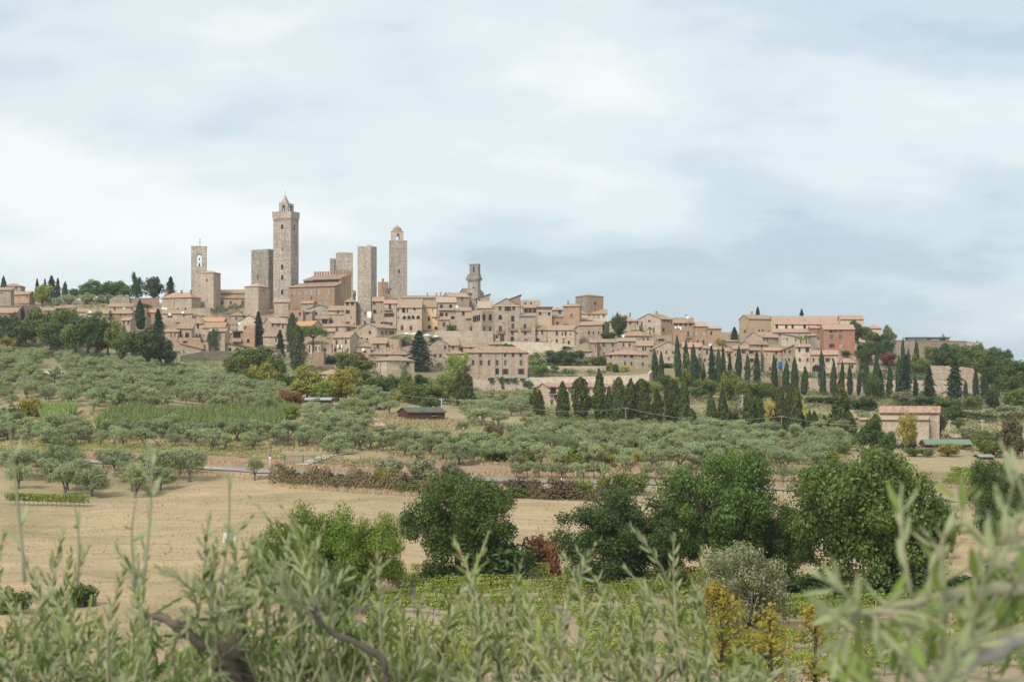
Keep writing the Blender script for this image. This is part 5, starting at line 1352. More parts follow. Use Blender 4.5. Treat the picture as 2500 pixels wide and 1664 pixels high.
        V, Fq = leaf_quads(P, Nn, .21, .9, rng)
        mb.tube([(0,0,-.2),(.04,.02,.45),(0,0,.85)],[.035,.03,.02],5); mb.tube([(0,.02,.82),(-.45,.02,.9)],[.018,.01],4); mb.tube([(0,.02,.82),(.45,.02,.9)],[.018,.01],4)
        mat = LM['vine']
    R0 = float(np.percentile(np.hypot(V[:,0],V[:,1]), 96 if base not in ('cypress','cypressfat') else 97)); Hh = float(np.percentile(V[:,2], 99.8))
    t.crown = mesh_np('crown', V, Fq, mat); t.V, t.F = V, Fq
    t.trunk = mb.mesh('trunk', bark); t.Hh, t.R0 = Hh, R0; t.mb = mb; t.mat = mat; t.bark = bark
    PROTO[key] = t
    return t
CM = {}
def crown_mesh(t, key, mat):
    if mat is None or mat == t.mat: return t.crown
    k = (key, mat.name)
    if k not in CM: c = t.crown.copy(); c.materials[0] = mat; CM[k] = c
    return CM[k]
def plant(kind, seed, x, y, z, height, width, rz, name, label, cat='tree', group=None, mat=None, crown='crown', trunk='trunk'):
    t = proto(kind, seed)
    root = empty(name, (x, y, z), rz)
    sxy = width/2/t.R0; sz = height/t.Hh
    root.scale = (sxy, sxy, sz)
    tag(root, label, cat, group)
    if name in ('cypress_tree','conifer_tree'): root.rotation_euler[0] = math.sin(x*3.1)*.035; root.rotation_euler[1] = math.cos(x*2.3)*.035
    link(trunk, t.trunk, root)
    link(crown, crown_mesh(t, (kind, seed), LM[mat] if mat else None), root)
    return root
SEED = [0]
def TR(z, kind, xc, yt, yb, w, label, mat=None, name='tree', cat='tree', group=None, d=None, dmin=95.0):
    """tree from the photo: frame, centre column, top row, foot row, width"""
    SEED[0] += 1
    nv = {'cypress':5,'cypressfat':3,'big':4,'acacia':2,'willow':1,'tree':5,'shrub':4,'fir':2,'ragged':3,'pine':2,'dome':2,'sparse':4,'olive':6,'bushy':4,'palm':1}[kind.split('_')[0]]
    px, pt, pb = zx(z,xc), zy(z,yt), zy(z,yb); k = Z[z][2]
    if d is None: d = dist_at(px, pb, dmin)
    s = d/F; x = (px-CX)*s; g = gz(x, d); ztop = (HZ-pt)*s
    hgt = max(ztop-g, 1.0)
    wf = {'cypress':1.22,'cypressfat':1.12,'tree':1.14,'big':1.05,'sparse':1.1,'ragged':1.15,'dome':1.2}.get(kind.split('_')[0],1.0)
    return plant(kind, SEED[0] % nv, x, d, g, hgt, w*k*s*wf, (SEED[0]*2.399) % 6.283, name, label, cat, group, mat, 'foliage' if kind.startswith('shrub') else 'crown', 'stem' if kind.startswith('shrub') else 'trunk')
# ------------------------------------------------------------ cypresses of the near row (frames K and L)
ORD = ['first','second','third','fourth','fifth','sixth','seventh','eighth','ninth','tenth','eleventh','twelfth','thirteenth','fourteenth','fifteenth']
def cyp(z, x, t, b, w, label, warm=False, fat=False, group=None, **kw):
    return TR(z, ('cypressfat' if fat else 'cypress')+('_w' if warm else ''), x, t, b, w, label, None, 'cypress_tree', 'cypress', group, **kw)
GN = 'cypresses of the near row above the olives'
for i, (z,x,t,b,w,warm,fat,lab) in enumerate([
 ('K',45,215,545,60,1,0,'slim cypress at the left corner of the cream balcony house'),
 ('K',92,245,560,80,1,0,'bushy cypress touching the left corner of the cream balcony house'),
 ('K',360,150,590,115,1,0,'brownish pointed cypress in front of the cream balcony house'),
 ('K',560,100,580,180,1,1,'broad blunt cypress in front of the cream balcony house'),
 ('K',780,5,600,115,1,0,'tallest slim cypress left of the wooden power pole'),
 ('K',885,205,610,72,1,0,'short narrow cypress right of the tallest slim one'),
 ('K',975,100,640,140,1,1,'full round-shouldered cypress just left of the wooden power pole'),
 ('K',1115,118,600,112,1,0,'pointed cypress just right of the wooden power pole'),
 ('K',1270,120,605,188,1,1,'broadest blunt cypress right of the wooden power pole'),
 ('K',1440,245,635,104,1,0,'small pointed cypress between two broad blunt ones'),
 ('K',1600,130,620,172,1,1,'broad rusty-tinged cypress left of the tall spire-like one'),
 ('K',1752,45,690,96,1,0,'tall spire-like cypress left of the bare bank'),
 ('K',1830,460,705,112,1,0,'low young cypress at the foot of the tall spire-like one'),
 ('L',182,160,565,95,1,0,'left of the two pointed cypresses before the bare bank'),
 ('L',290,95,570,95,1,0,'right of the two pointed cypresses before the bare bank'),
 ('L',370,440,560,60,1,0,'tiny cypress right of the two pointed ones'),
 ('L',615,50,600,106,1,0,'tall dark cypress left of the golden tree'),
 ('L',718,170,600,118,1,0,'shorter cypress leaning on the tall dark one by the golden tree'),
 ('L',880,400,600,80,1,0,'low cypress under the golden tree'),
 ('L',955,75,600,108,1,0,'brownish cypress standing in front of the golden tree'),
 ('L',1060,72,610,92,1,0,'left stem of the twin cypresses right of the golden tree'),
 ('L',1130,30,615,112,1,0,'right stem of the twin cypresses right of the golden tree'),
 ('L',1218,360,610,80,1,0,'low cypress right of the twin cypresses'),
 ('L',1300,335,640,60,1,0,'young thin cypress left of the round-topped one'),
 ('L',1345,350,650,85,1,0,'young cypress with round top near the tall right one'),
 ('L',1475,405,660,100,1,0,'lone young cypress with black trunk among olives'),
 ('L',1660,-12,620,158,1,0,'tallest thick cypress at the right end of the near row'),
 ('L',1770,360,635,110,1,0,'small full cypress right of the tallest thick one'),
]): cyp(z,x,t-8,b,w*1.2,lab,warm,fat,GN)
cyp('J',300,500,985,270,'thick blunt dark cypress like a pillar below the lower palazzo',True,True)
for i,(z,x,t,b,w,kind) in enumerate([('H',295,640,1130,85,'c'),('H',425,740,1150,72,'c'),('H',555,720,1160,105,'r'),('H',800,750,1290,78,'c'),('H',940,840,1300,90,'c'),('H',1065,785,1300,96,'c'),('H',1195,920,1310,92,'c'),
  ('H',1455,690,1315,90,'c'),('H',1590,830,1315,76,'c'),('H',1710,840,1310,62,'c'),('H',1825,880,1320,70,'c'),('H',1940,960,1325,56,'c'),('H',2060,940,1330,62,'c')]):
    TR(z,'cypress' if kind=='c' else 'ragged',x,t,b,w,'%s cypress from the left in the row along the long rubble wall' % ORD[i],None,'cypress_tree','cypress','cypresses along the rubble wall')
for i,(x,t,b,w,k) in enumerate([(82,430,880,50,'c'),(165,300,885,62,'c'),(215,560,890,110,'r'),(325,470,890,62,'c'),(430,400,885,60,'c'),(515,400,890,120,'r'),(628,620,880,52,'c'),(775,540,905,130,'r'),(1060,430,905,165,'r'),(1185,680,880,44,'c'),(1305,560,895,62,'c'),(1405,615,885,82,'c')]):
    TR('I','cypress' if k=='c' else 'ragged',x,t,b,w,'%s dark conifer from the left below the fortress wall, far right' % ORD[i],None,'cypress_tree','cypress','conifers below the fortress')
for x,t,b,w,lab in [(478,205,560,46,'thin cypress rising over the fortress wall at left'),(640,230,585,60,'thin cypress in front of the fortress wall at right'),(535,325,600,50,'short cypress between the two thin ones at the fortress')]:
    cyp('I',x,t,b,w,lab)
for x,t,b,w,lab in [(830,845,1300,86,'left of the paired cypresses by the dining terrace'),(915,885,1305,72,'right of the paired cypresses by the dining terrace'),(1155,660,1320,92,'tallest needle cypress before the gable-fronted house'),(1262,725,1370,88,'second needle cypress before the red-roofed house'),(1380,780,1390,100,'third needle cypress before the red-roofed house'),(1495,1030,1320,56,'short cypress right of the needle cypresses'),(1710,840,1410,92,'dark pointed cypress among the ragged conifers, right')]:
    cyp('G',x,t,b,w,lab)
for x,t,b,w,lab in [(1620,800,1410,105,'left ragged conifer on the slope right of the needle cypresses'),(1778,810,1330,76,'right ragged conifer on the slope right of the needle cypresses'),(1860,900,1330,70,'loose brownish conifer on the right slope')]:
    TR('G','ragged',x,t,b,w,lab,'fir','conifer_tree','conifer')
# conifers and pines of the left
for x,t,b,w,lab in [(45,160,330,72,'cypress on the skyline at the far left edge'),(775,225,400,66,'small cypress on the skyline left of the umbrella pines'),(270,530,690,52,'slim cypress before the far-left town wall'),(1675,450,800,115,'tall slim cypress before the cream house, left slope')]:
    cyp('A',x,t,b,w,lab)
for x,t,b,w,k,lab in [(450,195,360,62,'ragged','leftmost dark conifer on the left skyline'),(540,200,370,60,'ragged','second dark conifer on the left skyline'),(620,160,500,165,'fir','big dark fir on the left skyline'),(692,190,430,70,'ragged','thin ragged conifer right of the big dark fir'),(1900,560,920,130,'ragged','ragged dark conifer left of the small slit-window house')]:
    TR('A',k,x,t,b,w,lab,'fir','conifer_tree','conifer')
for x,t,b,w,lab in [(1650,120,440,148,'left of the three big dark cypresses on the left skyline'),(1845,175,440,200,'middle of the three big dark cypresses on the left skyline')]:
    TR('A','tree',x,t,b,w,lab,'cypress','cypress_tree','cypress')
TR('A','fir',2030,170,420,160,'right of the three big dark conifers on the left skyline','fir','conifer_tree','conifer')
for x,t,b,w,lab in [(1100,210,470,290,'left round umbrella pine on the left skyline'),(1400,220,480,330,'right broad umbrella pine on the left skyline'),(880,315,390,160,'low pine crown left of the umbrella pines')]:
    TR('A','dome',x,t,b,w,lab,None,'umbrella_pine','pine')
TR('E','pine',150,565,985,420,'bright green umbrella pine in front of the houses',None,'umbrella_pine','pine',dmin=400)
TR('E','fir',1710,645,1240,400,'large dark fir standing below the parasols',None,'fir_tree','fir',dmin=400)
TR('D','ragged',1412,450,920,135,'ragged dark conifer in front of the pale stone gable','fir','conifer_tree','conifer',dmin=400)
TR('D','cypressfat',1850,465,950,130,'tall dark cypress left of the umbrella pine','cypress','cypress_tree','cypress',dmin=400)
TR('D','cypressfat',1930,630,1260,225,'big green cypress with dead branches before it','cypress2','cypress_tree','cypress',dmin=380)
TR('D','ragged',1722,700,1180,112,'narrow dark conifer behind the dead branches','fir','conifer_tree','conifer',dmin=380)
for x,t,b,w,lab in [(1600,960,1170,60,'left little spire cypress before the dark wood'),(1745,1010,1190,58,'middle little spire cypress before the dark wood'),(1905,1000,1200,50,'right little spire cypress before the dark wood')]:
    cyp('A',x,t,b,w,lab,dmin=400)
for x,t,b,lab in [(240,380,610,'small fir against the sky left of the tan block'),(560,105,300,'fir peak showing behind the tan block roof'),(1160,135,300,'fir peak showing over the long pink-red roof')]:
    TR('H','fir',x,t,b,130 if b<500 else 140,lab,None,'fir_tree','fir',d=735 if b<500 else None)
TR('I','tree',930,165,250,56,'tiny round tree on top of the fortress','dark')
# ------------------------------------------------------------ broadleaf trees of the town and slopes
for z,k,x,t,b,w,m,lab in [
 ('A','tree',90,600,960,300,'dark','dark green tree at the far left edge of the wood'),
 ('A','tree',310,640,980,260,'mid','mid green tree second from left in the wood'),
 ('A','tree',480,560,1000,300,'mid','light green rounded tree in the dark wood, left'),
 ('A','tree',760,735,1060,370,'dark','dark low tree in the middle of the wood'),
 ('A','tree',780,545,900,330,'mid','tall olive-green tree behind the middle of the wood'),
 ('A','tree',1050,590,1090,360,'dark','tallest dark tree near the right end of the wood'),
 ('A','sparse',1290,640,1120,300,'mid','thin yellowish tree right of the tallest dark one'),
 ('A','sparse',1400,680,1130,260,'lime','thin yellow-green tree beside the two-window house'),
 ('A','tree',200,720,1010,260,'dark','dark low tree third from left in the wood'),
 ('A','tree',600,690,1050,280,'mid','mid green tree left of the dark middle of the wood'),
 ('A','tree',900,700,1080,300,'mid','olive-green tree right of the dark middle of the wood'),
 ('A','tree',1160,720,1110,280,'dark','dark tree before the thin yellowish one in the wood'),
 ('A','tree',1480,830,1160,260,'mid','olive-green tree left of the dome-shaped one'),
 ('A','tree',1860,850,1220,260,'dark','dark tree joined to the right of the dome-shaped one'),
 ('A','tree',20,760,980,240,'mid','mid green tree low at the left picture edge'),
 ('A','tree',1720,775,1210,400,'dark','big dark dome-shaped tree at the right end of the wood'),
 ('A','tree',1975,930,1230,230,'dark','small dark tree right of the dome-shaped one'),
 ('A','sparse',90,885,1030,190,'yellow','yellowish bush in front of the far-left wood'),
 ('A','tree',505,260,520,195,'lime','yellow-green tree before the firs on the left skyline'),
 ('A','tree',820,380,500,150,'olive','grey olive tree below the left skyline, first from left'),
 ('A','tree',1040,368,500,180,'olive','grey olive tree below the left umbrella pine'),
 ('A','tree',1200,385,490,120,'olive','small grey olive tree right under the umbrella pines'),
 ('A','tree',690,420,540,130,'olive','pale olive tree beside the yellow-green one, left'),
 ('A','tree',1300,380,520,80,'mid','narrow green tree touching the gabled rubble house'),
 ('A','shrub',750,545,640,270,'bright','bright shrub over the low roofs, left'),
 ('A','shrub',1720,485,560,180,'mid','green vine bush before the long brick wall'),
 ('M','tree',120,130,400,330,'mid','olive-green tree right of the defensive wall'),
 ('M','tree',300,100,420,330,'mid','tall olive-green tree before the barn, left centre'),
 ('M','tree',60,190,420,200,'mid','rounded green tree at the foot of the defensive wall'),
 ('M','sparse',330,260,520,300,'yellow','yellow-green thicket tree left of the dead branches'),
 ('M','tree',570,385,570,200,'dark','dark shrub tree with one purple flower'),
 ('M','tree',780,290,640,290,'yellow','large yellow-green tree left of the red-roofed cottage'),
 ('M','tree',1180,312,660,250,'yellow','large yellow-green tree right of the red-roofed cottage'),
 ('M','tree',935,440,660,190,'lime','yellow-lime tree in front of the red-roofed cottage'),
 ('M','tree',1100,470,650,190,'yellow','golden-green tree below the red-roofed cottage'),
 ('M','tree',605,545,760,240,'rust','round rust-brown tree left centre'),
 ('M','tree',445,560,760,160,'lime','lime bush left of the rust-brown tree'),
 ('M','tree',620,700,880,170,'lime','lime bush in front of the rust-brown tree'),
 ('M','tree',1245,640,860,190,'lime','light lime tree among olives, left centre'),
 ('M','tree',1370,500,660,180,'lime','lime tree right of the golden-green one'),
 ('M','tree',1505,570,720,130,'gold','small golden tree below the mid-green wood'),
 ('M','sparse',1712,550,700,110,'yellow','tiny yellow tree left of the cabin roof'),
 ('M','tree',1350,365,570,280,'mid','mid green wood tree below the pale square house, left'),
 ('M','tree',1520,400,620,250,'mid','mid green wood tree below the pale square house, middle'),
 ('M','tree',1700,245,420,215,'dark','dark laurel hiding the front of the pale square house'),
 ('M','tree',1660,390,640,220,'dark','dark wood tree in front of the pale square house'),
 ('M','tree',1800,330,660,190,'mid','green pointed tree right of the dark laurel'),
 ('M','tree',1930,390,660,190,'dark','dark slim tree below the fir'),
 ('M','tree',2080,470,680,240,'mid','mid green tree under the pale poplar'),
 ('M','tree',1000,190,320,210,'dark','dark tree beside the plain brick block'),
 ('M','tree',1160,150,330,230,'mid','grey-green tree below the washing house'),
 ('M','tree',1320,160,290,140,'rust','reddish brown tree below the house with the dish'),
 ('M','tree',1330,240,360,250,'mid','green hedge tree left of the pale square house'),
 ('J','sparse',130,230,640,300,'lime','tall pale yellow-green poplar before the palazzo wing, left part'),
 ('J','sparse',260,235,700,280,'lime','tall pale yellow-green poplar before the lower palazzo'),
 ('J','tree',70,500,900,260,'mid','green tree left of the blunt pillar cypress'),
 ('J','tree',1280,225,420,190,'bright','bright green tree right of the lower palazzo'),
 ('J','tree',1520,195,420,240,'dark','dark green orchard tree below the curved wall, left'),
 ('J','tree',1720,188,410,270,'dark','dark green orchard tree below the curved wall, middle'),
 ('J','tree',1860,190,330,150,'dark','dark green orchard tree below the curved wall, right'),
 ('J','tree',1345,372,560,210,'bright','fresh green pollard tree on the palazzo terrace'),
 ('J','sparse',1525,390,500,140,'mid','small sprawling fig on the garden terrace'),
 ('J','tree',1290,290,430,240,'olive','grey olive tree below the bright green one'),
 ('J','tree',1620,300,415,130,'olive','first grey olive on the upper garden terrace'),
 ('J','tree',1830,300,410,150,'olive','second grey olive on the upper garden terrace'),
 ('J','tree',1960,305,405,120,'olive','third grey olive on the upper garden terrace'),
 ('J','tree',2140,275,420,190,'mid','green and grey tree beside the garden house'),
 ('J','sparse',1690,440,560,110,'bright','little green tree on the lower garden terrace'),
 ('J','sparse',1785,435,560,120,'olive','little olive on the lower garden terrace'),
 ('J','sparse',2030,440,560,140,'olive','thin olive left of the terrace car'),
 ('J','tree',2030,820,1130,140,'dark','dark tree between the broad cypresses'),
 ('J','tree',960,810,1080,260,'mid','tree hiding the stained outbuilding'),
 ('J','tree',1180,780,1060,220,'dark','dark tree below the ivy wall'),
 ('J','tree',820,800,960,130,'mid','bush beside the stained outbuilding'),
 ('J','tree',560,830,1010,220,'mid','green tree right of the blunt pillar cypress'),
 ('C','shrub',2055,1382,1470,115,'dark','clipped round dark bush in the palazzo garden'),
 ('C','shrub',2185,1430,1500,120,'olive','grey-green bush right of the clipped one'),
 ('C','shrub',1885,1415,1500,140,'bright','bright bush on the garden wall, centre'),
 ('E','tree',1430,690,860,300,'olive','olive tree on the slope left of the fir'),
 ('E','tree',1950,720,800,220,'olive','olive tree on the slope right of the fir'),
 ('G','tree',350,380,720,200,'dark','dark green tree beside the hip-roofed house, right of bastion'),
 ('G','sparse',310,350,640,110,'mid','tall thin poplar right of the bastion'),
 ('G','tree',410,385,600,110,'grey','grey-green tree right of the thin poplar'),
 ('G','tree',190,620,730,180,'dark','low dark hedge tree below the bastion houses'),
 ('G','shrub',560,590,660,220,'dark','creeper hedge above the wide hip-roofed house'),
 ('G','shrub',420,1062,1160,130,'gold','round yellow bush on the dining terrace'),
 ('G','shrub',300,1050,1165,120,'dark','dark bush left of the round yellow one'),
 ('G','shrub',200,1040,1150,80,'mid','brownish bush at the left end of the dining terrace'),
 ('G','tree',60,935,1100,220,'bright','bright green garden tree left of the dining terrace'),
 ('G','tree',820,1275,1490,190,'lime','light green tree behind the near cypress row'),
 ('G','tree',1085,1215,1420,150,'lime','yellow-green tree tip behind the rusty cypress'),
 ('G','tree',1310,900,1370,170,'mid','green tree behind the needle cypresses'),
 ('G','tree',1420,960,1380,130,'mid','small tree right of the third needle cypress'),
 ('G','tree',1400,1370,1520,260,'mid','green bush on the slope below the needle cypresses'),
 ('G','tree',1860,1150,1560,260,'mid','tall olive-green tree on the slope, right'),
 ('G','shrub',1005,1040,1100,200,'ivy','creeper over the wall before the gable-fronted house'),
 ('G','sparse',1720,690,830,160,'yellow','pale yellow tree by the last brick house'),
 ('H','tree',160,980,1390,260,'mid','yellowish green tree below the slim cypress, right slope'),
 ('H','tree',400,1110,1400,270,'mid','olive-green tree on the slope below the archway houses, left'),
 ('H','tree',620,1110,1400,280,'mid','olive-green tree on the slope below the archway houses, middle'),
 ('H','tree',800,1180,1420,210,'mid','olive-green tree on the slope below the archway houses, right'),
 ('H','tree',1930,285,600,270,'dark','round dark tree right of the red brick block'),
 ('H','tree',2060,380,620,200,'mid','green tree right of the round dark one'),
 ('H','tree',1770,700,800,130,'dark','bush at the foot of the red brick block'),
 ('H','tree',2030,660,900,210,'dark','dark tree below the round one, right'),
 ('H','shrub',2000,860,960,140,'dark','clipped bush right of the small lodge'),
 ('I','tree',320,60,240,150,'mid','rounded tree on the fortress left end'),
 ('I','tree',190,150,260,160,'dark','low dark tree before the small pale house'),
 ('I','shrub',260,225,400,270,'ivy','ivy hanging over the left fortress wall'),
 ('I','tree',310,365,520,180,'rust','brownish tree below the ivy, far right'),
 ('I','tree',230,310,470,150,'dark','dark tree below the ivy, far right'),
 ('I','tree',960,260,560,280,'dark','dark green tree covering the fortress wall'),
 ('I','tree',800,300,500,170,'lime','yellow-green tree left of the dark fortress tree'),
 ('I','tree',1120,270,560,230,'mid','mid green tree right of the dark fortress tree'),
 ('I','tree',1290,250,560,240,'mid','green tree on the skyline at the fortress corner'),
 ('I','tree',1430,310,620,260,'mid','green tree on the falling skyline, far right'),
 ('I','tree',1300,390,620,300,'mid','olive-green tree above the bastion wall'),
 ('I','tree',1570,320,640,260,'dark','dark tree on the falling skyline, far right'),
 ('I','tree',1700,430,680,260,'mid','second last tree of the falling skyline'),
 ('I','tree',1840,470,700,240,'dark','last tree of the falling skyline at the picture edge'),
 ('I','tree',1700,590,960,330,'dark','large dark tree below the low rubble wall'),
 ('I','tree',1850,620,960,260,'dark','dark tree at the right picture edge below the skyline'),
 ('I','tree',720,460,610,140,'mid','yellowish bush tree before the bastion wall'),
 ('I','tree',60,520,860,90,'dark','dark tree behind the far right conifers'),
 ('I','tree',480,790,1000,220,'grey','grey-green bush on the bank above the farmhouse'),
 ('I','tree',1270,850,1010,180,'mid','green bush on the far right bank'),
 ('I','tree',1060,920,1160,220,'dark','dark green tree right of the farmhouse roof'),
 ('I','tree',1110,1100,1230,130,'mid','bush below the dark green tree by the farmhouse'),
 ('I','tree',530,1040,1460,200,'yellow','yellow-leaved tree in the farmyard'),
 ('I','tree',330,1050,1350,170,'rust','brownish creeper tree on the farmhouse wall'),
 ('I','tree',850,1040,1370,230,'brown','brownish tree before the farmhouse corner'),
 ('I','tree',120,1060,1500,300,'oak','full green tree left of the farmhouse'),
 ('I','tree',330,1260,1530,200,'oak','smaller green tree in front of the farmhouse'),
 ('I','tree',990,1390,1540,240,'yellow','yellow-green bush in front of the green-roofed shed'),
 ('I','tree',1250,1200,1400,260,'grey','grey olive behind the green-roofed shed'),
 ('I','tree',1400,1240,1530,250,'mid','olive-green tree right of the green-roofed shed'),
 ('I','tree',1690,1080,1560,300,'brown','brownish green tree at the right edge beyond the shed'),
 ('I','tree',760,1440,1560,170,'grey','grey-green bush left of the green-roofed shed'),
 ('I','tree',1500,1330,1550,240,'mid','green tree between the green-roofed shed and the black-walled shed'),
 ('I','tree',600,1440,1560,170,'oak','low green bush in the bare farmyard'),
 ('I','tree',40,1020,1130,130,'grey','grey bush above the low barn'),
 ('I','tree',1180,420,700,260,'mid','green tree overhanging the curved bastion wall'),
 ('I','tree',1480,520,760,260,'dark','dark tree behind the low rubble wall, far right'),
 ('I','tree',900,560,760,200,'dark','dark tree covering the middle of the bastion wall'),
 ('I','tree',1560,760,1010,260,'dark','dark tree at the foot of the low rubble wall'),
 ('I','tree',960,880,1030,240,'mid','green bush at the foot of the bastion wall'),
 ('I','tree',640,380,600,160,'mid','green tree between the fortress cypresses'),
 ('I','tree',60,260,480,200,'dark','dark tree left of the ivy on the fortress'),
 ('I','tree',1780,760,1080,300,'mid','green tree at the right edge above the grey scrub'),
 ('I','tree',150,600,900,150,'dark','dark tree between the far right conifers'),
 ('M','tree',460,200,460,200,'mid','green tree behind the dead trees, left centre'),
 ('M','tree',200,330,520,260,'mid','olive-green tree above the upper grove end'),
 ('M','tree',680,470,640,200,'yellow','yellowing tree left of the long low dark shed'),
 ('M','tree',1060,380,560,170,'yellow','pale yellow tree hiding the cottage corner'),
 ('M','tree',1440,560,720,230,'mid','mid green tree right of the small golden tree'),
 ('M','tree',1860,480,690,220,'mid','mid green tree behind the red cabin'),
 ('M','tree',2030,600,740,200,'mid','mid green tree beside the concrete power pole'),
 ('J','tree',440,900,1080,240,'mid','mid green tree left of the slim brown pole'),
 ('G','tree',1560,1250,1520,300,'mid','olive-green tree on the slope below the ragged conifers'),
 ('G','tree',940,1180,1420,180,'dark','dark tree below the paired cypresses'),
 ('L','tree',850,195,560,190,'gold','golden yellow tree behind the near cypresses, left'),
 ('L','tree',1230,240,560,140,'gold','golden yellow tree behind the near cypresses, right'),
 ('L','tree',1340,350,560,90,'gold','small golden tree right of the twin cypresses'),
 ('L','tree',470,260,560,200,'grey','grey-green tree beside the concrete pole'),
 ('L','tree',1480,400,590,150,'grey','grey-green tree behind the lone young cypress'),
 ('L','tree',1930,350,470,110,'grey','grey-green tree left of the farmhouse barn'),
 ]:
    isb = k == 'shrub'
    TR(z,k,x,t,b,w,lab,m,'shrub' if isb else 'tree','shrub' if isb else 'tree',dmin=400 if z in 'ADCEGHJ' else (430 if z=='I' and b<1000 else 300))
TR('G','palm',765,545,690,100,'fan palm by the pale gabled house',None,'palm_tree','palm',dmin=500)
TR('H','palm',1225,490,660,110,'right palm beside the slender turret house',None,'palm_tree','palm',dmin=500)
TR('H','palm',1150,505,660,100,'left palm beside the slender turret house',None,'palm_tree','palm',dmin=500)
# ------------------------------------------------------------ trees of the valley
for z,k,x,t,b,w,m,lab in [
 ('N','acacia',420,370,1000,560,'bright','broad bright green tree, left of the round oak'),
 ('N','acacia',860,440,1020,480,'bright','bright green tree leaning right towards the round oak'),
 ('N','acacia',600,765,1120,460,'mid','olive-green tree low in front of the bright green ones'),
 ('N','big',1440,165,885,690,'oak','round deep green oak in the middle of the field'),
 ('O','big',650,365,975,700,'dark','broad dark oak right of the dry field'),
 ('O','big',1290,135,960,640,'oak','tallest green oak behind the broad dark one'),
 ('O','big',1560,470,960,360,'dark','dark tree filling the gap beside the tallest oak'),
 ('P','big',780,228,1080,820,'oak','great dark oak at right with spreading crown'),
 ('P','big',290,545,1010,360,'oak','smaller oak left of the great dark one'),
 ('P','big',1490,290,780,300,'oak','oak at the right picture edge behind the branches'),
 ('N','acacia',640,385,1010,520,'bright','bright green tree in the middle of the broad mound'),
 ('N','acacia',200,560,1010,330,'bright','bright green tree at the left foot of the broad mound'),
 ('O','big',960,440,970,420,'oak','oak joining the broad dark oak and the tallest one'),
 ('P','big',40,560,1010,300,'dark','dark tree between the tallest oak and the smaller oak'),
 ('P','big',1010,420,1070,360,'oak','right shoulder tree of the great dark oak'),
 ('O','willow',1470,715,1290,560,'grey','silvery grey willow-like tree in the vineyard'),
 ('P','willow',1210,640,860,90,'brown','small brown sapling in the dry field, right'),
 ]:
    TR(z,k,x,t,b,w,lab,m,'tree' if k!='big' else 'oak_tree','tree')
for z,x,t,b,w,m,lab in [
 ('N',1740,585,900,460,'dark','dark scrub right of the round oak'),
 ('N',1300,760,900,300,'dark','dark scrub at the foot of the round oak'),
 ('O',190,650,900,230,'rust','rust-brown bush right of the dark scrub'),
 ('O',560,800,980,420,'dark','dark scrub under the broad dark oak'),
 ('O',980,850,1010,300,'mid','dark green reeds bush under the tallest oak'),
 ('P',420,940,1110,420,'dark','dark scrub under the great oak, left'),
 ('P',1000,930,1110,440,'dark','dark hedge bush right of the great oak'),
 ('P',1300,950,1120,420,'dark','dark hedge bush further right in the valley'),
 ('P',1560,900,1110,330,'dark','dark hedge bush at the right edge of the valley'),
 ('Y',555,985,1210,290,'mid','round olive-green bush beside the road, left'),
 ('Y',1590,1085,1250,240,'bright','round green bush beside the road sign'),
 ('M',1610,1210,1430,320,'grey','first round bush by the road, centre'),
 ('M',1950,1225,1440,320,'grey','second round bush by the road, centre'),
 ('M',2230,1250,1440,240,'grey','third round bush by the road, centre'),
 ('M',1570,1320,1490,220,'yellow','yellowing bush in front of the round bushes'),
 ('O',60,290,400,240,'purple','purple-brown bush by the road, left one'),
 ('O',310,300,420,230,'purple','purple-brown bush by the road, right one'),
 ('O',40,350,415,150,'mid','green bramble under the purple-brown bush'),
 ('O',440,300,425,130,'lime','yellow-green bush right of the purple-brown ones'),
 ('O',730,240,400,260,'mid','round dark green bush with white blossoms by the road'),
 ('O',580,290,390,100,'lime','small yellow-green conifer-like bush by the road'),
 ('O',530,80,175,100,'red','orange-red bush among the olives'),
 ('O',385,55,150,120,'bright','bright lime tree among the olives, left of the red bush'),
 ('O',800,30,110,95,'bright','bright lime bush among the olives, right of the red bush'),
 ('J',1220,1100,1260,250,'yellow','yellow-green round bush among the central olives'),
 ('J',490,1285,1440,140,'yellow','small yellow-green bush in the central clearing'),
 ('J',1780,1130,1290,180,'purple','reddish twiggy bush among the olives'),
 ('J',700,1180,1420,270,'brown','thin half-bare tree in the central clearing'),
 ('Y',230,340,490,190,'lime','yellow-green bush in the upper left grove, right one'),
 ('Y',95,365,480,110,'lime','yellow-green bush in the upper left grove, left one'),
 ('Y',270,620,790,200,'yellow','yellow-brown bush above the reeds, left'),
 ('Y',90,680,860,180,'mid','green bush at the left edge above the road'),
 ('Y',600,790,950,170,'olive','grey-green bush in front of the reeds'),
 ('Y',20,770,900,90,'olive','grey-green bush at the far left edge of the reeds'),
 ('Q',560,900,1060,200,'oak','green leafy bush in the lower left behind the twigs'),
 ('Q',90,930,1100,240,'oak','green leafy bush at the lower left corner'),
 ('H',1590,1330,1430,800,'dark','long dark bramble bank below the rubble wall'),
 ('I',60,870,1020,340,'dark','dark bramble bank below the far right conifers'),
 ('I',700,860,970,420,'dark','dark scrub on the bank above the farmhouse'),
 ('I',1350,1000,1110,420,'grey','grey-green scrub on the far right bank'),
 ('I',1650,960,1100,400,'grey','grey scrub below the large dark tree, far right'),
 ]:
    TR(z,'shrub',x,t,b,w,lab,m,'shrub','shrub')
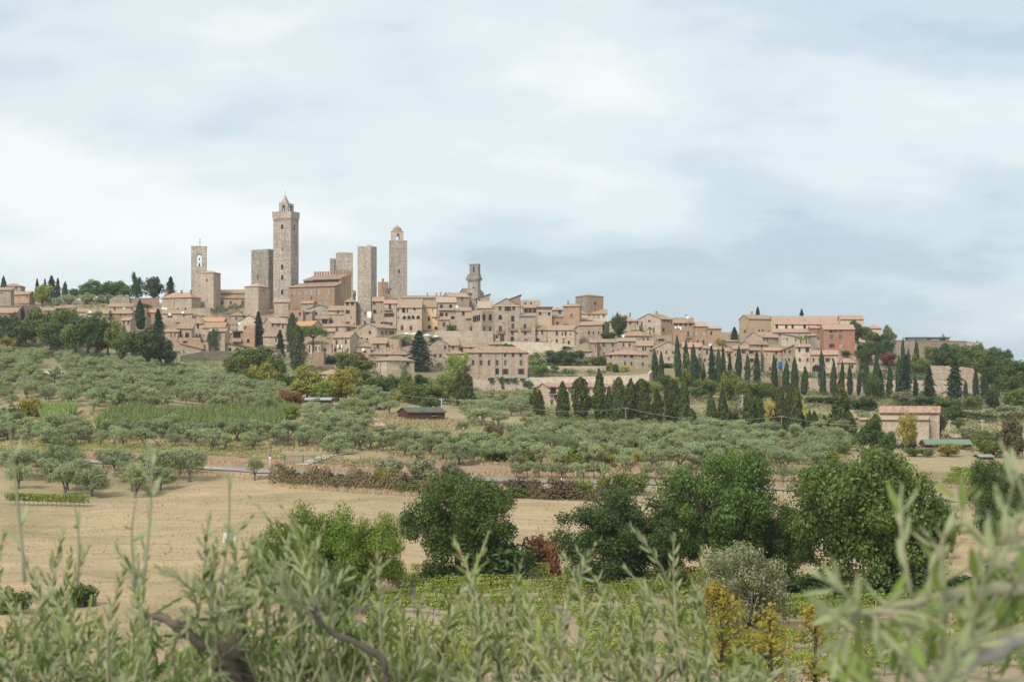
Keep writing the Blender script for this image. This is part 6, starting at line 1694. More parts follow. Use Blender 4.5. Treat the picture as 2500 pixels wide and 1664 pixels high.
# ---------------------------------------------------------------- olive groves
rg = np.random.default_rng(21)
ORD24 = ORD+['sixteenth','seventeenth','eighteenth','nineteenth','twentieth','twenty-first','twenty-second','twenty-third','twenty-fourth']
GROVES = [
 ([(-60,886),(60,884),(120,890),(330,908),(480,934),(600,950),(690,972),(730,1004),(690,1024),(560,1018),(470,1012),(380,1002),(240,1006),(130,992),(60,992),(-60,1006)], 4.2, 5.2, 'left hill grove'),
 ([(15,1150),(110,1136),(520,1150),(512,1180),(440,1202),(330,1222),(200,1214),(40,1200)], 5.2, 6.4, 'roadside grove'),
 ([(-40,1048),(200,1053),(420,1055),(640,1059),(740,1064),(900,1085),(960,1106),(840,1112),(640,1105),(330,1100),(-40,1085)], 4.6, 4.2, 'hedge-side belt'),
 ([(740,1012),(880,1002),(960,1015),(1080,1010),(1250,1040),(1320,1056),(1700,1063),(2060,1071),(2090,1100),(2060,1152),(1850,1162),(1500,1150),(1250,1144),(1050,1130),(960,1112),(900,1088),(740,1066)], 4.6, 6.2, 'central grove'),
 ([(870,968),(960,962),(980,985),(1090,990),(1200,990),(1290,1008),(1290,1040),(1250,1034),(1080,1008),(960,1012),(870,992)], 6.0, 6.5, 'upper grove edge'),
]
HOLES = [[(960,985),(1130,985),(1130,1076),(955,1076)], [(1130,1044),(1300,1044),(1290,1080),(1150,1080)], [(890,1010),(1000,1010),(1000,1078),(915,1078)], [(460,990),(640,1000),(640,1012),(330,1008)], [(85,895),(155,895),(155,930),(85,930)], [(700,1095),(790,1095),(790,1130),(700,1130)]]
OL = []
for poly, sx, sy, grp in GROVES:
    d0 = min(dist_at(p[0],p[1]) for p in poly)-2; d1 = max(dist_at(p[0],p[1]) for p in poly)+2
    x0 = min((p[0]-CX)*d1/F for p in poly); x1 = max((p[0]-CX)*d1/F for p in poly)
    nr = int((d1-d0)/sy)+1
    for r in range(nr):
        y = d0+r*sy; nx = int((x1-x0)/sx)+2
        for q in range(nx):
            x = x0+q*sx+(r % 2)*sx*.5+rg.normal(0,.8); yy = y+rg.normal(0,.55)
            px = CX+F*x/yy; g = gz(x,yy); py = HZ-F*g/yy
            if not inpoly(px, py, poly) or any(inpoly(px, py, hh) for hh in HOLES): continue
            if rg.uniform() < .06: continue
            OL.append((yy, x, g, px, py, grp))
OL.sort()
print('olives', len(OL))
def landmark(px, grp):
    """something in the photo that the tree stands below, above or beside"""
    T_ = {'left hill grove': [(90,'near the white-roofed shed'),(220,'under the dark wood'),(380,'above the reeds'),(520,'below the concrete power pole'),(640,'left of the rust-brown tree'),(9999,'beside the lime bush')],
      'roadside grove': [(110,'above the short vine row'),(200,'beside the short vine row'),(300,'right of the short vine row'),(400,'beside the bare field'),(9999,'at the right end near the road sign')],
      'hedge-side belt': [(90,'at the left picture edge'),(200,'behind the round roadside bush'),(330,'below the reed band'),(440,'behind the green roadside bush'),(560,'above the round road sign'),(690,'left of the green gate'),(800,'right of the green gate'),(9999,'above the brown bramble hedge')],
      'central grove': [(850,'above the gravel driveway'),(960,'beside the gravel path'),(1060,'below the red cabin'),(1160,'above the three round bushes'),(1260,'beside the central clearing'),(1350,'left of the orange-red bush'),(1440,'around the orange-red bush'),(1540,'below the black hut'),(1650,'below the broad cypresses'),(1760,'above the tallest oak'),(1880,'below the golden trees'),(1980,'above the right clipped bushes'),(9999,'left of the farm trees')],
      'upper grove edge': [(950,'left of the red cabin'),(1080,'above the red cabin'),(1180,'below the pillar cypress'),(9999,'below the cream balcony house')]}
    return next(t for lim, t in T_[grp] if px < lim)
for i, (y, x, g, px, py, grp) in enumerate(OL[:298]):
    hgt = float(rg.uniform(2.5,4.3))*(1.22 if grp == 'roadside grove' else 1.0); wf = float(rg.uniform(.95,1.34)); wd = hgt*wf
    size = ('tall' if hgt > 3.8 else 'low' if hgt < 3.0 else 'middling')+(' wide' if wf > 1.24 else ' narrow' if wf < 1.08 else ' round')
    row = 'front' if y < OL[100][0] else 'mid' if y < OL[200][0] else 'rear'
    root = plant('olive', i % 6, x, y, g, hgt, wd, float(rg.uniform(0,6.28)), 'olive_tree', '%s olive tree %s the %s, %s' % (size, {'front':'fronting','mid':'within','rear':'far inside'}[row], grp, landmark(px, grp)), 'olive tree', 'olive trees of the '+grp)
    root.rotation_euler[0] = float(rg.normal(0,.06)); root.rotation_euler[1] = float(rg.normal(0,.06))
def merge_stuff(name, items, label, cat, kinds, keep=1.0, grow=1.0):
    """many far plants as one object: items (x,y,z,height,width,rz,kind,seed)"""
    VV, FF, TV, TF = [], [], [], []; nb = 0; mbt = MB(); mat = None
    for (x,y,z,hg,wd,rz,kind,seed) in items:
        t = proto(kind, seed); mat = t.mat
        k = int(len(t.F)*keep); V = t.V[:4*k].copy()
        if grow != 1.0:
            c = V.reshape(-1,4,3).mean(1,keepdims=True); V = ((V.reshape(-1,4,3)-c)*grow+c).reshape(-1,3)
        s = wd/2/t.R0; sz = hg/t.Hh; c, sn = math.cos(rz), math.sin(rz)
        X = (V[:,0]*c-V[:,1]*sn)*s+x; Y = (V[:,0]*sn+V[:,1]*c)*s+y; Zz = V[:,2]*sz+z
        VV.append(np.stack([X,Y,Zz],1)); FF.append(np.arange(4*k).reshape(-1,4)+nb); nb += 4*k
        b0 = len(mbt.v)
        for p in t.mb.v: mbt.v.append(((p[0]*c-p[1]*sn)*s+x, (p[0]*sn+p[1]*c)*s+y, p[2]*sz+z))
        for f in t.mb.f: mbt.f.append([b0+i for i in f]); mbt.m.append(0)
    if not VV: return
    o = link(name, mesh_np(name, np.concatenate(VV), np.concatenate(FF), mat)); tag(o, label, cat, None, 'stuff')
    tr = mbt.build('trunks', proto(items[0][6], items[0][7]).bark, o); tag(tr, kind='stuff')
merge_stuff('far_olive_grove', [(x,y,g,float(rg.uniform(3.0,4.5)),float(rg.uniform(3.5,5.2)),float(rg.uniform(0,6.28)),'olive',i % 6) for i,(y,x,g,_,_,_) in enumerate(OL[298:])],
            'far silvery olive trees merging into one grey-green mass', 'olive grove', 'olive', .62, 1.25)
for i, px in enumerate(list(range(1262,1500,27))+list(range(1585,1680,26))+list(range(1885,2000,26))):
    x, y, g = on_ground(px+float(rg.normal(0,3)), 1166+.014*(px-1262))
    plant('bushy', i % 4, x, y, g, float(rg.uniform(2.3,2.9)), float(rg.uniform(2.1,2.6)), i*1.7, 'olive_bush', '%s clipped young olive bush from the left in the row above the road' % ORD24[i], 'olive bush', 'clipped olive bushes in a row')
x, y, g = on_ground(622,1172); plant('olive', 2, x, y, g, 4.0, 3.0, 1.0, 'olive_tree', 'lone small olive tree at the field edge, left of the brown hedge', 'olive tree')
x, y, g = on_ground(295,1002); plant('sparse', 1, x, y, g, 4.0, 2.6, 2.0, 'tree', 'small forked tree standing alone before the left hill grove', 'tree', mat='mid')
# ---------------------------------------------------------------- hedges, reeds, vines
def hedge(label, pts, ht, dp, mat, name='hedge', cat='hedge', dens=26, lump=.25, size=.3, d=None, lift=0.0):
    """foliage bank along photo pixels"""
    C = []
    for px, py in pts:
        if d is None: C.append(Vector(on_ground(px, py)))
        else:
            x = (px-CX)*d/F; C.append(Vector((x, d, (HZ-py)*d/F)))
    Ps, Ns = [], []
    o = C[0].copy()
    for a, b in zip(C, C[1:]):
        L = (b-a).length; n = int(L*dens*(ht+dp)); t = rg.uniform(0,1,n); sdv = Vector((-(b-a).y,(b-a).x,0)).normalized()
        u = rg.uniform(0,1,n); ang = rg.uniform(0,math.pi,n)
        lm = 1+lump*np.sin(t*L*.9+a.x)+lump*.6*np.sin(t*L*2.3+a.y)
        off = np.cos(ang)*dp*.5*np.sqrt(rg.uniform(.5,1,n)); hh = np.abs(np.sin(ang))**.5*ht*lm*rg.uniform(.55,1.02,n)*np.where(rg.uniform(0,1,n)<.25,rg.uniform(.1,1,n),1)
        for i in range(n):
            p = a.lerp(b, float(t[i])); q = p+sdv*float(off[i])
            zb = gz(q.x,q.y) if d is None else p.z
            Ps.append((q.x-o.x,q.y-o.y,zb+float(hh[i])+lift-o.z)); Ns.append((sdv.x*math.cos(ang[i]),sdv.y*math.cos(ang[i]),math.sin(ang[i])+.2))
    V, Fq = leaf_quads(np.array(Ps), np.array(Ns), size, .6, rg)
    ob = link(name, mesh_np(name, V, Fq, LM[mat]), None, tuple(o)); tag(ob, label, cat)
    return ob
hedge('clipped yellow-green hedge along the road, left of the gate',[(-40,1098),(200,1100),(420,1106),(560,1112),(695,1122)],1.5,1.4,'lime',size=.28)
hedge('clipped hedge along the road, right of the gate',[(762,1130),(840,1136),(920,1140)],1.5,1.4,'lime',size=.28)
hedge('long brown bramble hedge at the upper edge of the dry field',[(668,1176),(740,1182),(820,1186),(900,1192),(1000,1200),(1080,1205)],2.3,3.8,'brown',name='bramble_hedge',lump=.3,size=.33,dens=58)
hedge('low green bramble bank left of the purple-brown bushes',[(980,1200),(1080,1208),(1180,1212),(1250,1214)],2.2,3.4,'mid',name='bramble_hedge',lump=.35,size=.34,dens=40)
hedge('bramble bank between purple-brown bushes and oak',[(1290,1214),(1380,1218),(1480,1220)],2.2,3.2,'brown',name='bramble_hedge',lump=.35,size=.34,dens=40)
hw = HEDGEWALL[1]
for k, dz, lab in ((0,.9,'dark clipped hedge on top of the long rubble wall'),(1,2.6,'upper clipped hedge behind the one on the rubble wall')):
    dd = dist_at(2020,945)+3+k*9
    hedge(lab,[(1862,923-k*7),(1960,923-k*7),(2060,924-k*7),(2180,927-k*7),(2300,928-k*7)],1.5,1.2,'ivy' if k else 'dark',size=.4,d=dd,dens=14)
hedge('clipped green hedge on the palazzo garden terrace',[(1335,919),(1400,919)],2.0,1.5,'ivy',size=.4,d=dist_at(1360,935)+3,dens=16)
hedge('long dark creeper along the church garden wall',[(513,765),(545,762),(575,756),(593,752)],2.6,2.0,'ivy',name='creeper',cat='creeper',size=.45,d=dist_at(550,775,400)-1.5,dens=16)
hedge('dark valley scrub line in front of the great oaks',[(1000,1428),(1200,1432),(1420,1440),(1600,1446)],1.3,4,'dark',name='scrub_line',cat='scrub',size=.3,dens=18,lump=.4)
hedge('dark valley scrub line at the right',[(1880,1462),(2060,1468),(2250,1476),(2420,1480),(2560,1484)],2.6,5,'dark',name='scrub_line',cat='scrub',size=.3,dens=16,lump=.4)
def blades(name, poly, n, hgt, wid, mat, label, cat, lean=.25, kind='stuff', seed=1):
    r = np.random.default_rng(seed); P = []
    ds = [dist_at(*p) for p in poly]; d0, d1 = min(ds), max(ds)
    xs0 = min((p[0]-CX)*d1/F for p in poly); xs1 = max((p[0]-CX)*d1/F for p in poly)
    tries = 0
    while len(P) < n and tries < n*12:
        tries += 1
        x, y = r.uniform(xs0,xs1), r.uniform(d0,d1); g = gz(x,y)
        if inpoly(CX+F*x/y, HZ-F*g/y, poly): P.append((x,y,g))
    P = np.array(P); n = len(P); o = P[0].copy(); P = P-o
    h = hgt*r.uniform(.6,1.2,n)[:,None]; a = r.uniform(0,6.283,n); dx = np.stack([np.cos(a),np.sin(a),np.zeros(n)],1)
    ln = np.stack([r.normal(0,lean,n),r.normal(0,lean,n),np.zeros(n)],1)*h; upv = np.array([0,0,1.0])
    V = np.stack([P-dx*wid*.5, P+dx*wid*.5, P+dx*wid*.45+upv*h*.6+ln*.4, P+upv*h+ln],1).reshape(-1,3)
    ob = link(name, mesh_np(name, V, np.arange(4*n).reshape(n,4), LM[mat]), None, tuple(o)); tag(ob, label, cat, None, kind)
    return ob
blades('reeds', [(235,1050),(260,1020),(330,1008),(400,1018),(520,1014),(640,1010),(700,1006),(735,1020),(720,1050),(640,1062),(480,1056),(330,1062)], 17000, 2.5, .17, 'reed', 'band of tall pale green reeds across the left middle ground','reeds',.2,seed=2)
blades('reeds', [(95,1010),(185,1008),(192,1040),(110,1048)], 3600, 2.5, .17, 'reed', 'patch of tall green reeds at the left beside the bushes','reeds',.2,seed=3)
blades('dry_grass', [(-250,1660),(-250,1260),(60,1245),(250,1228),(420,1208),(560,1155),(680,1152),(900,1195),(1200,1216),(1600,1220),(2400,1262),(2600,1300),(2600,1420),(2100,1430),(1000,1412),(900,1480),(700,1660)], 9000, .20, .11, 'straw', 'short dry straw-coloured grass covering the field','grass',.5,seed=4)
blades('green_tufts', [(-250,1660),(-250,1260),(250,1228),(560,1155),(900,1195),(1600,1220),(2400,1262),(2400,1420),(1000,1412),(700,1660)], 700, .35, .2, 'vine', 'scattered green weeds in the dry field','weeds',.5,seed=5)
blades('bank_grass', [(0,1110),(400,1128),(640,1142),(1000,1158),(1500,1172),(2100,1197),(2400,1216),(2400,1204),(1500,1160),(1000,1144),(640,1128),(0,1100)], 5000, .45, .16, 'straw', 'dry grass on the bank above the road','grass',.5,seed=6)
blades('bank_grass', [(0,1126),(400,1146),(640,1160),(1000,1176),(1500,1190),(2100,1217),(2400,1240),(2400,1250),(1500,1200),(1000,1186),(640,1170),(0,1136)], 4000, .45, .16, 'straw', 'dry grass on the bank below the road','grass',.5,seed=7)
blades('verge_grass', [(900,1190),(1000,1200),(1250,1216),(1250,1224),(1000,1212),(700,1192),(660,1180)], 1500, .6, .14, 'straw', 'long dry grass at the foot of the bramble hedge','grass',.5,seed=8)
# scrub on the slopes under the town
def scrub_patch(name, poly, n, mat, label, seed, size=.5, dmin=380):
    r = np.random.default_rng(seed); P = []
    for _ in range(n*14):
        if len(P) >= n: break
        px = r.uniform(min(p[0] for p in poly), max(p[0] for p in poly)); py = r.uniform(min(p[1] for p in poly), max(p[1] for p in poly))
        if not inpoly(px, py, poly): continue
        P.append(on_ground(px, py, dmin))
    P = np.array(P); C = np.repeat(P, 40, 0); dr = unit(r.normal(0,1,(len(C),3))); rr = np.repeat(r.uniform(.5,1.6,len(P)),40)[:,None]
    Q = C+dr*rr*np.array([1.3,1.3,.8])+np.array([0,0,.3]); o = P[0].copy()
    V, Fq = leaf_quads(Q-o, dr, size, .6, r)
    ob = link(name, mesh_np(name, V, Fq, LM[mat]), None, tuple(o)); tag(ob, label, 'scrub', None, 'stuff')
scrub_patch('scrub', [(430,860),(640,880),(900,905),(1100,930),(1300,960),(1300,985),(900,950),(640,925),(430,890)], 420, 'mid', 'green scrub on the slope below the left and middle houses', 31)
scrub_patch('scrub', [(1300,945),(1700,930),(2050,960),(2500,960),(2500,1040),(2100,1010),(1700,985),(1300,985)], 520, 'brown', 'brownish scrub on the bank behind the near cypress row', 32)
scrub_patch('scrub', [(1300,950),(1700,935),(2050,965),(2500,950),(2500,1020),(2100,1000),(1700,975),(1300,980)], 300, 'mid', 'green scrub on the bank below the rubble wall', 33)
scrub_patch('scrub', [(480,770),(700,800),(950,850),(1100,880),(1100,905),(800,905),(560,870),(420,820)], 260, 'ivy', 'green garden growth between the lower houses', 34)
scrub_patch('scrub', [(1290,860),(1480,880),(1480,912),(1290,912)], 120, 'mid', 'garden growth on the terraces right of the palazzo', 35)
scrub_patch('scrub', [(2150,870),(2500,900),(2500,960),(2150,925)], 260, 'dark', 'dark growth on the slope below the fortress', 36)
scrub_patch('scrub', [(-40,720),(320,720),(320,760),(-40,770)], 130, 'mid', 'green growth along the left skyline', 37)
# ---------------------------------------------------------------- vineyards
def vstake():
    mb = MB(); mb.tube([(0,0,-.3),(0,0,1.9)], .03, 5); return mb.mesh('stake', M['concrete'])
VST = vstake()
VN = []
for r in range(15):
    y = 104+r*3.6
    for q in range(64):
        x = -16+q*1.35+rg.normal(0,.12)
        px = CX+F*x/y; g = gz(x,y); py = HZ-F*g/y
        if px > 2600 or px < 880 or (px < 960 and py < 1480): continue
        if rg.uniform() < .22: continue
        VN.append((x,y+rg.normal(0,.1),g,px,py,r))
for (a,b,c) in [((2290,1160),(2520,1172),24),((2280,1174),(2520,1186),24),((2270,1150),(2480,1158),22)]:
    pass
VN.sort(key=lambda v: abs(v[1]-128))
ROWN = ['first','second','third','fourth','fifth','sixth','seventh','eighth','ninth','tenth','eleventh','twelfth','thirteenth','fourteenth','fifteenth']
for i, (x,y,g,px,py,r) in enumerate(VN[:230]):
    lm = next(t for lim, t in [(1060,'below the bright green mound'),(1200,'below the round oak'),(1340,'below the dark scrub'),(1480,'left of the broad dark oak'),(1620,'below the broad dark oak'),(1740,'left of the grey willow-like tree'),(1900,'by the grey willow-like tree'),(2080,'left of the great dark oak'),(2260,'below the great dark oak'),(9999,'at the right picture edge')] if px < lim)
    hgt = float(rg.uniform(1.25,1.75))
    p = plant('vineplant', i % 5, x, y, g, hgt, float(rg.uniform(1.2,1.55)), float(rg.normal(0,.12)), 'grapevine', '%s young grapevine %s, %s row of the near vineyard' % ('tall' if hgt > 1.58 else 'low' if hgt < 1.4 else 'middling', lm, ROWN[r]), 'grapevine', 'grapevines of the near vineyard', crown='foliage', trunk='stem')
    if i % 4 == 0: link('stake', VST, p, (.1,.03,0))
merge_stuff('far_grapevines', [(x,y,g,float(rg.uniform(1.2,1.7)),1.4,0.0,'vineplant',i % 5) for i,(x,y,g,_,_,_) in enumerate(VN[230:])], 'remaining grapevine rows of the near vineyard', 'vineyard', 'vineplant')
i = 0
for a, b, n, lab, grp in [((25,1232),(205,1238),17,'grapevine from the left in the short row at the field edge','grapevines of the short left row'),
                     ((2330,1163),(2470,1170),14,'grapevine from the left in the back row beside the farm','grapevines beside the farm'),((2320,1176),(2490,1184),15,'grapevine from the left in the middle row beside the farm','grapevines beside the farm'),
                     ((2310,1190),(2500,1199),16,'grapevine from the left in the front row beside the farm','grapevines beside the farm')]:
    for q in range(n):
        t = q/(n-1); x, y, g = on_ground(a[0]+(b[0]-a[0])*t, a[1]+(b[1]-a[1])*t); i += 1
        p = plant('vineplant', i % 5, x, y, g, 1.8, 1.5, float(rg.normal(0,.1)), 'grapevine', ORD24[q]+' '+lab, 'grapevine', grp, crown='foliage', trunk='stem')
        if q % 4 == 0: link('stake', VST, p, (.1,.03,0))

blades('grove_grass', [(-60,1012),(60,1000),(380,1006),(700,1030),(900,1006),(1250,1036),(2060,1060),(2090,1150),(1500,1150),(1050,1130),(900,1100),(640,1104),(-60,1086)], 26000, .42, .34, 'grass2', 'green and straw-coloured grass under the olive groves','grass',.6,seed=12)
scrub_patch('scrub', [(640,930),(900,940),(1100,960),(1290,985),(1290,1005),(1000,985),(860,970),(720,960)], 420, 'mid', 'green thicket between the olive groves and the lower houses', 41, .42, 330)
scrub_patch('scrub', [(1290,1000),(2060,1015),(2060,1050),(1290,1045)], 420, 'mid', 'green growth at the foot of the near cypress row', 42, .36, 300)
scrub_patch('scrub', [(2050,1040),(2500,1020),(2500,1100),(2300,1110),(2060,1100)], 260, 'mid', 'green growth round the farm buildings', 43, .36, 250)
scrub_patch('scrub', [(440,880),(700,905),(900,930),(900,950),(680,945),(470,905)], 300, 'olive', 'grey-green thicket above the left olive grove', 44, .42, 400)

scrub_patch('scrub', [(2180,880),(2500,905),(2500,1040),(2330,1040),(2180,990)], 520, 'dark', 'dark scrub covering the far right slope', 45, .5, 400)
LMS = ['lime','mid','bright','mid','dark','yellow','mid','lime']
for i in range(46):
    px = float(rg.uniform(1000,2060)); py = float(rg.uniform(1062,1140))
    if any(inpoly(px, py, hh) for hh in HOLES): continue
    x, y, g = on_ground(px, py); hgt = float(rg.uniform(1.6,3.2))
    plant('shrub', i % 4, x, y, g, hgt, hgt*float(rg.uniform(1.1,1.5)), i*1.3, 'shrub', '%s %s shrub among the olives of the central grove, %s' % ('tall' if hgt > 2.4 else 'low', {'lime':'lime','mid':'green','bright':'bright green','dark':'dark green','yellow':'yellowish'}[LMS[i % 8]], landmark(px,'central grove')), 'shrub', 'shrubs among the olives', LMS[i % 8], 'foliage', 'stem')

scrub_patch('scrub', [(-40,868),(330,890),(470,912),(470,900),(330,872),(-40,850)], 330, 'dark', 'dark undergrowth of the wood behind the left olive hill', 51, .5, 404)
scrub_patch('scrub', [(1290,985),(2060,1000),(2060,1062),(1290,1050)], 380, 'olive', 'grey-green growth below the near cypress row', 52, .36, 300)
scrub_patch('scrub', [(1290,975),(2060,990),(2060,1050),(1290,1040)], 260, 'mid', 'green undergrowth between the near cypresses', 53, .36, 300)
# ---------------------------------------------------------------- poles, wires, washing, cars, people
def pole(label, px, yt, yb, r=.13, mat='wood', arm=None, dmin=200, name='utility_pole', cat='pole', d=None):
    d = d or dist_at(px, yb, dmin); s = d/F; x = (px-CX)*s; g = gz(x,d); zt = (HZ-yt)*s
    root = empty(name, (x,d,g)); tag(root, label, cat)
    mb = MB(); mb.tube([(0,0,-.6),(0,0,zt-g)], [r*1.2,r*.8], 8); mb.build('post', M[mat], root)
    mb = MB()
    if arm == 'lamp':
        mb.tube([(0,0,zt-g-.1),(.5,0,zt-g+.15),(1.7,0,zt-g)], .05, 6); mb.build('arm', M['metal'], root)
        m2 = MB(); m2.lathe([(.02,.14),(.22,.08),(.30,0),(.02,-.02)],10); m2.build('lamp_head', M['white'], root, (1.9,0,zt-g-.05))
    else:
        mb.box(-.55,.55,-.06,.06,zt-g-.55,zt-g-.43); mb.build('crossarm', M[mat], root)
        for q in (-.45,0,.45):
            m2 = MB(); m2.lathe([(.03,0),(.05,.05),(.06,.12),(.02,.16)],8); m2.build('insulator', M['white'], root, (q,0,zt-g-.43))
    return Vector((x,d,zt))
P1 = pole('white concrete power pole above the cabin',1078,970,1020,.14,'concrete')
P2 = pole('slim brown power pole right of the blunt pillar cypress',1182,972,1030,.12)
P3 = pole('brown wooden power pole in front of the cypresses, centre',1528,992,1040,.14)
P4 = pole('brown wooden power pole in front of the twin cypresses',1908,1012,1066,.14)
P5 = pole('white power pole right of the farmhouse',2317,1024,1052,.14,'concrete')
P6 = pole('grey power pole at the far right beyond the farmhouse',2398,1022,1052,.12,'concrete')
pole('concrete power pole above the left olive grove',432,858,890,.16,'concrete',dmin=380)
pole('pale slim pole behind the tall dark cypress',1812,962,1010,.10,'concrete')
pole('street lamp in front of the golden-green trees',871,944,975,.07,'metal','lamp',name='street_lamp',cat='lamp')
pole('street lamp below the washing house',818,866,890,.07,'metal','lamp',name='street_lamp',cat='lamp',dmin=450)
pole('tall street lamp above the curved bastion wall',2353,884,910,.07,'metal','lamp',name='street_lamp',cat='lamp',dmin=450)
def wire(label, a, b, sag=1.2):
    n = 18; mb = MB(); pts = []
    for i in range(n+1):
        t = i/n; p = a.lerp(b, t); pts.append((p.x-a.x, p.y-a.y, p.z-a.z-4*sag*t*(1-t)))
    mb.tube(pts, .024, 5); o = mb.build('power_line', M['wire'], None, tuple(a)); tag(o, label, 'cable')
L0 = Vector(((905-CX)*P1.y*1.05/F, P1.y*1.05, (HZ-948)*P1.y*1.05/F))
for dx in (0,):
    e = Vector((dx,0,-.27))
    wire('power cable rising left from the white concrete pole', L0, P1+e, .4)
    wire('power cable between the concrete pole and the slim brown pole', P1+e, P2+e, .3)
    wire('long sagging power cable left of the central wooden pole', P2+e, P3+e, 1.6)
    wire('long sagging power cable right of the central wooden pole', P3+e, P4+e, 1.7)
    wire('power cable running right from the twin-cypress pole', P4+e, Vector(((2095-CX)*P4.y/F, P4.y-4, (HZ-1036)*P4.y/F)), .5)
    wire('power cable between the two poles beyond the farmhouse', P5+e, P6+e, .4)
# washing and cloths
def sheet(label, h, xc, yc, wx, hy, mat, name='laundry', cat='laundry', out=.35):
    mb = MB(); w = wx*h.k*h.s; ht = hy*h.k*h.s; n = 7
    for j in range(5):
        for i in range(n+1):
            t = i/n; q = j/4
            mb.v.append((-w/2+w*t, .05*math.sin(t*11+q*2)*(.3+q)-.02, -ht*q+.03*math.sin(t*9)))
    for j in range(4):
        for i in range(n): a = j*(n+1)+i; mb.f.append([a,a+1,a+n+2,a+n+1]); mb.m.append(0)
    me = mb.mesh(name, M[mat], True)
    p = h.root.matrix_basis @ Vector((h.U(xc), -out, h.V(yc-hy/2)))
    o = link(name, me, None, p, h.root.rotation_euler); md = o.modifiers.new('thick','SOLIDIFY'); md.thickness = .02
    tag(o, label, cat); return o
bpy.context.view_layer.update()
tw = SLIM
sheet('big white sheet hanging on the slim central tower', tw, 893, 1308, 62, 86, 'cloth', 'white_sheet', 'sheet', out=3.2)
for x,y,w,h_,m,lab in [(470,878,24,44,'redcloth','dark red towel on the washing line, leftmost'),(508,878,28,50,'cloth','white towel on the washing line'),(540,880,30,52,'redcloth','bright red towel on the washing line, middle'),(568,878,26,50,'cloth','white towel on the washing line, rightmost')]:
    sheet(lab, LAUNDRY, x, y, w, h_, m)
for x,y,w,h_,m,lab in [(862,900,66,92,'blue','large blue sheet drying before the orange-roofed house'),(985,866,44,26,'blue','small blue cloth drying right of the large blue sheet')]:
    sheet(lab, BLUEH, x, y, w, h_, m, out=1.2)
for x,y,w,h_,lab in [(1118,555,24,38,'small white shirt on the brick house wall'),(1160,552,22,26,'tiny white cloth on the brick house wall'),(1186,568,24,54,'white towel on the brick house wall')]:
    sheet(lab, GWASH, x, y, w, h_, 'cloth')
# parasols of the terrace below the arched-window house
def parasol(label, px, py, w):
    d = dist_at(px, py+16, 500)-6; s = d/F; x = (px-CX)*s; zt = (HZ-py)*s
    root = empty('parasol', (x,d,gz(x,d))); tag(root, label, 'parasol', 'white parasols on the terrace'); h = zt-gz(x,d)
    mb = MB(); mb.tube([(0,0,0),(0,0,h)], .05, 6); mb.build('pole', M['metal'], root)
    mb = MB(); r = w*s/2; mb.lathe([(.03,h),(r*.5,h-.25),(r,h-.55),(r,h-.72),(r*.98,h-.55)],4 if r>2 else 8); mb.build('canopy', M['cloth'], root)
for i,(px,py,w) in enumerate([(993,811,22),(1013,812,26),(1042,815,22),(1064,818,16)]):
    parasol(['first','second','third','fourth'][i]+' white parasol from the left on the terrace behind the fir', px, py, w)
for i,px in enumerate((1375,1393,1418,1452)):
    d = dist_at(px,940)+2.5; s = d/F; x=(px-CX)*s; z0=(HZ-919)*s
    root = empty('terrace_table',(x,d,z0)); tag(root,['first','second','third','fourth'][i]+' white table from the left on the terrace wall right of the palazzo','table','tables on the garden terrace')
    mb = MB(); mb.box(-1.1,1.1,-.4,.4,.72,.78); mb.build('tabletop', M['white'], root)
    for a in (-.95,.95):
        for b in (-.3,.3): m2 = MB(); m2.box(a-.04,a+.04,b-.04,b+.04,0,.717); m2.build('leg', M['metal'], root)
# dishes and aerials on roofs
def dish(label, px, py, d, r=.55, mat='white'):
    s = d/F; mb = MB(); mb.lathe([(.02,.0),(r*.5,.06),(r*.9,.2),(r,.26),(r*.88,.2),(r*.4,.08)],12)
    root = empty('satellite_dish', ((px-CX)*s, d, (HZ-py)*s-.9)); tag(root, label, 'dish')
    mb.build('bowl', M[mat], root, (0,-.2,.9), (math.radians(70),0,.3))
    m2 = MB(); m2.tube([(0,0,-.6),(0,0,.9)], .04, 6); m2.build('mast', M['metal'], root)
for z,x,y,lab,m in [('E',880,922,'white satellite dish on the low stone house, centre slope','white'),('A',1480,550,'grey satellite dish on the stone house, left','metal'),('A',1075,592,'white satellite dish above the dark wood','white'),
   ('D',97,405,'left white satellite dish below the arched-window house','white'),('D',137,412,'right white satellite dish below the arched-window house','white'),('D',190,488,'white satellite dish on the rough terrace house','white'),('D',368,462,'white satellite dish above the left slope roofs','white'),
   ('G',396,672,'white satellite dish on the wide hip-roofed house','white'),('G',1270,418,'white satellite dish on the brick house roof','white'),('G',1585,797,'white satellite dish by the last brick house','white'),('E',2262,292,'white satellite dish right of the loggia house','white'),('D',1138,612,'white satellite dish below the squat pale tower','white')]:
    px, py = zx(z,x), zy(z,y); dish(lab, px, py, min((h.d for h in HOUSES if abs(CX+F*h.root.location.x/h.d-px) < 45 and abs((HZ-(h.zt)*F/h.d)-py) < 16), default=dist_at(px,py+8,450))-.8, .62, m)
def aerial(label, px, yt, yb, d):
    s = d/F; h = (yb-yt)*s; root = empty('roof_aerial', ((px-CX)*s, d+2, (HZ-yb)*s-1)); tag(root, label, 'aerial')
    mb = MB(); mb.tube([(0,0,0),(0,0,h+1)], .035, 5); mb.build('mast', M['metal'], root)
    m2 = MB(); m2.tube([(-.6,0,h+.9),(.6,0,h+.9)], .025, 4)
    for q in (-.5,-.2,.1,.4): m2.tube([(q,-.5,h+.9),(q,.5,h+.9)], .018, 4)
    m2.build('antenna', M['metal'], root)
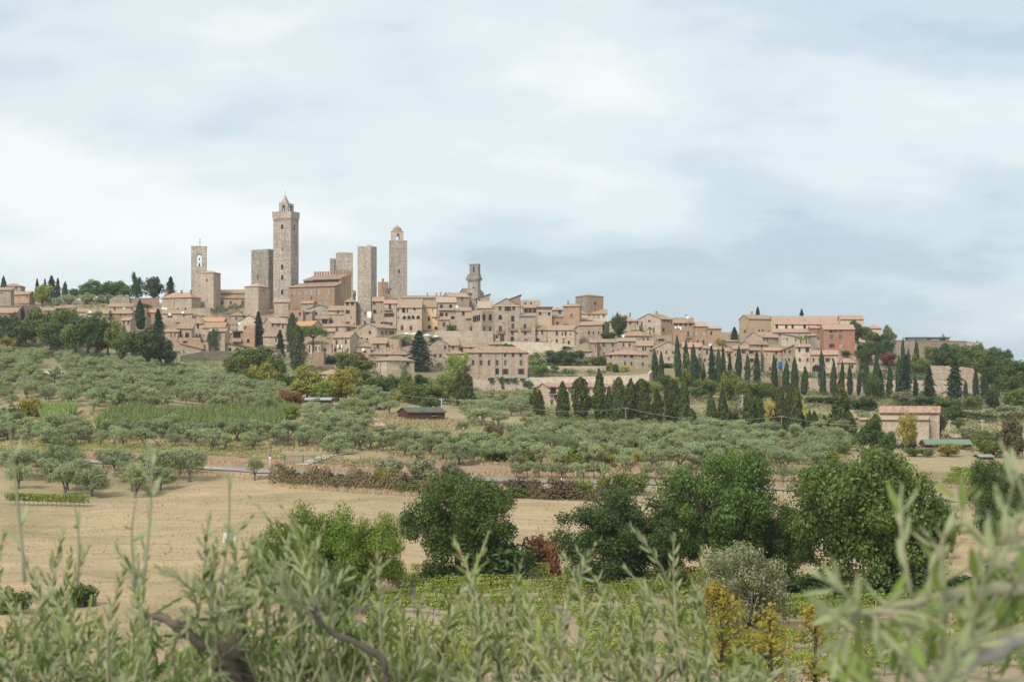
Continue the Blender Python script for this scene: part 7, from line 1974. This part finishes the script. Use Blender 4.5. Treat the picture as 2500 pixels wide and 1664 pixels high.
for px,yt,yb,d,lab in [(1080,703,722,720,'roof aerial on the long skyline roof'),(1131,694,706,705,'roof aerial left of the two-stage tower'),(1634,754,772,690,'tall roof aerial on the pale gabled house'),(1655,760,774,690,'second roof aerial right of the tall one, right skyline'),(1866,748,772,690,'thin roof aerial above the tan block'),(1910,752,772,690,'roof aerial on the long pink-red roof'),(2096,762,774,690,'roof aerial at the end of the long pink-red roof'),(447,688,702,700,'roof aerial on the long arched-window house')]:
    aerial(lab, px, yt, yb, d)
# skylights of the pink-red roof
for x in (1000,1228):
    u = LW.U(x); v = LW.Wd*.30; mb = MB(); w2 = 17*LW.k*LW.s; zz = roof_z(LW,u,v); sl = LW.rise/(LW.Wd/2)
    mb.add([(u-w2,v-1.6,zz-1.6*sl+.40),(u+w2,v-1.6,zz-1.6*sl+.40),(u+w2,v+1.6,zz+1.6*sl+.40),(u-w2,v+1.6,zz+1.6*sl+.40),(u-w2,v-1.6,zz-1.6*sl+.2),(u+w2,v-1.6,zz-1.6*sl+.2),(u+w2,v+1.6,zz+1.6*sl+.2),(u-w2,v+1.6,zz+1.6*sl+.2)],[[0,1,2,3],[0,4,5,1],[1,5,6,2],[2,6,7,3],[3,7,4,0]])
    mb.build('skylight', M['glass'], LW.root)
# ivy clumps on the palazzo base wall
def ivy(label, px, py, w, h, d, mat='ivy'):
    s = d/F; n = int(60+w*h*1.6); a = rg.uniform(0,6.283,n); r = np.sqrt(rg.uniform(0,1,n))
    r = r*(.62+.22*np.sin(3*a+px)+.16*np.sin(7*a+py)); n_ = int(n*.35); r[:n_] *= rg.uniform(.9,1.5,n_)
    P = np.stack([r*np.cos(a)*w*s/1.6, -rg.uniform(.05,.55,n), r*np.sin(a)*h*s/1.6],1)
    V, Fq = leaf_quads(P, np.tile([[0,-1,.2]],(n,1)), .5, .7, rg)
    o = link('ivy', mesh_np('ivy', V, Fq, LM[mat]), None, ((px-CX)*s, d, (HZ-py)*s)); tag(o, label, 'ivy')
db = 561.2
for z,x,y,w,h_,lab in [('J',672,600,80,70,'leftmost ivy clump on the palazzo base wall'),('J',808,600,66,90,'second ivy clump on the palazzo base wall'),('J',884,598,80,52,'third ivy clump on the palazzo base wall'),('J',985,600,100,60,'fourth ivy clump on the palazzo base wall'),('J',1100,594,70,30,'small ivy tuft right of the four clumps'),('J',826,695,30,42,'tiny round ivy tuft low on the palazzo base wall'),('J',1150,655,90,70,'straggling ivy at the corner of the palazzo base wall'),('J',1210,670,60,90,'reddish ivy right of the palazzo base wall')]:
    ivy(lab, zx(z,x), zy(z,y), w*.1783, h_*.1783, db)
ivy('ragged ivy clump climbing the tall bare stone house', zx('D',785), zy('D',820), 150*.1786, 270*.1786, dist_at(zx('D',785),zy('D',1000),400)-.5, 'dark')
ivy('hanging ivy at the right end of the curved wall', zx('F',1490), zy('F',1020), 140*.2041, 26*.2041, dist_at(1384,866,400)-.5)
ivy('ivy patch on the left of the curved wall', zx('F',780), zy('F',1000), 150*.2041, 50*.2041, dist_at(1240,866,400)-.6)
# dead tree with bare pale branches
def dead_tree(label, px, yt, yb, w, seed, dmin=380):
    r = random.Random(seed); d = dist_at(px,yb,dmin); s = d/F; x=(px-CX)*s; g=gz(x,d); H_=(HZ-yt)*s-g; W_=w*s/2
    root = empty('dead_tree',(x,d,g)); tag(root,label,'dead tree'); mb = MB()
    mb.tube([(0,0,-.4),(.1,0,H_*.3),(.2,.1,H_*.5)],[.22,.18,.13],6); mb.build('trunk', M['deadbark'], root)
    for k in range(9):
        a = r.uniform(-1.4,1.4); z0 = H_*r.uniform(.15,.5); e = (math.sin(a)*W_, r.uniform(-.4,.4)*W_, min(H_, z0+H_*r.uniform(.3,.6)))
        m2 = MB(); mid = (e[0]*.45+r.uniform(-.3,.3), e[1]*.5, z0+(e[2]-z0)*.4); m2.tube([(.1,0,z0),mid,e],[.10,.07,.03],5)
        for q in range(3):
            f = (mid[0]+(e[0]-mid[0])*r.uniform(.2,.8), mid[1], mid[2]+(e[2]-mid[2])*r.uniform(.2,.8)); m2.tube([f,(f[0]+r.uniform(-.9,.9),f[1]+r.uniform(-.5,.5),f[2]+r.uniform(.3,1.2))],[.04,.015],4)
        m2.build('branch', M['deadbark'], root)
dead_tree('pale dead tree with bare branches, right of the ragged conifer',zx('D',1770),zy('D',900),zy('D',1250),46,1)
dead_tree('pale dead tree with forked branches before the big green cypress',zx('D',1890),zy('D',960),zy('D',1260),54,2)
dead_tree('grey dead sapling left of the dead trees',zx('D',1530),zy('D',900),zy('D',1200),40,3)
dead_tree('bare pale trunk below the large dark tree, far right',zx('I',1600),zy('I',790),zy('I',1030),22,4)
# road things
def sign(label, px, yt, yb, disc):
    d = dist_at(px,yb); s = d/F; x=(px-CX)*s; g=gz(x,d); h=(HZ-yt)*s-g
    root = empty('road_sign',(x,d,g)); tag(root,label,'sign'); mb = MB(); mb.tube([(0,0,-.3),(0,0,h)],.04,6); mb.build('post', M['white'], root)
    if disc:
        m2 = MB(); m2.tube([(0,-.06,h-.25),(0,-.09,h-.25)],.24,16); m2.build('sign_disc', M['blue'], root)
        m3 = MB(); m3.tube([(0,-.092,h-.25),(0,-.10,h-.25)],.10,12); m3.build('sign_centre', M['redcloth'], root)
        m3 = MB(); m3.box(-.2,.2,-.07,-.05,h-.9,h-.65); m3.build('sign_plate', M['white'], root)
    else:
        m2 = MB(); m2.box(-.22,.22,-.06,-.04,h-.3,h); m2.build('sign_plate', M['white'], root)
sign('small white plate on a post by the road, left',475,1107,1130,False)
sign('round blue and red road sign left of the gate',659,1106,1138,True)
for i,(px,py) in enumerate([(778,1152),(1371,1180)]):
    x,y,g = on_ground(px,py); o = MB(); o.box(-.08,.08,-.05,.05,-.2,.95); ob = o.build('marker_post', M['white'], None, (x,y,g)); tag(ob, ['white roadside marker post right of the gate','white roadside marker post above the purple-brown bushes'][i], 'post')
x,y,g = on_ground(740,1132); root = empty('gate',(x,y,g),.05); tag(root,'green metal farm gate at the gravel driveway','gate')
for k,dx in enumerate((-1.5,1.5)):
    mb = MB(); mb.box(dx-1.42,dx+1.42,-.03,.03,.25,.32); mb.box(dx-1.42,dx+1.42,-.03,.03,1.35,1.42)
    for q in range(11): mb.box(dx-1.4+q*.275,dx-1.36+q*.275,-.02,.02,.323,1.347)
    mb.build('gate_leaf', M['green'], root)
for dx in (-3.05,0,3.05):
    mb = MB(); mb.box(dx-.07,dx+.07,-.07,.07,-.3,1.6); mb.build('gate_post', M['green'], root)
wall_run('low pale stone wall along the road, left',[(60,1114,1118),(200,1122,1126),(400,1133,1137),(560,1142,1146),(700,1151,1155)],.4,'k',extra=.3,name='roadside_wall')
x,y,g = on_ground(552,1322); mb = MB(); mb.box(-.32,.32,-.32,.32,-.1,1.0); mb.box(.34,1.1,-.25,.25,-.1,.75); mb.box(-.36,.36,-.36,.36,1.003,1.06)
ob = mb.build('water_tank', M['white'], None, (x,y,g)); tag(ob,'small white tank standing in the dry field','tank')
def car(label, px, py, mat, rz, dmin=200):
    x,y,g = on_ground(px,py,dmin); root = empty('parked_car',(x,y,g),rz); tag(root,label,'car'); mb = MB()
    prof = [(-2.0,.35),(-2.05,.75),(-1.75,.92),(-1.0,1.0),(-.45,1.45),(.95,1.48),(1.55,1.05),(2.0,.95),(2.05,.4)]
    for sx in (-.82,.82):
        for px_,pz in prof: mb.v.append((px_, sx*(.86 if pz > 1.2 else 1), pz))
    n = len(prof)
    for i in range(n-1): mb.f.append([i,i+1,n+i+1,n+i]); mb.m.append(0)
    mb.f += [list(range(n))[::-1], [n+i for i in range(n)], [n-1,0,n,2*n-1]]; mb.m += [0,0,0]
    mb.build('body', M[mat], root)
    m2 = MB(); m2.box(-.42,.9,-.835,.835,1.05,1.38); m2.build('window', M['dark'], root)
    for a in (-1.3,1.3):
        for b in (-.78,.78):
            m3 = MB(); m3.tube([(0,-.1,0),(0,.1,0)],.32,12); w = m3.build('wheel', M['rubber'], root, (a,b,.32))
    for b in (-.6,.6):
        m4 = MB(); m4.box(-2.08,-2.0,b-.15,b+.15,.62,.74); m4.build('headlight', M['glass'], root)
car('white car parked among the olives, left centre',836,1008,'carwhite',.1)
car('dark car parked in the farmyard under the yellow tree',2212,1094,'cardark',.3)
car('pale car parked behind the lime tree, left centre',930,998,'metal',1.2)
# people on the upper road
def person(label, px, py, d, top, legs, hgt=1.7, rz=0.0):
    me = bpy.data.meshes.new('person')
    J = [(0,0,.92),(0,0,1.15),(0,0,1.38),(0,.0,1.50),(0,-.02,1.62),(-.19,0,1.40),(-.26,-.02,1.14),(-.25,-.10,.92),(.19,0,1.40),(.27,0,1.14),(.26,-.06,.90),(-.10,0,.90),(-.12,-.02,.50),(-.12,.02,.06),(.10,0,.90),(.13,.02,.50),(.14,.05,.06),(-.12,-.12,.03),(.14,-.08,.03)]
    E = [(0,1),(1,2),(2,3),(3,4),(2,5),(5,6),(6,7),(2,8),(8,9),(9,10),(0,11),(11,12),(12,13),(0,14),(14,15),(15,16),(13,17),(16,18)]
    Rr = [.15,.14,.15,.06,.105,.065,.05,.04,.065,.05,.04,.10,.07,.05,.10,.07,.05,.04,.04]
    me.from_pydata(J, E, []); o = bpy.data.objects.new('person', me); COL.objects.link(o)
    sk = o.modifiers.new('skin','SKIN'); 
    for i, v in enumerate(me.skin_vertices[0].data): v.radius = (Rr[i],Rr[i]*.8)
    me.skin_vertices[0].data[0].use_root = True
    o.modifiers.new('sub','SUBSURF').levels = 1
    m, nt, b, N, L = new_mat('clothes'); tc = N('ShaderNodeTexCoord'); sp = N('ShaderNodeSeparateXYZ'); L(tc.outputs['Object'], sp.inputs[0])
    r = ramp(N,[(.0,legs),(.95/1.8,top),(1.0,(.06,.04,.03))]); r.color_ramp.interpolation='CONSTANT'
    q = r.color_ramp.elements.new(1.49/1.8); q.color=(.50,.33,.25,1); r.color_ramp.elements[-1].position=1.70/1.8
    dv = N('ShaderNodeMath'); dv.operation='DIVIDE'; dv.inputs[1].default_value=1.8; L(sp.outputs[2], dv.inputs[0]); L(dv.outputs[0], r.inputs[0]); L(r.outputs[0], b.inputs['Base Color']); me.materials.append(m)
    s = d/F; o.location=((px-CX)*s, d, (HZ-py)*s); o.rotation_euler=(0,0,rz); o.scale=(hgt/1.72,)*3; tag(o,label,'person')
dr = dist_at(1290,866,400)+.5
for px,top,legs,lab in [(1214,(.7,.7,.7),(.10,.12,.25),'person in a pale top standing left of the brown palazzo door'),(1236,(.75,.72,.68),(.3,.25,.2),'person in white standing right of the brown palazzo door'),(1278,(.2,.4,.65),(.08,.08,.1),'person in a blue top by the upper road wall'),(1287,(.6,.1,.1),(.1,.1,.12),'person in a red top by the upper road wall'),(1342,(.75,.75,.72),(.25,.22,.2),'person in a white shirt by the long two-storey house'),(1347,(.15,.2,.3),(.1,.1,.1),'person in dark clothes by the long two-storey house')]:
    person(lab, px, 837, dr+(.8 if px<1300 else 2.0), top, legs, rz=(px % 7)-3)
# ---------------------------------------------------------------- olive twigs close to the camera
LM['nearolive'] = leaf_mat('near_olive_leaves', ((0.095,0.140,0.026),(0.190,0.245,0.052),(0.335,0.380,0.110)), .24, .5, under=(0.34,0.37,0.185), objvar=.25)
_r = [n for n in LM['nearolive'].node_tree.nodes if n.type == 'VALTORGB'][0].color_ramp
_r.elements[-1].position = .93; _e = _r.elements.new(.97); _e.color = (.42,.30,.15,1)
M['twig'] = plain('olive_twig', (0.34,0.32,0.19), .8, var=.2)
M['limb'] = plain('olive_limb', (0.135,0.11,0.085), .95, var=.45)
_t = np.array([0,.22,.52,.82,1.0]); _w = np.array([0,.80,1.0,.58,0])
_mid = np.stack([_t, np.zeros(5), -.10*_t*_t], 1)
_lf = np.stack([_t[1:4], .11*_w[1:4], .025-.10*_t[1:4]**2], 1); _rt = _lf*np.array([1,-1,1])
LEAFV = np.concatenate([_mid, _lf, _rt])        # 11 points; x along the blade
LEAFT = np.array([(0,1,5),(1,2,6),(1,6,5),(2,3,7),(2,7,6),(3,4,7),(0,8,1),(1,9,2),(1,8,9),(2,10,3),(2,9,10),(3,10,4)])
LEAFM = mesh_np('leaf', LEAFV, LEAFT, LM['nearolive'], True)
def at(px, py, d): return Vector(((px-CX)*d/F, d, (HZ-py)*d/F))
class NearTree:
    def __init__(s, label, px, d, seed, cat='olive tree'):
        x = (px-CX)*d/F; s.o = Vector((x, d, gz(x, d))); s.root = empty('olive_tree', s.o); tag(s.root, label, cat)
        s.r = random.Random(seed); s.leaves = []; s.limbs = []
    def limb(s, pts, rad, name='branch', bark='limb'):
        P = [at(*p)-s.o if not isinstance(p, Vector) else p-s.o for p in pts]
        # smooth the run of the limb
        Q = []
        for i in range(len(P)-1):
            for k in range(5):
                t = k/5; p0 = P[max(i-1,0)]; p1 = P[i]; p2 = P[i+1]; p3 = P[min(i+2,len(P)-1)]
                Q.append(0.5*((2*p1)+(p2-p0)*t+(2*p0-5*p1+4*p2-p3)*t*t+(3*p1-p0-3*p2+p3)*t**3))
        Q.append(P[-1]); n = len(Q)
        Q = [q+Vector((s.r.uniform(-1,1),s.r.uniform(-1,1),s.r.uniform(-1,1)))*rad[1]*.6 if 0 < i < n-1 else q for i, q in enumerate(Q)]; r_ = [rad[0]+(rad[1]-rad[0])*i/(n-1) for i in range(n)]
        r_ = [v*(1+.22*math.sin(i*1.7)+s.r.uniform(-.15,.15)) for i, v in enumerate(r_)]
        mb = MB(); mb.tube(Q, r_, 9); mb.build(name, M[bark], s.root, smooth=True)
        s.limbs += [q for q in Q]
        return Q
    def shoot(s, tip, base=None, leafy=1.0, curl=None, sparse=1.0, L=.047):
        r = s.r; tip = tip-s.o
        if base is None: 
            base = min(s.limbs, key=lambda q: (q.x-tip.x)**2+.35*(q.y-tip.y)**2+.02*(q.z-tip.z)**2+r.uniform(0,.03))
        else: base = base-s.o
        v = tip-base; n = max(int(v.length/.05), 6); side = Vector((r.uniform(-1,1), r.uniform(-1,1), 0))*v.length*(curl if curl is not None else .22)
        pts = [base+v*(i/n)+side*math.sin(math.pi*i/n)+Vector((0,0,.05*v.length*math.sin(math.pi*i/n))) for i in range(n+1)]
        mb = MB(); mb.tube(pts, [.0042*(1-.8*i/n)*(0.7+v.length*.5)+.0008 for i in range(n+1)], 5); mb.build('twig', M['twig'], s.root, smooth=True)
        # leaves in pairs, turning a quarter each node
        tot = v.length; dist = tot*r.uniform(.10,.28); ang = r.uniform(0,3.1); st = .0195*sparse
        while dist < tot:
            t = dist/tot*n; i = min(int(t), n-1); p = pts[i].lerp(pts[i+1], t-i); ax = (pts[i+1]-pts[i]).normalized()
            a = ax.cross(Vector((.3,1,.1))).normalized(); b = ax.cross(a)
            last = dist/tot; ln = L*(1.05 if last < .75 else 1.05-.55*(last-.75)/.25)*r.uniform(.75,1.2)
            for sg in (0, math.pi):
                if r.random() > .90*leafy: continue
                q = ang+sg+r.uniform(-.3,.3); out = a*math.cos(q)+b*math.sin(q); op = r.uniform(.45,1.0)*(1 if last < .85 else .6)
                dr = (ax*math.cos(op)+out*math.sin(op)+Vector((r.uniform(-.12,.12),r.uniform(-.12,.12),r.uniform(-.05,.15)))).normalized()
                nr = (ax*math.sin(op)-out*math.cos(op)); nr = (-nr+Vector((r.uniform(-.5,.5),r.uniform(-.5,.5),r.uniform(-.3,.3)))); nr = (nr-dr*nr.dot(dr)).normalized()
                s.leaves.append((p, dr, nr, ln))
            ang += math.pi/2; dist += st*r.uniform(.75,1.3)
    def finish(s, nobj=300):
        def vis(l):
            w = l[0]+s.o; px = CX+F*w.x/w.y; py = HZ-F*w.z/w.y
            return (0 if -20 < px < 2520 and 0 < py < 1670 else 1, w.y)
        s.leaves.sort(key=vis)
        for k, (p, dr, nr, ln) in enumerate(s.leaves[:nobj]):
            y = nr.cross(dr); m = Matrix((dr*ln, y*ln, nr*ln)).transposed().to_4x4(); m.translation = p
            o = bpy.data.objects.new('leaf', LEAFM); COL.objects.link(o); o.parent = s.root; o.matrix_basis = m
        rest = s.leaves[nobj:]
        if rest:
            P = np.array([l[0] for l in rest]); D = np.array([l[1] for l in rest]); Nn = np.array([l[2] for l in rest]); Ln = np.array([l[3] for l in rest])[:,None,None]
            Y = np.cross(Nn, D)
            V = P[:,None,:]+Ln*(LEAFV[None,:,0:1]*D[:,None,:]+LEAFV[None,:,1:2]*Y[:,None,:]+LEAFV[None,:,2:3]*Nn[:,None,:])
            k = len(rest); Fq = (LEAFT[None]+11*np.arange(k)[:,None,None]).reshape(-1,3)
            o = link('foliage', mesh_np('foliage', V.reshape(-1,3), Fq, LM['nearolive'], True), s.root); tag(o, kind='stuff')
def interp_env(env, x): return float(np.interp(x, [e[0] for e in env], [e[1] for e in env]))
# left tree with the gnarled dark branch
A = NearTree('olive tree with gnarled dark branch in the left foreground', 548, 4.6, 11)
A.limb([A.o+Vector((0,0,-.3)), A.o+Vector((.05,.02,.9)), at(575,1900,4.65), at(560,1680,4.6), at(556,1556,4.6)], (.09,.036), 'trunk')
A.limb([at(560,1640,4.6), at(520,1585,4.58), at(478,1562,4.55), at(436,1530,4.5), at(395,1506,4.5), at(345,1503,4.5)], (.023,.008))
A.limb([at(432,1532,4.5), at(452,1517,4.5), at(480,1511,4.48), at(533,1512,4.45)], (.008,.004))
A.limb([at(575,1780,4.62), at(400,1720,4.5), at(180,1700,4.4), at(-80,1690,4.3)], (.05,.016))
A.limb([at(575,1820,4.62), at(360,1790,4.9), at(120,1770,5.2), at(-120,1760,5.4)], (.045,.014))
A.limb([at(575,1800,4.62), at(700,1730,4.7), at(860,1720,4.8)], (.04,.014))
A.limb([at(938,1700,4.5), at(938,1618,4.45), at(870,1570,4.4), at(783,1524,4.35), at(770,1480,4.3)], (.012,.006))
A.limb([at(575,1790,4.62), at(750,1760,4.55), at(938,1700,4.5)], (.03,.02))
for px,py,d in [(16,1290,5.2),(50,1340,5.0),(155,1290,4.9),(176,1340,5.2),(270,1316,4.5),(335,1360,4.2),(356,1352,4.6),(514,1250,4.3),(557,1290,4.2),(614,1215,4.4),(640,1300,4.4),(679,1226,4.5),(700,1330,4.3),(735,1345,4.6),(794,1276,4.7),(770,1360,4.5),(216,1334,5.0),(904,1388,4.6),(956,1363,4.9),(95,1390,4.8),(300,1400,4.4),(590,1330,4.1),(655,1290,4.6),(620,1360,4.6)]:
    A.shoot(at(px,py,d))
envA = [(-80,1400),(100,1430),(200,1440),(300,1500),(420,1590),(500,1570),(560,1400),(640,1310),(740,1380),(860,1470),(960,1470)]
for k in range(210):
    px = A.r.uniform(-90,970); e = interp_env(envA, px); py = e+(1680-e)*A.r.random()**1.1
    if 380 < px < 500 and py < 1570: continue
    A.shoot(at(px, py, A.r.uniform(4.3,6.0)))
for k in range(40):
    px = A.r.gauss(655,125); py = A.r.uniform(1235,1520)+abs(px-655)*.25
    A.shoot(at(px, py, A.r.uniform(4.2,5.0)))
for px,py,d,bx,by in [(370,1075,3.6,350,1420),(18,1000,3.4,60,1420),(557,1150,3.8,540,1420),(176,1204,3.9,190,1430),(335,1208,3.9,330,1430)]:      # single long shoots standing clear
    A.shoot(at(px,py,d), at(bx,by,d+.2), .6, .07, sparse=2.6)
A.finish()
# middle tree
C_ = NearTree('olive tree whose upright shoots fill the centre foreground', 1380, 4.9, 23)
C_.limb([C_.o+Vector((0,0,-.3)), C_.o+Vector((-.04,.03,1.0)), at(1385,1950,4.9), at(1375,1800,4.9)], (.10,.06), 'trunk')
for pts in ([at(1380,1810,4.9),at(1200,1740,4.7),at(1040,1720,4.6),at(930,1710,4.5)], [at(1380,1815,4.9),at(1230,1770,5.2),at(1060,1750,5.5)], [at(1380,1810,4.9),at(1550,1740,4.8),at(1700,1720,4.7),at(1850,1710,4.6)], [at(1380,1815,4.9),at(1560,1780,5.3),at(1760,1760,5.6),at(1950,1750,5.6)], [at(1380,1805,4.9),at(1400,1730,4.4),at(1420,1700,4.1)]):
    C_.limb(pts, (.045,.014))
for px,py,d in [(1195,1294,4.6),(1107,1316,4.8),(1158,1390,4.7),(1275,1363,4.7),(1288,1420,4.5),(1376,1350,4.8),(1407,1340,4.9),(1457,1324,4.7),(1538,1281,4.7),(1520,1380,4.6),(1645,1300,4.8),(1610,1400,4.7),(1714,1332,4.9),(1560,1420,5.0),(1330,1440,4.9),(1040,1430,4.6),(1690,1420,4.6),(1000,1420,5.0),(1230,1460,5.2),(1480,1440,4.4)]:
    C_.shoot(at(px,py,d))
envC = [(860,1500),(1000,1450),(1200,1430),(1400,1430),(1550,1400),(1700,1440),(1800,1560),(1950,1620)]
for k in range(140):
    px = C_.r.uniform(850,1960); e = interp_env(envC, px); py = e+(1690-e)*C_.r.random()**.95
    C_.shoot(at(px, py, C_.r.uniform(4.4,6.2)))
C_.finish()
# very near tree at the right
B_ = NearTree('olive tree very close to the camera at right, strongly blurred', 2820, 2.6, 37)
B_.limb([B_.o+Vector((0,0,-.3)), B_.o+Vector((.05,0,1.2)), at(2800,1700,2.6), at(2760,1500,2.6)], (.09,.05), 'trunk')
B_.limb([at(2765,1520,2.6), at(2600,1510,2.5), at(2480,1560,2.35), at(2350,1630,2.25), at(2250,1720,2.2)], (.022,.007), bark='deadbark')
B_.limb([at(2765,1500,2.6), at(2560,1440,2.4), at(2380,1440,2.3), at(2230,1470,2.2), at(2080,1500,2.15)], (.014,.003), bark='twig')
B_.limb([at(2765,1500,2.6), at(2600,1380,2.5), at(2500,1330,2.4), at(2400,1370,2.3)], (.012,.003), bark='twig')
B_.limb([at(2765,1540,2.6), at(2560,1640,2.4), at(2350,1700,2.3), at(2080,1720,2.3)], (.02,.006), bark='twig')
for px,py,d,lf in [(2440,1075,2.1,.55),(2202,1180,2.2,.5),(2376,1225,2.2,.6),(2000,1406,2.1,.8),(2050,1500,2.0,.6),(2130,1455,2.2,.7),(2300,1300,2.2,.7),(2490,1250,2.1,.8),(2470,1390,2.3,.9),(2480,1150,2.2,.7),(2330,1180,2.4,.6),(2250,1290,2.3,.7),(2400,1330,2.3,.7),(2180,1520,2.3,.8),(2260,1480,2.2,.8)]:
    B_.shoot(at(px,py,d), None, lf+.2, sparse=1.35, L=.05)
for k in range(34):
    px = B_.r.uniform(1960,2560); e = interp_env([(1950,1600),(2100,1540),(2300,1510),(2450,1440),(2560,1360)], px); py = e+(1700-e)*B_.r.random()
    B_.shoot(at(px, py, B_.r.uniform(2.0,3.0)), None, .85, sparse=1.3, L=.05)
B_.finish()
# young maple turning yellow, below the viewpoint
LOBE = []
for k in range(11):
    a = -math.pi*.5+ (k-5)*math.pi*2/11*.92+math.pi/2; r = (1.0 if k == 5 else .85 if k in (3,7) else .62 if k in (1,9) else .36)
    LOBE.append((r*math.cos(a), r*math.sin(a)))
mv = [(0,0,0)]+[(x*.5+.12, y*.5, .04*math.sin(3*i)) for i,(x,y) in enumerate(LOBE)]
MAPV = np.array(mv); MAPT = np.array([(0,i,i+1) for i in range(1,11)])
MAPM = mesh_np('leaf', MAPV, MAPT, LM['maple'])
def maple(label, px, top, w, d, seed, n):
    r = np.random.default_rng(seed); x = (px-CX)*d/F; g = gz(x,d); root = empty('maple_tree',(x,d,g)); tag(root,label,'tree'); H_ = (HZ-top)*d/F-g; R_ = w*d/F/2
    mb = MB(); mb.tube([(0,0,-.4),(.05,0,H_*.5),(0,.05,H_*.97)],[.14,.09,.015],7); mb.build('trunk', M['bark'], root)
    Ps, Ds, Ns = [], [], []
    for k in range(40):
        z = H_*(1-.50*r.random()**1.2); a = r.uniform(0,6.283); rr = R_*min(1.0,.22+.95*(H_-z)/(H_*.20))*r.uniform(.45,1.0)
        e = np.array((math.cos(a)*rr, math.sin(a)*rr, z+.15*rr)); b = np.array((0,0,z-rr*.5))
        m2 = MB(); m2.tube([tuple(b),tuple((b+e)/2+np.array((0,0,.05))),tuple(e)],[.02,.014,.006],5); m2.build('branch', M['bark'], root)
        for q in range(n//46):
            t = r.uniform(.25,1.08); p = b+(e-b)*t+r.normal(0,.10,3); v = unit(r.normal(0,1,(1,3))+np.array([[math.cos(a),math.sin(a),-.3]]))[0]; nn = r.normal(0,.5,3)+np.array((0,-.35,.8)); nn = nn-v*nn.dot(v); nn /= np.linalg.norm(nn)
            Ps.append(p); Ds.append(v); Ns.append(nn)
    Ps, Ds, Ns = map(np.array, (Ps,Ds,Ns)); S = r.uniform(.10,.19,len(Ps)); od = np.argsort(-Ps[:,2])
    Ps, Ds, Ns, S = Ps[od], Ds[od], Ns[od], S[od]; Y = np.cross(Ns, Ds); m = min(290, len(Ps))
    for k in range(m):
        mt = Matrix((Vector(Ds[k])*S[k], Vector(Y[k])*S[k], Vector(Ns[k])*S[k])).transposed().to_4x4(); mt.translation = Vector(Ps[k])
        o = bpy.data.objects.new('leaf', MAPM); COL.objects.link(o); o.parent = root; o.matrix_basis = mt
    V = Ps[m:,None,:]+S[m:,None,None]*(MAPV[None,:,0:1]*Ds[m:,None,:]+MAPV[None,:,1:2]*Y[m:,None,:]+MAPV[None,:,2:3]*Ns[m:,None,:])
    k = len(V); o = link('foliage', mesh_np('foliage', V.reshape(-1,3), (MAPT[None]+12*np.arange(k)[:,None,None]).reshape(-1,3), LM['maple']), root); tag(o, kind='stuff')
maple('young maple with yellow and orange leaves, left one', 1760, 1425, 230, 34, 1, 2300)
maple('young maple with yellow and orange leaves, middle one', 1880, 1480, 130, 34, 2, 1000)
maple('young maple with yellow and orange leaves, right one', 1990, 1478, 150, 33, 3, 1300)
# ---------------------------------------------------------------- thin autumn haze over the valley
mb = MB(); mb.box(-900, 900, -60, 1500, -60, 95)
m = bpy.data.materials.new('haze'); m.use_nodes = True; nt = m.node_tree; nt.nodes.clear()
ho = nt.nodes.new('ShaderNodeOutputMaterial'); pv = nt.nodes.new('ShaderNodeVolumePrincipled')
pv.inputs['Density'].default_value = 0.00008; pv.inputs['Color'].default_value = (0.93,0.96,1.0,1); pv.inputs['Anisotropy'].default_value = 0.0
nt.links.new(pv.outputs[0], ho.inputs['Volume'])
hz = mb.build('haze', m); tag(hz, 'thin pale haze lying over the valley and the town', 'haze', None, 'stuff')
print('objects', len(bpy.data.objects), 'tris', sum(len(m.polygons)*2 for m in bpy.data.meshes))
